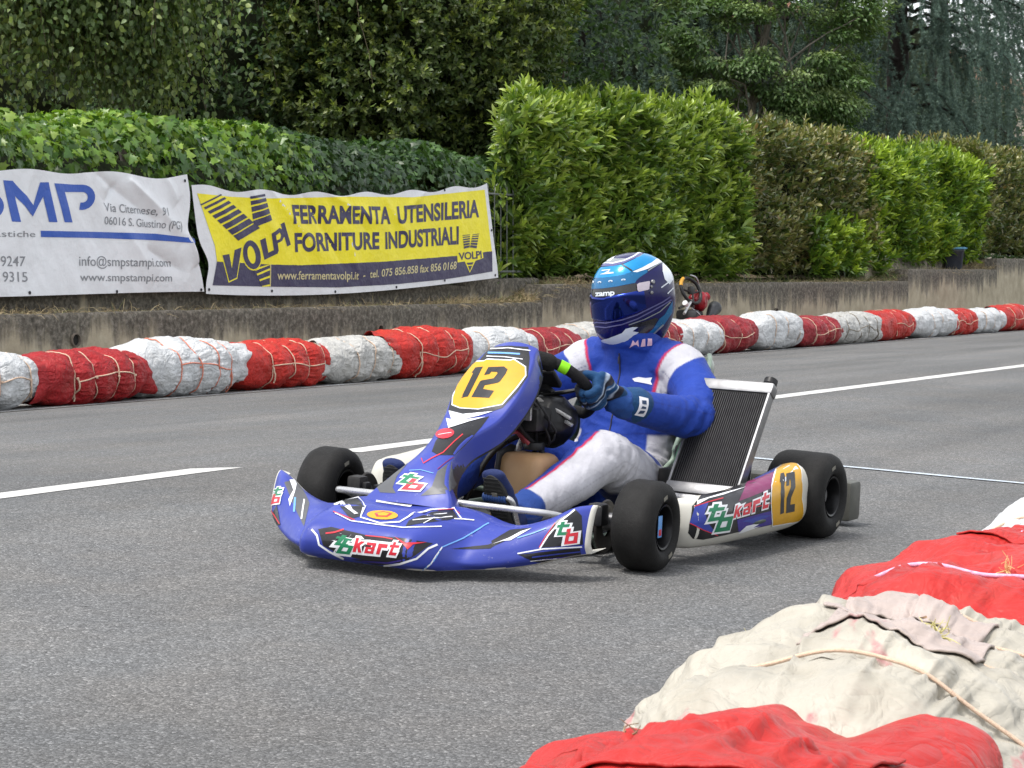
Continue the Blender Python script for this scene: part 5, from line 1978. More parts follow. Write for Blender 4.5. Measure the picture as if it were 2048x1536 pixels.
# deck
fa(BK, [(492, 470), (520, 440), (598, 434), (632, 476), (606, 536), (556, 548), (520, 505)])
fa(WH, [(505, 452), (600, 520), (578, 522), (498, 460)], 2)
fl(WH, [(466, 470), (515, 436), (600, 428), (640, 476), (612, 540), (720, 573), (828, 566), (876, 538), (1000, 498), (1130, 488), (1168, 546)], 2.8)
fa(BK, [(860, 590), (880, 556), (1000, 510), (1120, 494), (1152, 540), (1090, 556), (930, 575)])
fl(WH, [(900, 556), (1000, 546), (1120, 536)], 1.6)
fl(WH, [(960, 574), (1020, 540)], 1.6)
fl(WH, [(980, 530), (1090, 518)], 1.4)
fl(WH, [(1130, 548), (1180, 550), (1240, 556)], 2.0)
fl(RE, [(460, 508), (545, 542), (580, 556)], 2.0)
fl(WH, [(470, 516), (560, 560), (720, 582), (850, 597), (1060, 590)], 2.0)
fl(RE, [(1040, 500), (1130, 494), (1160, 520)], 1.4)
fz.append((YE, [FZ(oval(733, 528, 86, 25, .04))], 2))
fz.append((RE, [FZ([(690, 520), (740, 508), (790, 522), (760, 540), (700, 538)])], 3))
fz.append((YE, [FZ([(705, 520), (740, 513), (772, 522), (755, 534), (712, 533)])], 4))
fa(WH, [(700, 424), (738, 418), (930, 440), (888, 484), (696, 456)], 2)
# far wing tip
fa(GY, [(190, 345), (268, 326), (330, 460), (300, 590), (240, 470)])
fa(WH, [(218, 332), (262, 330), (248, 400), (222, 480), (214, 440), (240, 390)], 2)
fl(LB, [(250, 430), (245, 510)], 4)
fl(WH, [(300, 440), (286, 550)], 3)
fa(BK, [(112, 540), (150, 470), (170, 580), (120, 590)], 1)
fl(RE, [(120, 500), (165, 575)], 2)
# traced tb kart wordmark on the nose
fz += glyph_items('t', FZ([(486, 630), (580, 652), (556, 704), (452, 690)]), GR, WH, .0055)
fz += glyph_items('b', FZ([(512, 662), (588, 676), (562, 744), (474, 734)]), GR, WH, .0055)
fz += word_items('kart', FZ([(582, 652), (842, 682), (822, 754), (566, 728)]), RE, WH, .0045)
fz += glyph_items('t', FZ([(138, 376), (186, 372), (184, 420), (126, 424)]), GR, WH, .0055)
fz += glyph_items('b', FZ([(128, 412), (172, 410), (170, 460), (118, 466)]), RE, WH, .0055)
art_on(mb, FG, ub, vv, fz, -1.0, .02)
fairing = mb.build('front_fairing', GFX, kart, ang=50)

# ------------------------------------------------------------------ front panel with the big number
nu_, nv_ = 61, 90
pu = np.linspace(-1, 1, nu_); pv = np.linspace(0, 1, nv_)
PS = np.array([0, .06, .16, .30, .42, .55, .68, .80, .90, .96, 1.0])
PC = np.array([(1.478, .172, .150), (1.455, .192, .138), (1.410, .240, .098), (1.325, .300, .060), (1.250, .345, .060), (1.140, .395, .094), (1.072, .452, .112), (1.005, .512, .113), (.945, .562, .098), (.915, .585, .085), (.885, .598, .076)])
pc = lerp_stations(pv, PS, PC)
tg = nrm(np.gradient(pc[:, :2], axis=0))
pn = np.stack([tg[:, 1], -tg[:, 0]], 1)     # forward-up normal in the x,z plane
PG = np.zeros((nu_, nv_, 3))
for i, u in enumerate(pu):
    f = abs(u)
    if f <= .78:
        wd, dp = f / .78 * .97, .018 * (1 - (f / .78) ** 2)
    else:
        q = (f - .78) / .22
        wd, dp = .97 + .05 * math.sin(q * PI / 2), -.006 - .060 * q ** 1.3
    dp = dp * np.clip(pv * 6 + .35, 0, 1)
    PG[i, :, 0] = pc[:, 0] + pn[:, 0] * dp
    PG[i, :, 1] = np.sign(u) * wd * pc[:, 2]
    PG[i, :, 2] = pc[:, 1] + pn[:, 1] * dp
mb = MB(); mb.keep = True
mb.grid(PG, mi=BL)
Bk = PG.copy(); Bk[..., 0] -= .006; Bk[..., 2] -= .005
mb.grid(Bk[::2, ::2], mi=BK)
Z1 = lambda L_: [(860 + x / 5.389, 660 + y / 5.389) for x, y in L_]
Z2 = lambda L_: [(720 + x / 4.452, 820 + y / 4.452) for x, y in L_]
pz = []
pa = lambda m, pts, lv=0, off=0.0, z=Z1: pz.append((m, [z(pts)], lv, off))
pl = lambda m, pts, w, lv=2, z=Z1: pz.append((m, [strip(z(pts), w)], lv))
pa(BK, [(525, 335), (650, 185), (850, 170), (1060, 185), (1075, 300), (1055, 500), (950, 660), (780, 840), (640, 890), (350, 915), (196, 872), (235, 720), (300, 560), (390, 430)])
plate = [(500, 345), (580, 340), (612, 322), (870, 334), (900, 322), (1022, 402), (1024, 492), (930, 620), (772, 800), (520, 850), (330, 838), (245, 803), (252, 720), (300, 590), (385, 440)]
pa(WH, plate, 1, .0045)
pa(YE, plate, 2)
pa(BK, [(492, 408), (574, 400), (412, 722), (338, 737), (360, 714), (350, 712), (468, 470), (452, 466)], 3)
pa(BK, [(632, 405), (800, 398), (838, 430), (815, 480), (755, 560), (735, 574), (592, 602), (575, 640), (692, 660), (640, 737), (448, 728), (540, 560), (560, 548), (688, 525), (732, 470), (722, 458), (664, 455), (642, 482), (585, 490)], 3)
pl(LB, [(625, 248), (780, 250), (970, 262)], 3.2)
pl(WH, [(650, 208), (840, 196), (1080, 226)], 1.8)
pl(WH, [(610, 285), (800, 292), (1000, 318)], 1.6)
pa(WH, [(205, 872), (355, 912), (680, 880), (520, 930), (330, 975), (600, 940), (420, 990), (200, 1062), (176, 955), (232, 968)], 3)
pa(BK, [(170, 1060), (420, 990), (640, 930), (560, 1040), (420, 1200), (330, 1290), (260, 1350), (90, 1350), (20, 1310), (60, 1200)])
pz.append((RE, [Z2(oval(757, 213, 82, 44, -.16))], 3))
pl(WH, [(700, 225), (760, 214), (815, 206)], .9, 4, Z2)
pl(RE, [(915, 216), (840, 280), (740, 380), (640, 430), (565, 476), (548, 430)], 2.0, 2, Z2)
pl(MG, [(830, 420), (760, 470), (690, 530)], 1.6, 2, Z2)
pa(GY, [(150, 690), (300, 570), (430, 470), (330, 590), (292, 690), (320, 742), (180, 735)], 0, 0, Z2)
pa(GY, [(690, 545), (815, 455), (828, 590), (872, 690), (760, 745), (540, 765), (640, 680)], 0, 0, Z2)
pl(LB, [(440, 540), (540, 535), (655, 566)], 1.4, 2, Z2)
pz += glyph_items('t', Z2([(400, 560), (565, 590), (490, 672), (322, 652)]), GR, WH, .005)
pz += glyph_items('b', Z2([(445, 610), (600, 640), (550, 722), (360, 712)]), RE, WH, .005)
art_on(mb, PG, pu, pv, pz, 1.0 if np.cross(PG[31, 40] - PG[30, 40], PG[30, 41] - PG[30, 40])[0] > 0 else -1.0, .018)
mb.build('front_panel', GFX, kart, ang=60)

# ------------------------------------------------------------------ side pods
def pod(s):
    sa = np.array([.905, .895, .87, .80, .66, .50, .33, .20, .13])
    PB = np.array([(.520, .150, .075), (.565, .178, .058), (.602, .190, .052), (.632, .196, .050), (.648, .200, .050), (.655, .208, .050), (.658, .224, .050), (.656, .240, .052), (.650, .246, .056)])
    if s < 0:
        sa = .13 + (sa - .13) * .80
    aa = np.linspace(sa[0], .13, 70)
    R = lerp_stations(-aa, -sa, PB)
    nv2 = 40
    G = np.zeros((70, nv2, 3))
    for i in range(70):
        bo, ct, cb = R[i]
        pts = [(bo - .15, ct - .045), (bo - .085, ct - .008), (bo - .045, ct), (bo - .016, ct - .010), (bo, ct - .036), (bo + .006, (ct + cb) / 2), (bo - .002, cb + .03), (bo - .022, cb + .004), (bo - .09, cb - .004)]
        c = spline(pts, nv2)
        G[i, :, 0] = aa[i]; G[i, :, 1] = s * c[:, 0]; G[i, :, 2] = c[:, 1]
    m = MB(); m.keep = True
    m.grid(G, mi=BN)
    for e in (0, -1):
        cc = G[e].mean(0)
        m.grid(np.array([G[e], cc + (G[e] - cc) * .9 + np.array([.006 if e == 0 else -.006, 0, 0]), cc + (G[e] - cc) * .1 + np.array([.008 if e == 0 else -.008, 0, 0])]), mi=BN)
    if s > 0:
        DZ = lambda L_: [(1140 + x / 3.268, 700 + y / 3.268) for x, y in L_]
        it = []
        da = lambda mm, pts, lv=0, off=0.0: it.append((mm, [DZ(pts)], lv, off))
        dl = lambda mm, pts, w, lv=2: it.append((mm, [strip(DZ(pts), w)], lv))
        da(BK, [(868, 932), (1000, 896), (1120, 862), (1212, 832), (1240, 786), (1372, 738), (1345, 800), (1322, 900), (1316, 1142), (1000, 1212), (870, 1240), (800, 1232), (772, 1196), (800, 1020)])
        da(BL, [(816, 1018), (905, 994), (880, 1060), (900, 1130), (962, 1208), (860, 1172), (784, 1128)], 1)
        da(MG, [(1160, 862), (1338, 795), (1314, 905), (1180, 960), (1100, 990)], 1)
        da(BL, [(1226, 808), (1362, 752), (1340, 792), (1210, 846)], 1)
        da(PU, [(1090, 1110), (1316, 1050), (1316, 1138), (1100, 1188)], 1)
        da(BL, [(1120, 1120), (1250, 1080), (1310, 1080), (1200, 1130)], 2)
        da(WH, [(832, 985), (1000, 935), (1150, 896), (1010, 945), (905, 972), (828, 1012)], 2)
        dl(RE, [(812, 1022), (900, 994), (1000, 968)], 1.8)
        dl(RE, [(786, 1132), (870, 1176), (965, 1212)], 1.8)
        dl(RE, [(1310, 1000), (1200, 1030), (1110, 1060)], 1.6)
        da(WH, [(1095, 1200), (1150, 1150), (1255, 1124), (1195, 1160), (1240, 1152), (1130, 1192)], 2)
        da(PU, [(1260, 770), (1300, 752), (1290, 775)], 1)
        it += glyph_items('t', DZ([(905, 1012), (1020, 1004), (1002, 1112), (878, 1132)]), GR, WH, .0065)
        it += glyph_items('b', DZ([(975, 1058), (1072, 1040), (1052, 1176), (934, 1192)]), GR, WH, .0065)
        it += word_items('kart', DZ([(1072, 1022), (1306, 920), (1304, 1030), (1058, 1102)]), RE, WH, .0045)
        pl_ = [(1352, 778), (1420, 732), (1490, 706), (1508, 722), (1512, 1098), (1492, 1116), (1322, 1146), (1312, 1000), (1318, 890)]
        da(WH, pl_, 3, .0045)
        da(YE, pl_, 4)
        da(BK, [(1374, 812), (1396, 806), (1392, 1064), (1368, 1074), (1372, 866), (1366, 868)], 5)
        da(BK, [(1410, 812), (1464, 798), (1468, 898), (1440, 962), (1434, 1010), (1464, 1004), (1462, 1054), (1406, 1066), (1410, 968), (1438, 896), (1436, 846), (1430, 850), (1428, 886), (1408, 892)], 5)
        art_on(m, G, -aa, np.linspace(0, 1, nv2), it, 1.0 if np.cross(G[36, 20] - G[35, 20], G[35, 21] - G[35, 20])[1] > 0 else -1.0, .02)
    return m.build('side_pod', GFX, kart, ang=60)


pod(1)
pod(-1)

# ------------------------------------------------------------------ chassis, floor, axles
def ktube(name, paths, mat, k=12):
    m = MB()
    for pts, r in paths:
        m.tube(spline(pts, max(8, 6 * len(pts))) if len(pts) > 2 else np.array(pts, float), r, k)
    return m.build(name, mat, kart, ang=60)


fr = []
for s in (1, -1):
    fr.append(([(-.12, s * .30, .065), (.2, s * .33, .06), (.6, s * .36, .055), (.85, s * .33, .055), (1.0, s * .36, .058), (1.06, s * .40, .06)], .015))
    fr.append(([(.9, s * .22, .055), (1.1, s * .16, .055), (1.28, s * .15, .055)], .014))
    fr.append(([(.75, s * .35, .06), (.75, s * .50, .075), (.70, s * .585, .09), (.3, s * .585, .09), (.25, s * .50, .075), (.25, s * .34, .065)], .010))
    fr.append(([(.75, s * .35, .07), (.74, s * .52, .14), (.68, s * .56, .16), (.34, s * .56, .16), (.27, s * .50, .14), (.26, s * .34, .075)], .009))
for a in (-.1, .45, .93, 1.12):
    fr.append(([(a, -.33 if a < 1 else -.18, .056), (a, .33 if a < 1 else .18, .056)], .014))
ktube('chassis_frame', fr, M_FRAME)
mb = MB(); mb.prism([(.3, -.34), (.85, -.31), (1.05, -.26), (1.3, -.17), (1.3, .17), (1.05, .26), (.85, .31), (.3, .34)], .004, c=(0, 0, .036))
mb.build('floor_tray', simple('tray_metal', (.07, .07, .07), .4, .6, var=.3, nscale=14, grime=(.03, .03, .03)), kart)
mb = MB(); mb.tube([(0, -.66, .138), (0, .66, .138)], .025, 20)
for s in (-1, 1):
    mb.lathe([(.045, 0), (.045, .012), (.032, .02), (.032, .06), (.0001, .06)], (0, s * .47, .138), (0, -s, 0), 24)
mb.build('rear_axle', M_STEEL, kart)
for b, r in ((.27, .10), (-.20, .095)):
    mb = MB(); mb.lathe([(.03, -.006), (r, -.006), (r, .006), (.03, .006)], (0, b, .138), (0, 1, 0), 48)
    mb.build('brake_disc' if b > 0 else 'drive_sprocket', M_IRON, kart)
# front stub axles, brake discs, uprights, tie rods
for s in (1, -1):
    st = .0657
    c, n = math.cos(st), math.sin(st)

    def P_(x, y, z):
        return (WB + x * c - y * n, s * TF + x * n + y * c, z)
    mb = MB()
    mb.tube([P_(0, -s * .20, .13), P_(0, -s * .02, .13)], .0125, 14, 0)
    mb.lathe([(.0001, 0), (.026, 0), (.026, .05), (.019, .055), (.0001, .055)], P_(0, -s * .135, .13), (-n * -s * -1, s * c, 0), 20, 0)
    mb.build('stub_axle', M_ALU, kart)
    mb = MB()
    mb.tube([P_(0, -s * .19, .045), P_(0, -s * .19, .165)], .015, 14, 0)
    mb.box(P_(-.0, -s * .178, .13), (.055, .03, .06), bev=.006)
    mb.tube([P_(-.0, -s * .17, .10), P_(-.12, -s * .165, .095)], .009, 10)
    mb.tube([P_(.02, -s * .21, .15), (1.06, s * .31, .075)], .012, 10)
    mb.tube([P_(.02, -s * .21, .055), (1.06, s * .31, .06)], .012, 10)
    mb.build('upright', M_BLKP, kart)
    mb = MB()
    prof = [(.03, -.004), (.074, -.004), (.078, 0), (.074, .004), (.03, .004)]
    mb.lathe(prof, P_(0, -s * .125, .115), (-n, c, 0), 44)
    mb.build('brake_disc', M_IRON, kart)
    mb = MB()
    mb.box(P_(.055, -s * .125, .155), (.05, .05, .065), bev=.012)
    mb.box(P_(.055, -s * .155, .155), (.03, .02, .03), bev=.006)
    mb.build('brake_caliper', M_BLKP, kart)
    ktube('tie_rod', [([P_(-.12, -s * .165, .095), (.97, s * .03, .12)], .006)], M_STEEL, 8)
# bumpers
ktube('front_bumper', [([(1.10, -.40, .12), (1.20, -.385, .15), (1.30, -.345, .168), (1.325, -.28, .172), (1.325, .28, .172), (1.30, .345, .168), (1.22, .375, .15), (1.14, .385, .125)], .0095),
                       ([(1.06, -.22, .06), (1.22, -.20, .06), (1.30, -.15, .06), (1.30, .15, .06), (1.22, .20, .06), (1.06, .22, .06)], .010),
                       ([(1.30, .1, .06), (1.325, .1, .172)], .008), ([(1.30, -.1, .06), (1.325, -.1, .172)], .008)], M_CHROME)
mb = MB()
mb.box((-.365, 0, .085), (.10, 1.26, .135), bev=.018)
mb.build('rear_bumper', simple('bumper_plastic', (.075, .075, .065), .5, 0, var=.2, nscale=8, grime=(.14, .13, .10)), kart)
for s in (1, -1):
    ktube('rear_bumper_bar', [([(-.12, s * .30, .07), (-.3, s * .3, .08)], .014)], M_FRAME)

# ------------------------------------------------------------------ seat
ns_, nt_ = 46, 41
sp = np.array([(.46, .050), (.36, .040), (.22, .036), (.09, .060), (.00, .130), (-.055, .25), (-.105, .38), (-.150, .50), (-.165, .545)])
sw = np.array([.150, .168, .182, .190, .195, .198, .200, .185, .160])
sh = np.array([.03, .10, .155, .19, .22, .20, .15, .07, .03])
ss = np.linspace(0, 1, 9); s_ = np.linspace(0, 1, ns_)
cp = lerp_stations(s_, ss, sp); cw = lerp_stations(s_, ss, sw); ch = lerp_stations(s_, ss, sh)
tgs = nrm(np.gradient(cp, axis=0)); nn2 = np.stack([-tgs[:, 1], tgs[:, 0]], 1) * -1
if nn2[4][1] < 0:
    nn2 = -nn2
tt = np.linspace(-1, 1, nt_)
SG = np.zeros((ns_, nt_, 3))
for j, t in enumerate(tt):
    f = abs(t)
    w = np.clip(f * 1.35, 0, 1)
    SG[:, j, 1] = np.sign(t) * cw * np.sin(w * PI / 2) * (1 + .04 * f)
    hgt = ch * np.clip((f - .42) / .58, 0, 1) ** 1.35
    SG[:, j, 0] = cp[:, 0] + nn2[:, 0] * hgt
    SG[:, j, 2] = cp[:, 1] + nn2[:, 1] * hgt
mb = MB(); mb.keep = True
mb.grid(SG)
seat = mb.build('seat', simple('seat_fibreglass', (.085, .115, .088), .32, 0, var=.25, nscale=10, coat=.3, grime=(.17, .19, .16)), kart, ang=180)
md = seat.modifiers.new('thickness', 'SOLIDIFY'); md.thickness = .006; md.offset = 0
edge_pts = [SG[i, -1] for i in range(0, ns_, 3)]
mb = MB(); mb.tube(np.array(edge_pts), .009, 10); mb.tube(np.array([SG[i, 0] for i in range(0, ns_, 3)]), .009, 10)
mb.build('seat_edge', simple('seat_edge', (.20, .26, .21), .35, 0, var=.25, nscale=12, grime=(.10, .12, .10)), kart, ang=180)
for s in (1, -1):
    ktube('seat_stay', [([(.02, s * .31, .07), (.0, s * .25, .22), (-.06, s * .21, .36)], .008)], M_STEEL)
ktube('seat_stay', [([(.40, .33, .07), (.36, .20, .10)], .009)], M_STEEL)

# ------------------------------------------------------------------ radiator
def radiator():
    r = empty('radiator', (0, 0, 0)); r.parent = kart
    b0, b1 = .305, .545
    lo = np.array([.415, 0, .165]); hi = np.array([.195, 0, .470])
    up = nrm(hi - lo); fw = np.array([up[2], 0, -up[0]]); Ln = np.linalg.norm(hi - lo)
    Mx = np.stack([fw, np.array([0, 1.0, 0]), up], 1)
    cen = lambda b, h, d=0: lo + up * h + fw * d + np.array([0, b, 0])
    mid = (b0 + b1) / 2
    mb = MB()
    mb.box(cen(mid, Ln / 2, -.004), (.024, b1 - b0 - .016, Ln - .02), 0, Mx)
    n = 30
    for i in range(n):
        b = b0 + .014 + (b1 - b0 - .028) * i / (n - 1)
        mb.box(cen(b, Ln / 2, .010), (.012, .0026, Ln - .03), 1, Mx)
    nh = 70
    for i in range(0):
        mb.box(cen(mid, .018 + (Ln - .036) * i / (nh - 1), .0092), (.008, b1 - b0 - .022, .0012), 0, Mx)
    mb.build('core', [simple('fin_black', (.012, .012, .013), .5, .3), simple('fin_edge', (.022, .022, .024), .5, .3)], r, smooth=False)
    mb = MB()
    mb.box(cen(mid, Ln + .006, 0), (.044, b1 - b0 + .012, .040), 0, Mx, bev=.008)
    mb.box(cen(mid, -.004, 0), (.044, b1 - b0 + .012, .040), 0, Mx, bev=.008)
    for b in (b0 + .002, b1 - .002):
        mb.box(cen(b, Ln / 2, .002), (.040, .008, Ln - .026), 0, Mx, bev=.002)
    mb.build('tank', M_ALU, r)
    mb = MB()
    mb.lathe([(.0001, .028), (.016, .028), (.022, .024), (.022, .006), (.014, .0), (.014, -.03)], cen(b1 - .02, Ln + .026, -.004), up, 12)
    mb.build('filler_cap', M_BLKP, r)
    mb = MB()
    for b in (b0 + .03, b1 - .03):
        mb.tube([cen(b, .02, -.02), (.40, b, .08)], .007, 8)
        mb.tube([cen(b, Ln * .6, -.02), (.10, b - .08, .12)], .006, 8)
    mb.box(cen(mid, -.04, .0), (.05, .20, .02), 0, Mx, bev=.004)
    mb.build('bracket', M_STEEL, r)
    return r


radiator()

# ------------------------------------------------------------------ steering
SC = np.array([.690, 0, .470]); SA = nrm(np.array([-.64, 0, .77])); SU = np.array([.77, 0, .64])
ROLL_ST = -.12
def rim_pt(th, R=.152, lift=0.0):
    """th from top towards the driver's left"""
    return SC + R * (math.cos(th) * SU + math.sin(th) * np.array([0, 1.0, 0])) + SA * lift


swheel = empty('steering_wheel', (0, 0, 0)); swheel.parent = kart
mb = MB()
th = np.linspace(0, 2 * PI, 64, endpoint=False)
pts = np.array([rim_pt(t, .152 - (.022 if abs(((t - PI + PI) % (2 * PI)) - PI) < .5 else 0)) for t in th])
mb.tube(pts, .0175, 14, closed=True)
mb.build('grip', simple('suede_black', (.010, .010, .011), .9, 0, var=.3, nscale=60, bump=.5, bscale=300), swheel, ang=180)
mb = MB()
mb.tube(np.array([rim_pt(t, .150, -.004) for t in np.linspace(-.95, .60, 24)]), np.concatenate([[.018, .024], np.full(20, .0275), [.024, .018]]), 14)
mb.build('foam_pad', simple('foam_black', (.008, .008, .008), .95, 0, var=.4, nscale=80, bump=.8, bscale=200), swheel, ang=180)
mb = MB()
for a in (1.5, -1.5, PI):
    e = rim_pt(a, .14)
    mb.tube(spline([SC - SA * .03, SC + (e - SC) * .5 - SA * .018, e], 10), np.linspace(.016, .011, 10), 8, flat=.5)
mb.lathe([(.0001, -.03), (.04, -.03), (.04, -.015), (.0001, -.015)], SC, SA, 20)
mb.build('spoke', M_BLKP, swheel)
for a0, a1 in ((.66, .84), (-.84, -.66)):
    mb = MB(); mb.tube(np.array([rim_pt(t) for t in np.linspace(a0, a1, 8)]), .0195, 14)
    mb.build('tape_band', simple('lime_tape', (.22, .60, .012), .45), swheel, ang=60)
mb = MB()
mb.box(SC + SU * .055 - SA * .005, (.02, .13, .075), 0, np.stack([SA, np.array([0, 1.0, 0]), SU], 1), bev=.008)
mb.box(SC + SU * .055 + SA * .0065, (.002, .085, .045), 1, np.stack([SA, np.array([0, 1.0, 0]), SU], 1))
mb.build('display', [M_BLKP, simple('display_glass', (.02, .025, .03), .1)], swheel)
ktube('steering_column', [([tuple(SC - SA * .03), (.80, 0, .340), (1.01, 0, .115)], .0115)], M_CHROME)
ktube('column_support', [([(.93, .17, .055), (.83, .06, .30), (.80, .0, .335)], .009), ([(.93, -.17, .055), (.83, -.06, .30), (.80, .0, .335)], .009), ([(.84, .05, .30), (.98, .04, .43), (1.0, .05, .48)], .007), ([(.84, -.05, .30), (.98, -.04, .43), (1.0, -.05, .48)], .007)], M_BLKP)
bmq = bmesh.new(); bmesh.ops.create_icosphere(bmq, subdivisions=4, radius=1)
mb = MB(); mb.bm(bmq); Vq = mb.V[0]
mb.V[0] = Vq * np.array([.085, .075, .075]) * (1 + .14 * ridged(Vq * 1.5, 2, 6))[:, None] + np.array([.745, .05, .372])
mb.build('column_cover', simple('black_cover', (.007, .007, .008), .4, 0, var=.4, nscale=12, bump=.4, bscale=30), kart, ang=180)
# wiring loom, master cylinder and brackets behind the panel
mb = MB()
mb.box((.86, .045, .385), (.10, .10, .075), 0, bev=.02)
mb.box((.82, -.05, .40), (.09, .09, .10), 0, bev=.025)
r8 = np.random.default_rng(8)
for i in range(9):
    p = np.array([(.80, .0, .33), (.85, .06, .36), (.92, .04, .44), (.95, .0, .38)]) + r8.normal(0, .035, (4, 3))
    mb.tube(spline(p, 18), .004, 6)
mb.build('wiring_loom', M_BLKP, kart)
for o in (0, .022):
    mb = MB(); mb.box((.79 - o * .6, .085, .415 - o), (.012, .13, .009), 0, np.array(Matrix.Rotation(-.42, 3, 'X')), bev=.002)
    mb.build('bracket', M_CHROME, kart)
mb = MB(); mb.box((.93, .07, .41), (.012, .03, .05), bev=.003)
mb.build('bracket', M_CHROME, kart)

# ------------------------------------------------------------------ tank, pedals, engine
def roundbox(c, s, bev, mats, name, parent, taper=0.0, seg=4):
    bm = bmesh.new(); bmesh.ops.create_cube(bm, size=1)
    for v in bm.verts:
        k = 1 - taper * (v.co.z + .5)
        v.co = Vector((v.co.x * s[0] * k, v.co.y * s[1] * k, v.co.z * s[2]))
    bmesh.ops.bevel(bm, geom=list(bm.edges), offset=bev, segments=seg, affect='EDGES', profile=.5)
    m = MB(); m.bm(bm, c)
    return m


tank = roundbox((.868, 0.045, .170), (.165, .185, .225), .035, None, 'fuel_tank', kart, .10)
ft = tank.build('fuel_tank', simple('tank_plastic', (.36, .225, .115), .45, 0, var=.14, nscale=5, grime=(.30, .15, .08), gsc=4), kart)
mb = MB(); mb.prism([(-.065, -.055), (.045, -.07), (.055, .05), (-.06, .065)], .003, M=np.array([[1, 0, 0], [0, 0, 1], [0, 1, 0]]).astype(float), c=(.862, .1365, .185))
mb.prism([(-.05, -.02), (.03, .0), (.05, .03), (-.02, .0)], .005, mi=1, M=np.array([[1, 0, 0], [0, 0, 1], [0, 1, 0]]).astype(float), c=(.862, .1365, .185))
mb.build('tank_sticker', [P_BLUE, P_WHITE], ft)
mb = MB(); mb.lathe([(.032, 0), (.034, .012), (.03, .022), (.0001, .024)], (.84, .05, .29), (0, 0, 1), 20)
mb.build('tank_cap', M_BLKP, ft)
mb = MB()
mb.tube([(.955, -.01, .06), (.956, -.01, .2), (.945, -.01, .275), (.88, -.01, .287), (.80, -.01, .27)], .006, 8, flat=3)
mb.build('tank_strap', M_BLKP, ft)
ktube('hose', [([(.86, .05, .30), (.9, .02, .345), (.94, .0, .33), (.94, -.03, .30)], .007), ([(.86, .03, .31), (.89, -.01, .36), (.93, -.03, .35), (.95, -.05, .30)], .006)], simple('red_hose', (.28, .05, .06), .4))
for s in (1, -1):
    ktube('pedal', [([(1.16, s * .20, .06), (1.20, s * .20, .13), (1.235, s * .20, .185), (1.235, s * .125, .188)], .008)], M_CHROME)
    mb = MB()
    for i in range(9):
        mb.lathe([(.012, -.005), (.0155, 0), (.012, .005)], (1.235, s * (.185 - .0085 * i), .187), (0, 1, 0), 14)
    mb.build('pedal_grip', simple('blue_grip', (.02, .05, .16), .5), kart)
ktube('brake_line', [([(1.20, .20, .08), (1.12, .30, .10), (1.02, .36, .12), (.96, .42, .10)], .005)], simple('brake_hose', (.33, .05, .06), .4))
mb = MB()
mb.box((.12, -.36, .15), (.22, .16, .17), 0, bev=.03)
mb.box((.16, -.36, .27), (.12, .13, .12), 0, np.array(Matrix.Rotation(-.35, 3, 'Y')), bev=.02)
for i in range(8):
    mb.box((.12 + .004 * i, -.36, .22 + .017 * i), (.15, .15, .005), 1, np.array(Matrix.Rotation(-.35, 3, 'Y')))
mb.tube(spline([(.24, -.36, .2), (.36, -.36, .22), (.40, -.36, .30)], 10), .03, 14)
mb.build('engine', [M_BLKP, M_ALU], kart)
ktube('exhaust', [([(.06, -.36, .25), (-.08, -.40, .28), (-.2, -.36, .22), (-.3, -.2, .2), (-.33, .1, .19)], .042)], M_STEEL)
mb = MB()
mb.box((.30, .255, .17), (.10, .05, .09), 0, bev=.01)
mb.box((.20, .25, .24), (.05, .05, .08), 0, bev=.01)
mb.tube(spline([(.34, .26, .12), (.25, .3, .2), (.15, .27, .3), (.05, .26, .36)], 20), .013, 10)
mb.tube(spline([(.30, .28, .2), (.2, .26, .33), (.08, .24, .42)], 16), .007, 8)
mb.build('water_pump', M_BLKP, kart)
ktube('coolant_hose', [([(.36, .29, .14), (.28, .27, .26), (.18, .265, .32), (.10, .26, .30)], .010)], simple('green_hose', (.02, .14, .05), .45))
# ================================================================== DRIVER
def loft_rings(path, ru, rv, refs=None, k=20, ups=None):
    """elliptical rings along a path; ru across the reference side vector, rv the other way"""
    path = np.asarray(path, float)
    T = nrm(np.gradient(path, axis=0))
    R = []
    th = np.linspace(0, 2 * PI, k, endpoint=False)
    for i, p in enumerate(path):
        s = np.asarray(refs if refs is not None else [0, 1.0, 0], float)
        s = nrm(s - T[i] * (s @ T[i]))
        o = np.cross(T[i], s)
        R.append(p + ru[i] * np.cos(th)[:, None] * s + rv[i] * np.sin(th)[:, None] * o)
    return np.array(R)


def solid(mb, path, ru, rv=None, refs=None, n=26, k=22):
    path = np.asarray(path, float)
    s = np.concatenate([[0], np.cumsum(np.linalg.norm(np.diff(path, axis=0), axis=1))])
    q = np.linspace(0, s[-1], n)
    P = lerp_stations(q, s, path)
    a = lerp_stations(q, s, np.asarray(ru, float)[:, None])[:, 0]
    b = a if rv is None else lerp_stations(q, s, np.asarray(rv, float)[:, None])[:, 0]
    R = loft_rings(P, a, b, refs, k)
    # round caps
    t0, t1 = nrm(P[0] - P[1]), nrm(P[-1] - P[-2])
    caps0 = [P[0] + (R[0] - P[0]) * math.cos(t) + t0 * min(a[0], b[0]) * math.sin(t) for t in (1.4, 1.0, .5)]
    caps1 = [P[-1] + (R[-1] - P[-1]) * math.cos(t) + t1 * min(a[-1], b[-1]) * math.sin(t) for t in (.5, 1.0, 1.4)]
    A = np.array(caps0 + list(R) + caps1)
    n0 = mb.n
    mb.grid(A, wv=True, flip=True)
    k_ = A.shape[1]
    mb.F.append([n0 + i for i in range(k_)]); mb.M.append(0)
    mb.F.append([n0 + (len(A) - 1) * k_ + i for i in range(k_)][::-1]); mb.M.append(0)
    return P


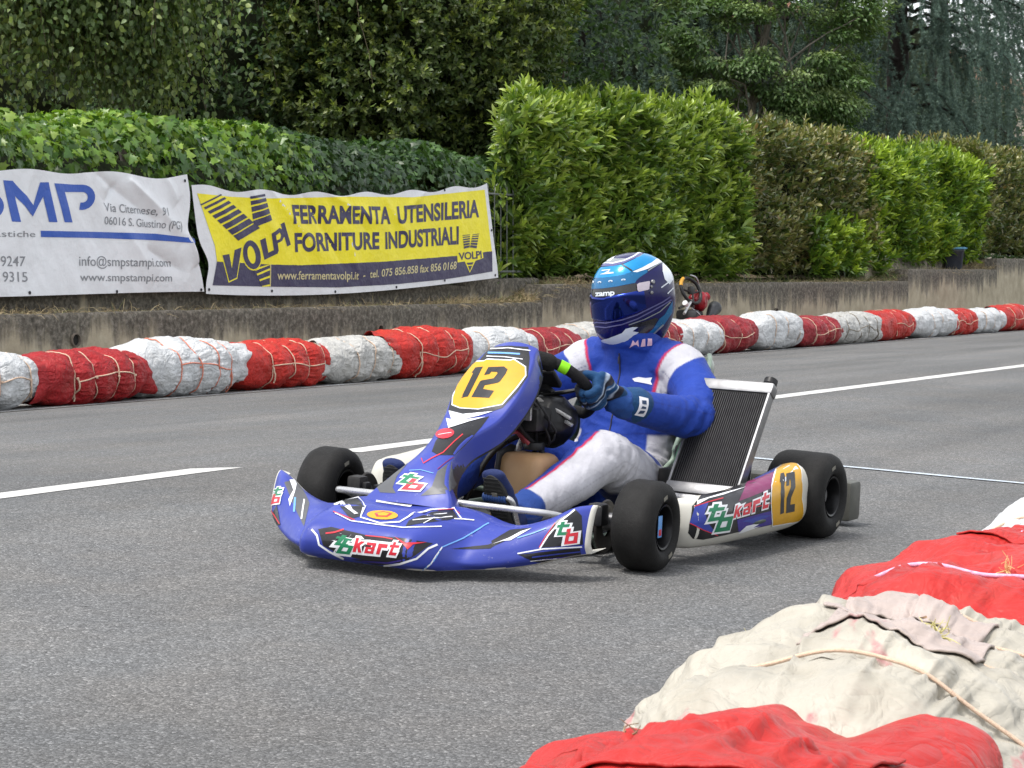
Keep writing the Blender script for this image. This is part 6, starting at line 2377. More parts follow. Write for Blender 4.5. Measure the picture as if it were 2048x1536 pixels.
def fuse(mb, voxel, smooth=6, fac=.5):
    """closed overlapping solids -> one continuous skin (verts, faces)"""
    me = bpy.data.meshes.new('tmp'); me.from_pydata(np.concatenate(mb.V).tolist(), [], mb.F)
    o = bpy.data.objects.new('tmp', me); COL.objects.link(o)
    m = o.modifiers.new('r', 'REMESH'); m.mode = 'VOXEL'; m.voxel_size = voxel
    if smooth:
        q = o.modifiers.new('s', 'SMOOTH'); q.iterations = smooth; q.factor = fac
    dg = bpy.context.evaluated_depsgraph_get(); dg.update()
    ev = bpy.data.meshes.new_from_object(o.evaluated_get(dg))
    V = np.array([v.co[:] for v in ev.vertices]); F = [list(p.vertices) for p in ev.polygons]
    N_ = np.array([v.normal[:] for v in ev.vertices])
    bpy.data.objects.remove(o); bpy.data.meshes.remove(me); bpy.data.meshes.remove(ev)
    return V, F, N_


def mesh_col(name, V, F, colr, mat, parent):
    me = bpy.data.meshes.new(name); me.from_pydata(V.tolist(), [], F)
    me.materials.append(mat)
    me.polygons.foreach_set('use_smooth', [True] * len(me.polygons))
    if colr is not None:
        at = me.attributes.new('dye', 'FLOAT_COLOR', 'POINT')
        at.data.foreach_set('color', np.concatenate([colr, np.ones((len(colr), 1))], 1).astype(np.float32).ravel())
    return link(name, me, parent)


def fabric(name, rough=.75, bump=.6, sheen=.03, bs=420):
    t = NT(name)
    o = t.obj()
    c = t.n('Attribute', attribute_name='dye').outputs['Color']
    c = t.mix(1, c, t.ramp(t.noise(9, 5, .65, o), [(.3, .84), (.7, 1.12)]), 'MULTIPLY')
    d = t.ramp(t.noise(11, 6, .7, o), [(.6, 0), (.9, .13)])
    c = t.mix(d, c, (.16, .15, .16))
    t.set(Base_Color=c, Roughness=rough, Sheen_Weight=sheen, Specular_IOR_Level=.3)
    h = t.math('ADD', t.math('MULTIPLY', t.noise(bs, 2, .5, o), .15), t.noise(38, 5, .65, o, .8))
    t.bump(h, bump, .006)
    return t.m


M_SUIT = fabric('racing_suit_cloth')
M_GLOVE = fabric('glove_cloth', .8, .5)
M_BOOT = fabric('boot_suede', .85, .4)

SUIT_BLUE = np.array((.006, .033, .245)); SUIT_WHITE = np.array((.43, .425, .46)); SUIT_RED = np.array((.42, .012, .05)); SUIT_NAVY = np.array((.006, .012, .11))
# skeleton in kart axes
SH = {1: np.array((.095, .185, .505)), -1: np.array((.10, -.185, .500))}
EL = {1: np.array((.270, .315, .375)), -1: np.array((.275, -.325, .370))}
WR = {1: np.array((.612, .198, .440)), -1: np.array((.560, -.20, .430))}
HIP = {1: np.array((.215, .095, .135)), -1: np.array((.215, -.095, .135))}
KN = {1: np.array((.690, .205, .275)), -1: np.array((.700, -.185, .280))}
AN = {1: np.array((1.105, .165, .135)), -1: np.array((1.13, -.185, .130))}
mb = MB()
TORSO = np.array([(.20, 0, .105), (.165, 0, .17), (.125, 0, .26), (.095, 0, .36), (.085, 0, .445), (.095, 0, .515), (.115, 0, .565), (.135, 0, .615)])
solid(mb, TORSO, (.165, .178, .168, .175, .180, .150, .098, .086), (.105, .118, .130, .134, .128, .105, .088, .082), n=34, k=30)
for s in (1, -1):
    # shoulder yoke, upper arm, forearm
    solid(mb, [(.10, s * .075, .530), SH[s] + [0, s * -.01, .012], SH[s] + [.015, s * .035, -.022]], (.070, .080, .074))
    solid(mb, [SH[s], SH[s] * .5 + EL[s] * .5 + [-.015, s * .02, .0], EL[s]], (.081, .076, .068))
    solid(mb, [EL[s], EL[s] * .6 + WR[s] * .4 + [0, 0, -.006], WR[s] * .95 + EL[s] * .05], (.069, .060, .045))
    # thigh and shin
    solid(mb, [HIP[s], HIP[s] * .5 + KN[s] * .5 + [0, 0, .0], KN[s] + [-.01, 0, -.004]], (.108, .094, .079))
    solid(mb, [KN[s], KN[s] * .62 + AN[s] * .38 + [-.0, 0, -.012], AN[s]], (.078, .070, .052))
V, F, N_ = fuse(mb, .0052, 8)


def seg(P, a, b):
    t = np.clip(((P - a) @ (b - a)) / ((b - a) @ (b - a)), 0, 1)
    return t, np.linalg.norm(P - (a + t[:, None] * (b - a)), axis=1)


parts = []
for s in (1, -1):
    parts += [('ua', s, *seg(V, SH[s], EL[s])), ('fa', s, *seg(V, EL[s], WR[s])), ('th', s, *seg(V, HIP[s], KN[s])), ('sn', s, *seg(V, KN[s], AN[s]))]
dt_t = np.full(len(V), 9.0)
for i in range(len(TORSO) - 1):
    dt_t = np.minimum(dt_t, seg(V, TORSO[i], TORSO[i + 1])[1])
D = np.stack([dt_t - .13] + [p[3] - .06 for p in parts], 1)
who = np.argmin(D, 1)
# wrinkles: sharper round the joints and the waist
dis = .004 * fbm(V * 9, 3, 5)
for i, p in enumerate(parts):
    kind, s, t, d = p
    a, b = {'ua': (SH, EL), 'fa': (EL, WR), 'th': (HIP, KN), 'sn': (KN, AN)}[kind]
    ax = nrm(b[s] - a[s])
    m = who == i + 1
    along = (V @ ax)
    perp = V - along[:, None] * ax
    Q = np.stack([along * (26 if kind in ('ua', 'fa') else 19), perp @ np.array([.3, 1, .2]) * 7, perp @ np.array([.8, 0, 1.0]) * 7], -1)
    w = .55 * ridged(Q + .8 * fbm(V * 8, 2, 3)[:, None], 2, 10 + i) + .8 * crease(V * 3.2, 3 + i, 2, 14)
    near = np.exp(-((t - (1 if kind in ('ua', 'th') else 0)) / .32) ** 2) + .35 + (.6 * np.exp(-((t - 1) / .2) ** 2) if kind in ('fa', 'sn') else 0)
    dis = dis + m * w * near * (.0085 if kind in ('ua', 'fa') else .0075)
mt = who == 0
w = ridged(np.stack([V[:, 0] * 8, V[:, 1] * 5 + V[:, 2] * 7, V[:, 2] * 17 + V[:, 1] * 5], -1) + .7 * fbm(V * 7, 2, 2)[:, None], 2, 44)
dis = dis + mt * w * (.012 * np.exp(-((V[:, 2] - .20) / .09) ** 2) + .004) + mt * crease(V * 3.0, 9, 1, 13) * .007
# collar standing proud of the yoke
col_h = V[:, 2] - (.555 + .25 * (V[:, 0] - .1))
dis = dis + mt * .010 * (1 / (1 + np.exp(-col_h * 260))) * (np.abs(V[:, 1]) < .12)
V2 = V + N_ * dis[:, None]


def smooth01(x, w):
    return np.clip(.5 + x / w, 0, 1)[:, None]


C = np.tile(SUIT_BLUE, (len(V), 1))
y, z, x = V[:, 1], V[:, 2], V[:, 0]
EW = .005
mixc = lambda C, f, c: C * (1 - f) + c * f
# yoke panels on the chest: white band between chest and sleeve with red piping
ay = np.abs(y)
band_c = .150 - .10 * np.clip((z - .48) / .12, 0, 1) * 0 - .035 * np.clip((.46 - z) / .18, 0, 1) * 0
inner = np.interp(z, [.40, .43, .51, .57, .60], [.122, .124, .128, .152, .180])
outer = np.interp(z, [.40, .43, .48, .524, .565, .60], [.146, .151, .172, .198, .255, .30])
tor = ((who == 0) | np.isin(who, [1, 5]))
f = smooth01(ay - inner, EW) * smooth01(outer - ay, EW) * smooth01(z - .385, .01) * tor[:, None]
C = mixc(C, f, SUIT_WHITE)
f = smooth01(ay - inner + .009, EW) * smooth01(inner - ay, EW) * smooth01(z - .40, .01) * tor[:, None] * smooth01(.60 - z, .006)
C = mixc(C, f, SUIT_RED)
# white side panels at the waist
f = smooth01(ay - .118 - .1 * np.clip(.3 - z, -.1, .1), EW) * smooth01(.30 - z, .006) * ((who == 0) | np.isin(who, [3, 7]))[:, None] * smooth01(.235 - x, .01)
C = mixc(C, f, SUIT_WHITE)
# upper sleeve: stays blue, white inset over the front of the shoulder
for i, p in enumerate(parts):
    kind, s, t, d = p
    m = (who == i + 1)[:, None]
    if kind == 'fa':
        q = V - (EL[s] + t[:, None] * (WR[s] - EL[s]))
        f = smooth01(t - .50, .02) * smooth01(.74 - t, .02) * smooth01(.010 - np.abs(q[:, 1] * s + q[:, 2] * .2 - .002) - .012 * (t - .5), .004) * smooth01(q[:, 2], .01)
        C = mixc(C, f * m, SUIT_RED)
        C = mixc(C, smooth01(t - .86, .01) * m, np.array((.010, .05, .20)))
    if kind in ('th', 'sn'):
        a, b = (HIP, KN) if kind == 'th' else (KN, AN)
        q = V - (a[s] + t[:, None] * (b[s] - a[s]))
        o = q[:, 1] * s            # outward
        up = q[:, 2] + .25 * q[:, 0]
        if kind == 'th':
            lim = -.004 + .085 * np.clip((.80 - t) / .55, 0, 1) * smooth01(up, .02)[:, 0]
            f = smooth01(o - lim, EW) * smooth01(up + .052 + .05 * t, .008)
        else:
            lim = .002 - .004 * t
            f = smooth01(o - lim, EW)
            g = smooth01(o - lim + .011, EW) * smooth01(lim - o, EW) * smooth01(up + .01, .01)
            C = mixc(C, g * m, SUIT_RED)
        C = mixc(C, f * m, SUIT_WHITE)
        if kind == 'th':
            C = mixc(C, smooth01(-.045 - up - .05 * t, .008) * m, SUIT_NAVY)
        else:
            C = mixc(C, smooth01(t - .90, .01) * m, np.array((.010, .045, .22)))
for (p0, p1, wd) in ((.30, .306, .0016),):
    f = (np.clip(.5 + (wd - np.abs(z - .285 - .02 * np.sin(y * 14))) / .0016, 0, 1) * tor * .55)[:, None]
    C = mixc(C, f, SUIT_NAVY)
for i, p in enumerate(parts):
    kind, s, t, d = p
    if kind in ('ua', 'fa'):
        a, b = (SH, EL) if kind == 'ua' else (EL, WR)
        q = V - (a[s] + t[:, None] * (b[s] - a[s]))
        f = ((who == i + 1) * np.clip(.5 + (.0015 - np.abs(q[:, 2] - .018)) / .0016, 0, 1) * .5)[:, None]
        C = mixc(C, f, SUIT_NAVY)
    if kind in ('th', 'sn'):
        a, b = (HIP, KN) if kind == 'th' else (KN, AN)
        q = V - (a[s] + t[:, None] * (b[s] - a[s]))
        f = ((who == i + 1) * (q[:, 1] * s > .02) * np.clip(.5 + (.0015 - np.abs(q[:, 2] + .012)) / .0016, 0, 1) * .35)[:, None]
        C = mixc(C, f, np.array((.16, .16, .19)))
person = empty('person', KO, 0, 'seated kart driver in blue and white racing suit with blue helmet, steering', 'person')
person.rotation_euler = kart.rotation_euler
suit = mesh_col('racing_suit', V2, F, np.clip(C, 0, 1), M_SUIT, person)

# zip, chest mark, sleeve and collar lettering, on patches lifted from the suit
from mathutils.bvhtree import BVHTree
BVH = BVHTree.FromPolygons([Vector(v) for v in V2], F)


def suit_patch(VF, org, ex, ey, mats, name, lift=.0015, step=.006):
    """flat artwork (metres) thrown onto the suit along -(ex x ey)"""
    ex, ey = nrm(ex), nrm(ey); nz = np.cross(ex, ey)
    V_, F_ = cut2d(VF[0], VF[1], step)
    P = []
    for u, v in V_:
        o = np.asarray(org) + ex * u + ey * v + nz * .12
        h = BVH.ray_cast(Vector(o), Vector(-nz), .4)
        P.append(np.array(h[0]) + np.array(h[1]) * lift if h[0] is not None else np.asarray(org) + ex * u + ey * v)
    m = MB(); m.keep = True; m.add(P, F_)
    return m.build(name, mats, suit, ang=180)


PATCH = simple('patch_white', (.60, .60, .64), .7)
PATCHP = simple('patch_pink', (.55, .36, .44), .7)
view = nrm(np.array([6.8, 3.4, .5]))
exv = nrm(np.cross([0, 0, 1.0], view))
suit_patch(shape2d([[(-.032, .004), (-.012, .011), (.012, .009), (.033, .012), (.028, .0), (.034, -.012), (.010, -.008), (-.006, -.006), (-.024, -.004)]]), (.20, .085, .475), exv, (0, 0, 1), PATCH, 'chest_badge')
VT = text2d('OMP', .042, .001, 0, 1.0, 1.0, 'CENTER')
suit_patch(VT, (.18, .27, .425), nrm(np.array([-.45, .85, -.1])), (0, -.1, 1), PATCH, 'sleeve_badge') if False else None
suit_patch(shape2d([[(-.020, .008), (-.006, .014), (.004, .006), (.020, .010), (.016, -.010), (.002, -.006), (-.014, -.010)]]), (.12, .265, .455), nrm(np.array([-.5, .85, -.1])), (.1, -.1, 1), PATCH, 'sleeve_badge')
suit_patch(text2d('MATT', .034, .0022, .2, 1.0, 1.05, 'CENTER') if False else shape2d([[(-.038, -.012), (-.030, .012), (-.022, .002), (-.014, .012), (-.010, -.012), (-.018, -.004), (-.026, -.004)], [(-.004, -.012), (.0, .012), (.010, .012), (.012, -.012)], [(.018, -.012), (.020, .012), (.036, .010), (.036, -.012)]]), (.20, .085, .600), nrm(np.array([-.75, .62, .12])), (0, -.12, 1), PATCHP, 'collar_badge')
m = MB()
zp = []
for zz in np.linspace(.30, .56, 26):
    h = BVH.ray_cast(Vector((1, .0, zz)), Vector((-1, 0, 0)), 2)
    if h[0] is not None:
        zp.append(np.array(h[0]) + np.array([.0005, 0, 0]))
m.tube(np.array(zp), .0028, 6)
m.box(zp[-2] + np.array([.004, 0, -.012]), (.003, .006, .024), bev=.001)
m.build('zip', simple('zip_dark', (.03, .03, .05), .5, .3), suit)

# ------------------------------------------------------------------ gloves: five fingers closed round the rim
def glove(s):
    th0 = s * 1.62
    c = rim_pt(th0, .152)
    tang = nrm(rim_pt(th0 + s * .05) - rim_pt(th0 - s * .05))          # along the rim, downwards on both sides
    out = nrm(c - SC)                                                # radially outward
    back = SA                                                        # towards the driver
    m = MB()
    wr = WR[s] + nrm(EL[s] - WR[s]) * .028
    palm = c + out * .024 + back * .030
    # back of the hand, a flattened block from wrist to knuckles
    kn = c + out * .034 - back * .008
    solid(m, [wr, wr * .45 + palm * .55 + out * .006, palm, kn], (.036, .043, .046, .042), (.027, .025, .023, .017), refs=tang, n=18, k=20)
    lens = (.92, 1.03, 1.0, .82)
    for i in range(4):
        off = tang * (-.033 + .0225 * i)
        L_ = lens[i]
        a = kn + off + out * .002
        b = c + off * 1.05 + out * (.026) - back * (.030 * L_)
        d = c + off * 1.02 + out * (-.002) - back * (.036 * L_)
        e = c + off * .98 - out * (.026 * L_) - back * (.020)
        g = c + off * .95 - out * (.030 * L_) + back * (.004)
        r = .0118 if i < 3 else .0105
        solid(m, [a, b, d, e, g], (r * 1.12, r * 1.06, r, r * .95, r * .82), n=16, k=12)
    t0 = palm - tang * .028 + back * .004
    t1 = c - tang * .048 + back * .030 - out * .004
    t2 = c - tang * .062 + back * .014 - out * .026
    t3 = c - tang * .064 - back * .006 - out * .032
    solid(m, [t0, t1, t2, t3], (.0175, .0145, .0125, .010), n=16, k=12)
    # cuff over the sleeve
    solid(m, [wr + nrm(EL[s] - WR[s]) * -.005, wr + nrm(EL[s] - WR[s]) * .030, wr + nrm(EL[s] - WR[s]) * .066], (.042, .054, .060), (.038, .050, .057), n=10, k=22)
    V, F, N_ = fuse(m, .0026, 3)
    V = V + N_ * (.0012 * ridged(V * 45, 2, 4))[:, None]
    col = np.tile(np.array((.004, .040, .115)), (len(V), 1))
    ax = nrm(wr - palm)
    t = (V - palm) @ ax
    # dark panels, pale wavy piping and black cuff band
    al = (V - c) @ tang
    ou = (V - c) @ out
    wav = .006 * np.sin(al * 120)
    for p0, wd, cc in ((-.012, .008, (.30, .36, .45)), (-.004, .013, (.006, .006, .012)), (.010, .004, (.30, .36, .45)), (.036, .007, (.30, .36, .45)), (.044, .014, (.006, .007, .016))):
        f = np.clip(.5 + (wd / 2 - np.abs(t + wav - p0)) / .003, 0, 1)[:, None]
        col = col * (1 - f) + np.array(cc) * f
    f = np.clip(.5 + (-.012 - ou) / .004, 0, 1)[:, None]
    col = col * (1 - f) + np.array((.010, .012, .02)) * f
    f = (np.clip(.5 + (.004 - np.abs(al - .022)) / .003, 0, 1) * np.clip(.5 + (-.01 - t) / .004, 0, 1))[:, None]
    col = col * (1 - f) + np.array((.25, .45, .62)) * f
    o = mesh_col('glove', V, F, np.clip(col, 0, 1), M_GLOVE, person)
    if s > 0:
        # white strap label on the cuff
        bv = BVHTree.FromPolygons([Vector(v) for v in V], F)
        b0 = wr + nrm(EL[s] - WR[s]) * .045
        e1 = nrm(EL[s] - WR[s]); nz = nrm(view - e1 * (view @ e1)); e2 = np.cross(nz, e1)
        for loops, mt_, lf in (([[(-.017, -.030), (.017, -.030), (.017, .030), (-.017, .030)]], PATCH, .0015),):
            V_, F_ = cut2d(*shape2d(loops), .006)
            P = []
            for u, v in V_:
                q = b0 + e1 * u + e2 * v + nz * .1
                h = bv.ray_cast(Vector(q), Vector(-nz), .3)
                P.append(np.array(h[0]) + nz * lf if h[0] is not None else b0 + e1 * u + e2 * v + nz * .04)
            mm = MB(); mm.keep = True; mm.add(P, F_)
            mm.build('cuff_label', mt_, o, ang=180)
        VF = text2d('OMP', .030, .0008, 0, .85, 1.05, 'CENTER') if False else shape2d([[(-.010, -.024), (.008, -.020), (.010, -.010), (-.008, -.012)], [(-.009, -.006), (.009, -.004), (.009, .002), (-.006, .003)], [(-.008, .009), (.009, .010), (.007, .022), (-.009, .020)]])
        V_, F_ = cut2d(*VF, .006)
        P = []
        for u, v in V_:
            q = b0 + e1 * u + e2 * v + nz * .1
            h = bv.ray_cast(Vector(q), Vector(-nz), .3)
            P.append(np.array(h[0]) + nz * .0026 if h[0] is not None else b0 + nz * .04)
        mm = MB(); mm.keep = True; mm.add(P, F_)
        mm.build('cuff_mark', simple('cuff_ink', (.03, .05, .10), .7), o, ang=180)
    return o


glove(1)
glove(-1)


# ------------------------------------------------------------------ boots, soles towards the front
def boot(s):
    an = AN[s]
    heel = np.array([1.185, s * .165, .062]) if s > 0 else np.array([1.205, s * .185, .062])
    toe = np.array([1.275, s * .150, .262]) if s > 0 else np.array([1.285, s * .178, .250])
    up = nrm(toe - heel)
    fw = nrm(np.array([up[2], 0, -up[0]]))     # the sole faces this way
    m = MB()
    solid(m, [heel - fw * .030, heel + up * .07 - fw * .036, heel + up * .14 - fw * .026, heel + up * .205 - fw * .016], (.036, .037, .045, .038), (.034, .036, .026, .016), refs=(0, 1, 0), n=22, k=22)
    solid(m, [an + nrm(KN[s] - an) * .06, an, heel - fw * .045 + up * .03], (.050, .046, .037), n=14, k=22)
    V, F, N_ = fuse(m, .004, 4)
    V = V + N_ * (.0015 * ridged(V * 30, 2, 8))[:, None]
    col = np.tile(np.array((.012, .022, .085)), (len(V), 1))
    axs = nrm(KN[s] - an)
    t = (V - an) @ axs
    f = np.clip((t - .015) / .004, 0, 1)[:, None]
    col = col * (1 - f) + np.array((.010, .04, .20)) * f
    # white and black lacing band at the ankle
    k = np.sin((V @ np.array([60, 150, 90]))) * np.sin(V @ np.array([150, -70, 110]))
    f = (np.clip(.5 + (.018 - np.abs(t + .012)) / .004, 0, 1))[:, None]
    col = col * (1 - f) + np.where(k[:, None] > -.1, np.array((.55, .55, .58)), np.array((.012, .012, .015))) * f
    o = mesh_col('boot', V, F, np.clip(col, 0, 1), M_BOOT, person)
    m = MB()
    lp = []
    for q in np.linspace(0, 2 * PI, 40, endpoint=False):
        v = math.cos(q); w = math.sin(q)
        hh = .112 * v
        wd = .038 + .010 * max(0, v) - .006 * math.exp(-((v + .15) / .25) ** 2)
        lp.append((w * wd, hh + .098))
    Mx = np.stack([np.array([0, 1.0, 0]), up, fw], 1)
    m.prism(lp, .012, M=Mx, c=heel - fw * .004, bev=.003)
    for q in range(16):
        hh = .012 + q * .0125
        m.box(heel + up * hh + fw * .0028, (.055 - .012 * abs(q - 10) / 10, .0035, .003), 0, Mx)
    m.box(heel + up * .14 + fw * .003, (.018, .030, .0035), 1, Mx, bev=.001)
    m.build('sole', [simple('sole_rubber', (.022, .022, .021), .8, var=.3, nscale=30), simple('sole_mark', (.12, .115, .10), .7)], o)
    return o


boot(1)
boot(-1)

# ------------------------------------------------------------------ helmet
HC = np.array([.128, 0.0, .737]); HYAW = math.radians(-27); HPIT = math.radians(13)
HR = np.array(Matrix.Rotation(HYAW, 3, 'Z') @ Matrix.Rotation(HPIT, 3, 'Y'))
nU, nV_ = 180, 120
uu = np.linspace(-PI, PI, nU); vvv = np.linspace(-PI / 2, PI / 2, nV_)


def helmet_r(U, Vv):
    """local helmet: x forward, y left, z up"""
    cx, sy, sz = np.cos(Vv) * np.cos(U), np.cos(Vv) * np.sin(U), np.sin(Vv)
    p = 2.35
    zz = np.where(sz > 0, .152, .182)
    xx = np.where(cx > 0, .138, .146)
    r = (np.abs(cx / xx) ** p + np.abs(sy / .117) ** p + np.abs(sz / zz) ** p) ** (-1 / p)
    x, y, z = r * cx, r * sy, r * sz
    front = np.clip(cx, 0, 1)
    low = np.clip(-z / .17, 0, 1)
    # chin bar reaches forward, crown leans back, neck tucks in behind
    x = x + .024 * front ** 1.5 * np.exp(-((z + .115) / .06) ** 2) - .014 * front * np.clip(z / .15, 0, 1) ** 1.4
    x = x + .040 * np.clip(-cx, 0, 1) * low ** 1.6
    y = y * (1 - .16 * low ** 1.5)
    # crown ridge and rear lip
    x = x - .010 * np.clip(-cx, 0, 1) * np.exp(-((z - .06) / .03) ** 2)
    z = np.where(z < -.165, -.165 + (z + .165) * .25, z)
    return np.stack([x, y, z], -1)


U_, V_ = np.meshgrid(uu, vvv, indexing='ij')
HG = helmet_r(U_, V_)
HG = np.nan_to_num(HG)
HGk = HC + HG @ HR.T
H_NAVY = simple('helmet_navy', (.006, .006, .062), .16, 0, var=.06, coat=.15)
H_CYAN = simple('helmet_cyan', (.010, .21, .46), .16, .2, var=.06, coat=.15)
H_DCYAN = simple('helmet_teal', (.010, .11, .25), .2, .2, var=.08, coat=.15)
H_WHITE = simple('helmet_white', (.58, .62, .66), .18, 0, var=.05, coat=.15)
H_GREY = simple('helmet_grey', (.20, .22, .23), .2, .2, var=.15, coat=1.0)
H_BLACK = simple('helmet_black', (.010, .010, .012), .25, 0, var=.1, coat=.5)
H_LILAC = simple('helmet_lilac', (.10, .10, .22), .2, .1, var=.08)
H_VISOR = simple('mirror_visor', (.012, .028, .20), .06, .92, var=.05, nscale=3, coat=.15)
H_LABEL = simple('helmet_label', (.45, .40, .45), .4)
HM = [H_NAVY, H_CYAN, H_DCYAN, H_WHITE, H_GREY, H_BLACK, H_LILAC, H_VISOR, H_LABEL]
NV, CY, TE, HW, HG_, HB, LI, VI, LA = range(9)
mb = MB(); mb.keep = True
mb.grid(HGk, mi=NV)
Z3 = lambda L_: [(1160 + x / 6.676, 490 + y / 6.676) for x, y in L_]
hz = []
ha = lambda mm, pts, lv=0, off=0.0: hz.append((mm, [Z3(pts)], lv, off))
hl = lambda mm, pts, w, lv=2: hz.append((mm, [strip(Z3(pts), w)], lv))
ha(TE, [(152, 585), (158, 440), (440, 425), (700, 360), (830, 330), (900, 335), (900, 365), (800, 430), (755, 470), (735, 505), (480, 555), (300, 580)])
ha(CY, [(160, 440), (185, 350), (240, 300), (400, 285), (565, 262), (700, 352), (620, 390), (440, 422), (280, 440)])
ha(HG_, [(300, 225), (360, 160), (440, 100), (560, 60), (700, 60), (790, 92), (720, 150), (600, 205), (460, 240), (340, 240)])
ha(HW, [(360, 215), (420, 120), (520, 80), (600, 70), (480, 150), (400, 220)], 1)
hl(LI, [(255, 275), (300, 262), (440, 262), (580, 225), (720, 160), (830, 95), (900, 80)], 6.5, 1)
hl(HW, [(275, 215), (300, 235), (440, 245), (590, 210), (720, 150), (800, 95)], 2.4, 2)
ha(CY, [(705, 345), (575, 258), (700, 200), (850, 110), (940, 85), (1050, 145), (980, 220), (830, 300)])
hl(HB, [(560, 262), (640, 310), (690, 345)], 2.6, 3)
ha(HW, [(700, 358), (830, 302), (960, 232), (1050, 160), (1090, 180), (1085, 230), (990, 275), (900, 320), (760, 365)], 1)
hl(HG_, [(905, 345), (990, 290), (1090, 225)], 2.2, 2)
ha(HW, [(1095, 235), (1165, 265), (1215, 370), (1238, 460), (1195, 525), (1130, 460), (1100, 350)], 1)
ha(HB, [(150, 598), (300, 585), (480, 560), (740, 512), (760, 520), (768, 622), (480, 682), (168, 692)], 1)
hz += [(HW, [Z3(oval(cx, cy, rx, 13, -.1))], 2) for cx, cy, rx in ((182, 492, 12), (265, 498, 24), (410, 484, 28), (580, 466, 28))]
hz += [(TE, [Z3(oval(cx, cy + 4, rx * .6, 7, -.1))], 3) for cx, cy, rx in ((265, 498, 24), (410, 484, 28), (580, 466, 28))]
ha(HW, [(265, 395), (330, 375), (400, 335), (290, 350), (300, 335), (410, 325), (385, 365), (450, 362), (450, 380), (330, 392)], 2)
# chin
ha(HW, [(270, 1270), (380, 1245), (560, 1175), (610, 1118), (700, 1095), (775, 1095), (700, 1150), (785, 1165), (650, 1255), (600, 1340), (330, 1365)], 1)
ha(HB, [(640, 1085), (780, 1040), (1010, 970), (1040, 985), (960, 1130), (850, 1205), (790, 1190), (770, 1130), (790, 1095), (700, 1090)], 1)
ha(TE, [(610, 1345), (660, 1255), (860, 1220), (980, 1110), (1060, 985), (1130, 930), (1236, 740), (1232, 900), (1110, 1080), (900, 1250), (700, 1360)])
hl(LI, [(170, 1030), (350, 1040), (560, 1000), (760, 930), (960, 830), (1100, 760), (1200, 690)], 2.4, 3)
hl(LI, [(195, 1085), (350, 1100), (560, 1060), (760, 985), (960, 880), (1120, 790), (1215, 730)], 2.4, 3)
hl(HG_, [(650, 1065), (860, 990), (1060, 890), (1200, 760)], 2.0, 3)
hl(HG_, [(310, 1395), (450, 1425), (620, 1400), (800, 1320), (960, 1200), (1110, 1060)], 3.0, 3)
hl(HW, [(1080, 570), (1160, 510), (1220, 470)], 2.2, 2)
hl(HW, [(1165, 650), (1240, 570)], 2.2, 2)
art_on(mb, HGk, uu, vvv, hz, 1.0 if ((HGk[90, 60] - HC) @ np.cross(HGk[91, 60] - HGk[90, 60], HGk[90, 61] - HGk[90, 60])) > 0 else -1.0, .012)
helmet = mb.build('helmet', HM, person, ang=80)
# visor: its own shell a little proud, on both sides of the face
vm = MB(); vm.keep = True
tr = tracer(HGk, uu, vvv)
lowc = tr(Z3([(175, 1000), (350, 1012), (560, 975), (760, 905), (900, 835), (985, 760)])); upc = tr(Z3([(172, 690), (350, 688), (560, 655), (770, 610), (880, 590), (985, 640)]))
az = np.linspace(-1.30, 1.30, 70)
lo_ = np.interp(np.abs(az), np.sort(np.abs(lowc[:, 0])), lowc[np.argsort(np.abs(lowc[:, 0])), 1])
up_ = np.interp(np.abs(az), np.sort(np.abs(upc[:, 0])), upc[np.argsort(np.abs(upc[:, 0])), 1])
rows = []
for k, f in enumerate(np.linspace(0, 1, 24)):
    q = helmet_r(az, lo_ + (up_ - lo_) * f)
    nn_ = nrm(q)
    rows.append(HC + (q + nn_ * (.004 if 0 < k < 23 else .001)) @ HR.T)
vm.grid(np.array(rows))
vm.build('visor', [H_VISOR], helmet, ang=60)
sgn = grid_surf(HGk, uu, vvv)


def on_helmet(pts, lift):
    uv_ = tr(Z3(pts)); P, Nn = sgn(uv_)
    d = np.sign((Nn * (P - HC)).sum(-1))[:, None]
    return P + Nn * d * lift, Nn * d


P, Nn = on_helmet([(965, 495), (945, 558), (950, 635)], .002)
m = MB()
m.lathe([(.0075, -.004), (.0075, .004), (.005, .0065), (.0001, .0068)], P[0], Nn[0], 20)
m.lathe([(.0045, -.004), (.0045, .004), (.0001, .005)], P[1], Nn[1], 16)
m.lathe([(.0055, -.004), (.0055, .003), (.0001, .004)], P[2], Nn[2], 16)
m.build('visor_screw', M_ALU, helmet)
art = MB(); art.keep = True
art_on(art, HGk, uu, vvv, [(0, [Z3([(752, 530), (780, 510), (915, 485), (922, 500), (912, 588), (895, 600), (775, 625), (758, 600)])], 2)], 1.0 if ((HGk[90, 60] - HC) @ np.cross(HGk[91, 60] - HGk[90, 60], HGk[90, 61] - HGk[90, 60])) > 0 else -1.0, .01, .005)
art.build('visor_latch', [H_LABEL], helmet, ang=180)
# lettering on the visor strip
Vt, Ft = text2d('zamp', 1.0, .03, 0, 1.0, .95)
x0, x1 = Vt[:, 0].min(), Vt[:, 0].max()
qm = quad_map(np.array(Z3([(210, 630), (466, 610), (466, 668), (210, 684)])))
Vp = qm((Vt - [x0, 0]) / [x1 - x0, .56])
uvp = tr(Vp)
P, Nn = sgn(uvp)
d = np.sign((Nn * (P - HC)).sum(-1))[:, None]
m = MB(); m.keep = True; m.add(P + Nn * d * .0032, Ft)
m.build('visor_lettering', [H_WHITE], helmet, ang=180)
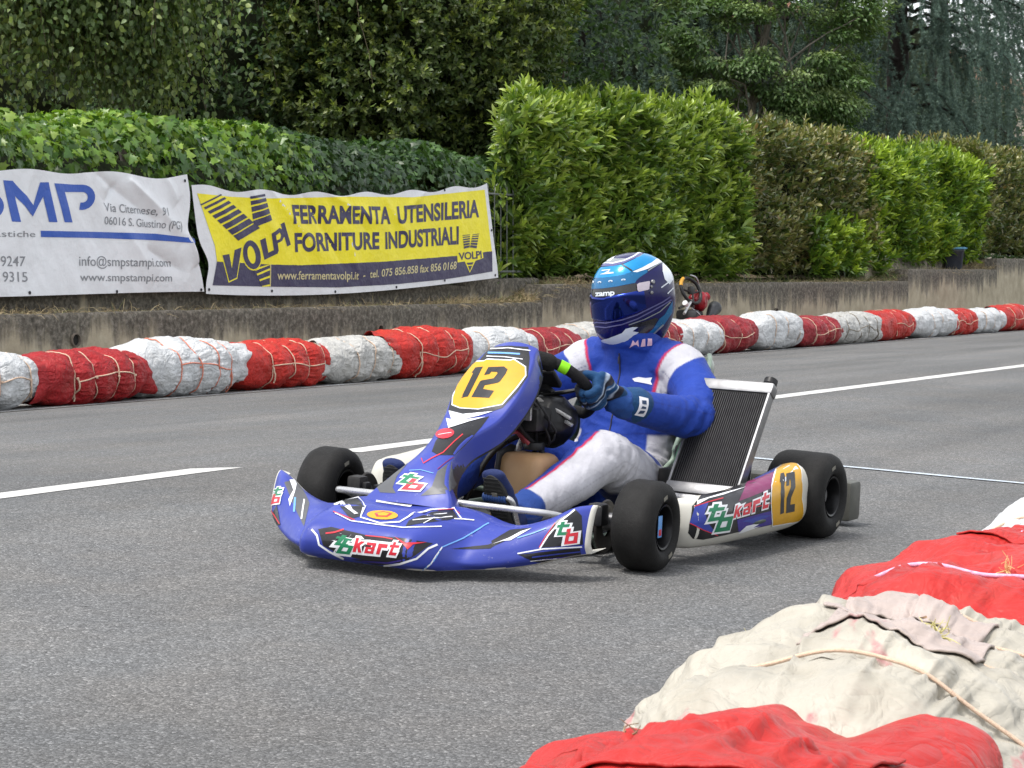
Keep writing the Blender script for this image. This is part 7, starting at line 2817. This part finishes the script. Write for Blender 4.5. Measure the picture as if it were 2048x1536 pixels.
# ================================================================== SMALL THINGS BEYOND AND ON THE BARRIERS
# dark bin with a blue lid under the hedge
bin_ = empty('bin', rvec(34.75, 11.02, 1.0), ROT_ROAD + .3, 'dark plastic bin with a blue lid standing under the green hedge', 'bin')
bin_.scale = (.9, .9, .88)
mb = MB()
prof = [(-.15, -.17), (.15, -.17), (.15, .17), (-.15, .17)]
rows = []
for z, k in ((0, .78), (.02, .80), (.36, 1.0), (.37, 1.06), (.40, 1.06)):
    r = []
    for cx, cy, a0 in ((1, 1, 0), (-1, 1, 90), (-1, -1, 180), (1, -1, 270)):
        for a in np.linspace(a0, a0 + 90, 5):
            r.append(((cx * .11 + .04 * math.cos(math.radians(a))) * k, (cy * .13 + .04 * math.sin(math.radians(a))) * k, z))
    rows.append(r)
mb.grid(np.array(rows), wv=True, flip=True)
mb.build('body', simple('bin_plastic', (.03, .034, .045), .5, var=.2, nscale=8, grime=(.08, .075, .06)), bin_)
mb = MB(); mb.box((0, 0, .425), (.36, .41, .04), bev=.016); mb.box((.0, -.215, .425), (.10, .03, .025), bev=.006)
mb.build('lid', simple('bin_lid', (.09, .25, .38), .45, var=.15, nscale=7), bin_)
mb = MB()
mb.tube(spline([(.165, -.14, .34), (.19, -.05, .24), (.19, .05, .24), (.165, .14, .34)], 16), .006, 8)
mb.tube(spline([(-.15, -.178, .34), (-.05, -.196, .22), (.05, -.196, .22), (.15, -.178, .34)], 16), .006, 8)
mb.build('handle', M_BLKP, bin_)

# a second kart parked behind the far bales, only its upper part shows
pk = empty('parked_kart', rvec(23.0, 10.28, float(road_z(10.28)) + .004), ROT_ROAD, 'black parked kart with a red engine cover behind the white bale', 'go kart')


def pkp(dx, dz, d=0.0):
    """offsets in metres right/up as seen from the road, d away from it"""
    return np.array([dx, d, dz])


def ptube(name, pts, r, mat, k=10, closed=False):
    m = MB(); P = spline(pts, 8 * len(pts)) if len(pts) > 2 and not closed else np.array(pts, float)
    m.tube(P, r, k, closed=closed)
    return m.build(name, mat, pk, ang=60)


th = np.linspace(0, 2 * PI, 40, endpoint=False)
cw_ = np.array([-.02, .0, .69]); wu = nrm(np.array([.25, .35, .9])); ws = nrm(np.array([.92, -.30, -.14]))
rim = [cw_ + .155 * (math.cos(t) * wu + math.sin(t) * ws) * (1.0 if math.cos(t) < .75 else .95) for t in th]
sw2 = empty('steering_wheel', (0, 0, 0)); sw2.parent = pk
m = MB(); m.tube(np.array(rim), .019, 10, closed=True)
for t in (1.5, -1.6, PI):
    m.tube([cw_ - np.array([0, .02, .03]), cw_ + .15 * (math.cos(t) * wu + math.sin(t) * ws)], .011, 8)
m.box(cw_, (.10, .05, .09), bev=.02)
m.build('rim', M_BLKP, sw2)
m = MB(); m.tube(np.array([cw_ + .155 * (math.cos(t) * wu + math.sin(t) * ws) for t in np.linspace(-1.35, -.55, 10)]), .0215, 10)
m.build('grip', simple('amber_tape', (.50, .26, .03), .5), sw2)
m = MB()
bm = bmesh.new(); bmesh.ops.create_icosphere(bm, subdivisions=4, radius=1)
m.bm(bm); Vq = m.V[0]
Vq = Vq * np.array([.125, .11, .115]) * (1 + .16 * ridged(Vq * 1.6, 2, 4) - .06)[:, None]
m.V[0] = Vq + np.array([.19, .0, .565])
m.lathe([(.035, 0), (.05, .03), (.045, .07), (.02, .085), (.0001, .085)], (.27, -.02, .60), (.8, -.4, .35), 16)
m.build('engine_cover', simple('red_cover', (.22, .012, .018), .35, 0, var=.35, nscale=20, bump=.3, bscale=40), pk)
ptube('frame_bar', [(-.42, -.1, .44), (-.15, -.05, .55), (.02, .0, .57), (.1, .02, .50)], .016, M_CHROME)
ptube('frame_bar', [(-.44, -.05, .50), (-.2, .0, .52), (.08, .02, .525)], .014, M_BLKP)
ptube('cable', [(-.05, -.02, .50), (.0, -.1, .42), (.06, -.1, .33), (.02, -.06, .26)], .007, M_STEEL)
ptube('cable', [(.0, .02, .86), (.12, .0, .83), (.19, .0, .74), (.16, .0, .66)], .009, M_STEEL)
m = MB()
m.tube(spline([(-.1, -.1, .22), (.18, -.1, .33), (.30, -.09, .40), (.42, -.08, .47), (.52, -.08, .515)], 30), np.concatenate([np.linspace(.018, .022, 14), np.linspace(.026, .078, 13), [.078, .066, .03]]), 18)
m.build('exhaust_cone', simple('exhaust_dark', (.045, .047, .05), .4, .4, var=.25), pk)
m = MB(); m.box((-.1, .0, .40), (.32, .16, .16), bev=.04); m.box((-.25, .05, .30), (.34, .24, .12), bev=.03); m.box((.12, .02, .36), (.2, .14, .2), bev=.03)
m.build('engine', M_BLKP, pk)
m = MB(); m.lathe([(.0001, 0), (.04, 0), (.045, .02), (.045, .15), (.03, .17), (.0001, .17)], (-.36, -.10, .345), (1, .1, -.05), 18)
m.build('silencer', M_CHROME, pk)
m = MB(); m.lathe([(.0001, 0), (.03, 0), (.03, .05), (.0001, .05)], (-.40, -.1, .56), (.7, 0, -.4), 14)
m.build('coolant_bottle', simple('white_bottle', (.55, .55, .55), .4), pk)
for x in (-.45, .45):
    for d in (-.12, .28):
        m = MB(); m.lathe([(.05, -.09), (.115, -.095), (.13, -.07), (.13, .07), (.115, .095), (.05, .09)], (x, d, .13), (1, 0, 0), 32)
        m.build('wheel', M_RUB, pk)
m = MB(); m.box((0, .1, .07), (1.5, .5, .03), bev=.01); m.build('floor_tray', M_BLKP, pk)

# frayed twine ends, leaves and bits lying on the near bales
rq = np.random.default_rng(77)


def on_bale(b, o, x, th, lift=.002):
    p = b.pos(np.array([x]), np.array([th]), lift)[0]
    c, s = math.cos(o.rotation_euler[2]), math.sin(o.rotation_euler[2])
    return np.array([o.location[0] + c * p[0] - s * p[1], o.location[1] + s * p[0] + c * p[1], o.location[2] + p[2]])


def tuft(p, col, n, ln, label, spread=1.0, d0=(0, 0, .4)):
    m = MB()
    for i in range(n):
        d = nrm(rq.normal(0, spread, 3) + np.array(d0))
        q = [p, p + d * ln * .5 + rq.normal(0, .004, 3), p + d * ln * (.7 + .5 * rq.random()) + rq.normal(0, .008, 3)]
        m.tube(spline(q, 6), np.linspace(.0014, .0004, 6), 4)
    m.box(p, (.006, .006, .005), bev=.0015)
    return tag(m.build('twine_tuft', simple('raffia', col, .8, var=.25, nscale=60)), label, 'twine')


tuft(on_bale(nb_wht, o_wht, -.08, 1.95), (.52, .47, .20), 40, .03, 'frayed yellow twine knot on top of the stained white bale', .8)
tuft(on_bale(nb_wht, o_wht, .18, .55), (.50, .46, .20), 30, .035, 'frayed yellow green twine end on the right flank of the white bale', .7, (0, 0, -.4))
tuft(on_bale(nb_red2, o_red2, -.26, 1.85), (.60, .36, .17), 18, .03, 'peach coloured twine knot on the near red bale', .9)
tuft(on_bale(nb_red, o_red, .38, 1.15), (.25, .2, .12), 6, .02, 'small dry grass sprig on the nearest red bale', .9)


def loose_leaf(p, size, col, label, rz, curl):
    tv, tf = leaf_template('laurel')
    V = tv * size
    V[:, 2] += curl * (V[:, 0] - size * .5) ** 2 / size
    c, s = math.cos(rz), math.sin(rz)
    V = np.stack([c * V[:, 0] - s * V[:, 1], s * V[:, 0] + c * V[:, 1], V[:, 2]], 1) + p + np.array([0, 0, .004])
    m = MB(); m.keep = True; m.add(V, [list(f) for f in tf])
    tag(m.build('fallen_leaf', simple('leaf_' + label.split()[0], col, .6, var=.3, nscale=60), ang=180), label, 'leaf')


loose_leaf(on_bale(nb_wht, o_wht, .17, 1.50), .055, (.06, .11, .035), 'green fallen leaf lying on the stained white bale', 2.4, .5)
loose_leaf(on_bale(nb_wht, o_wht, .10, 1.72), .028, (.20, .12, .06), 'brown dry leaf scrap lying on the stained white bale', 1.1, .8)
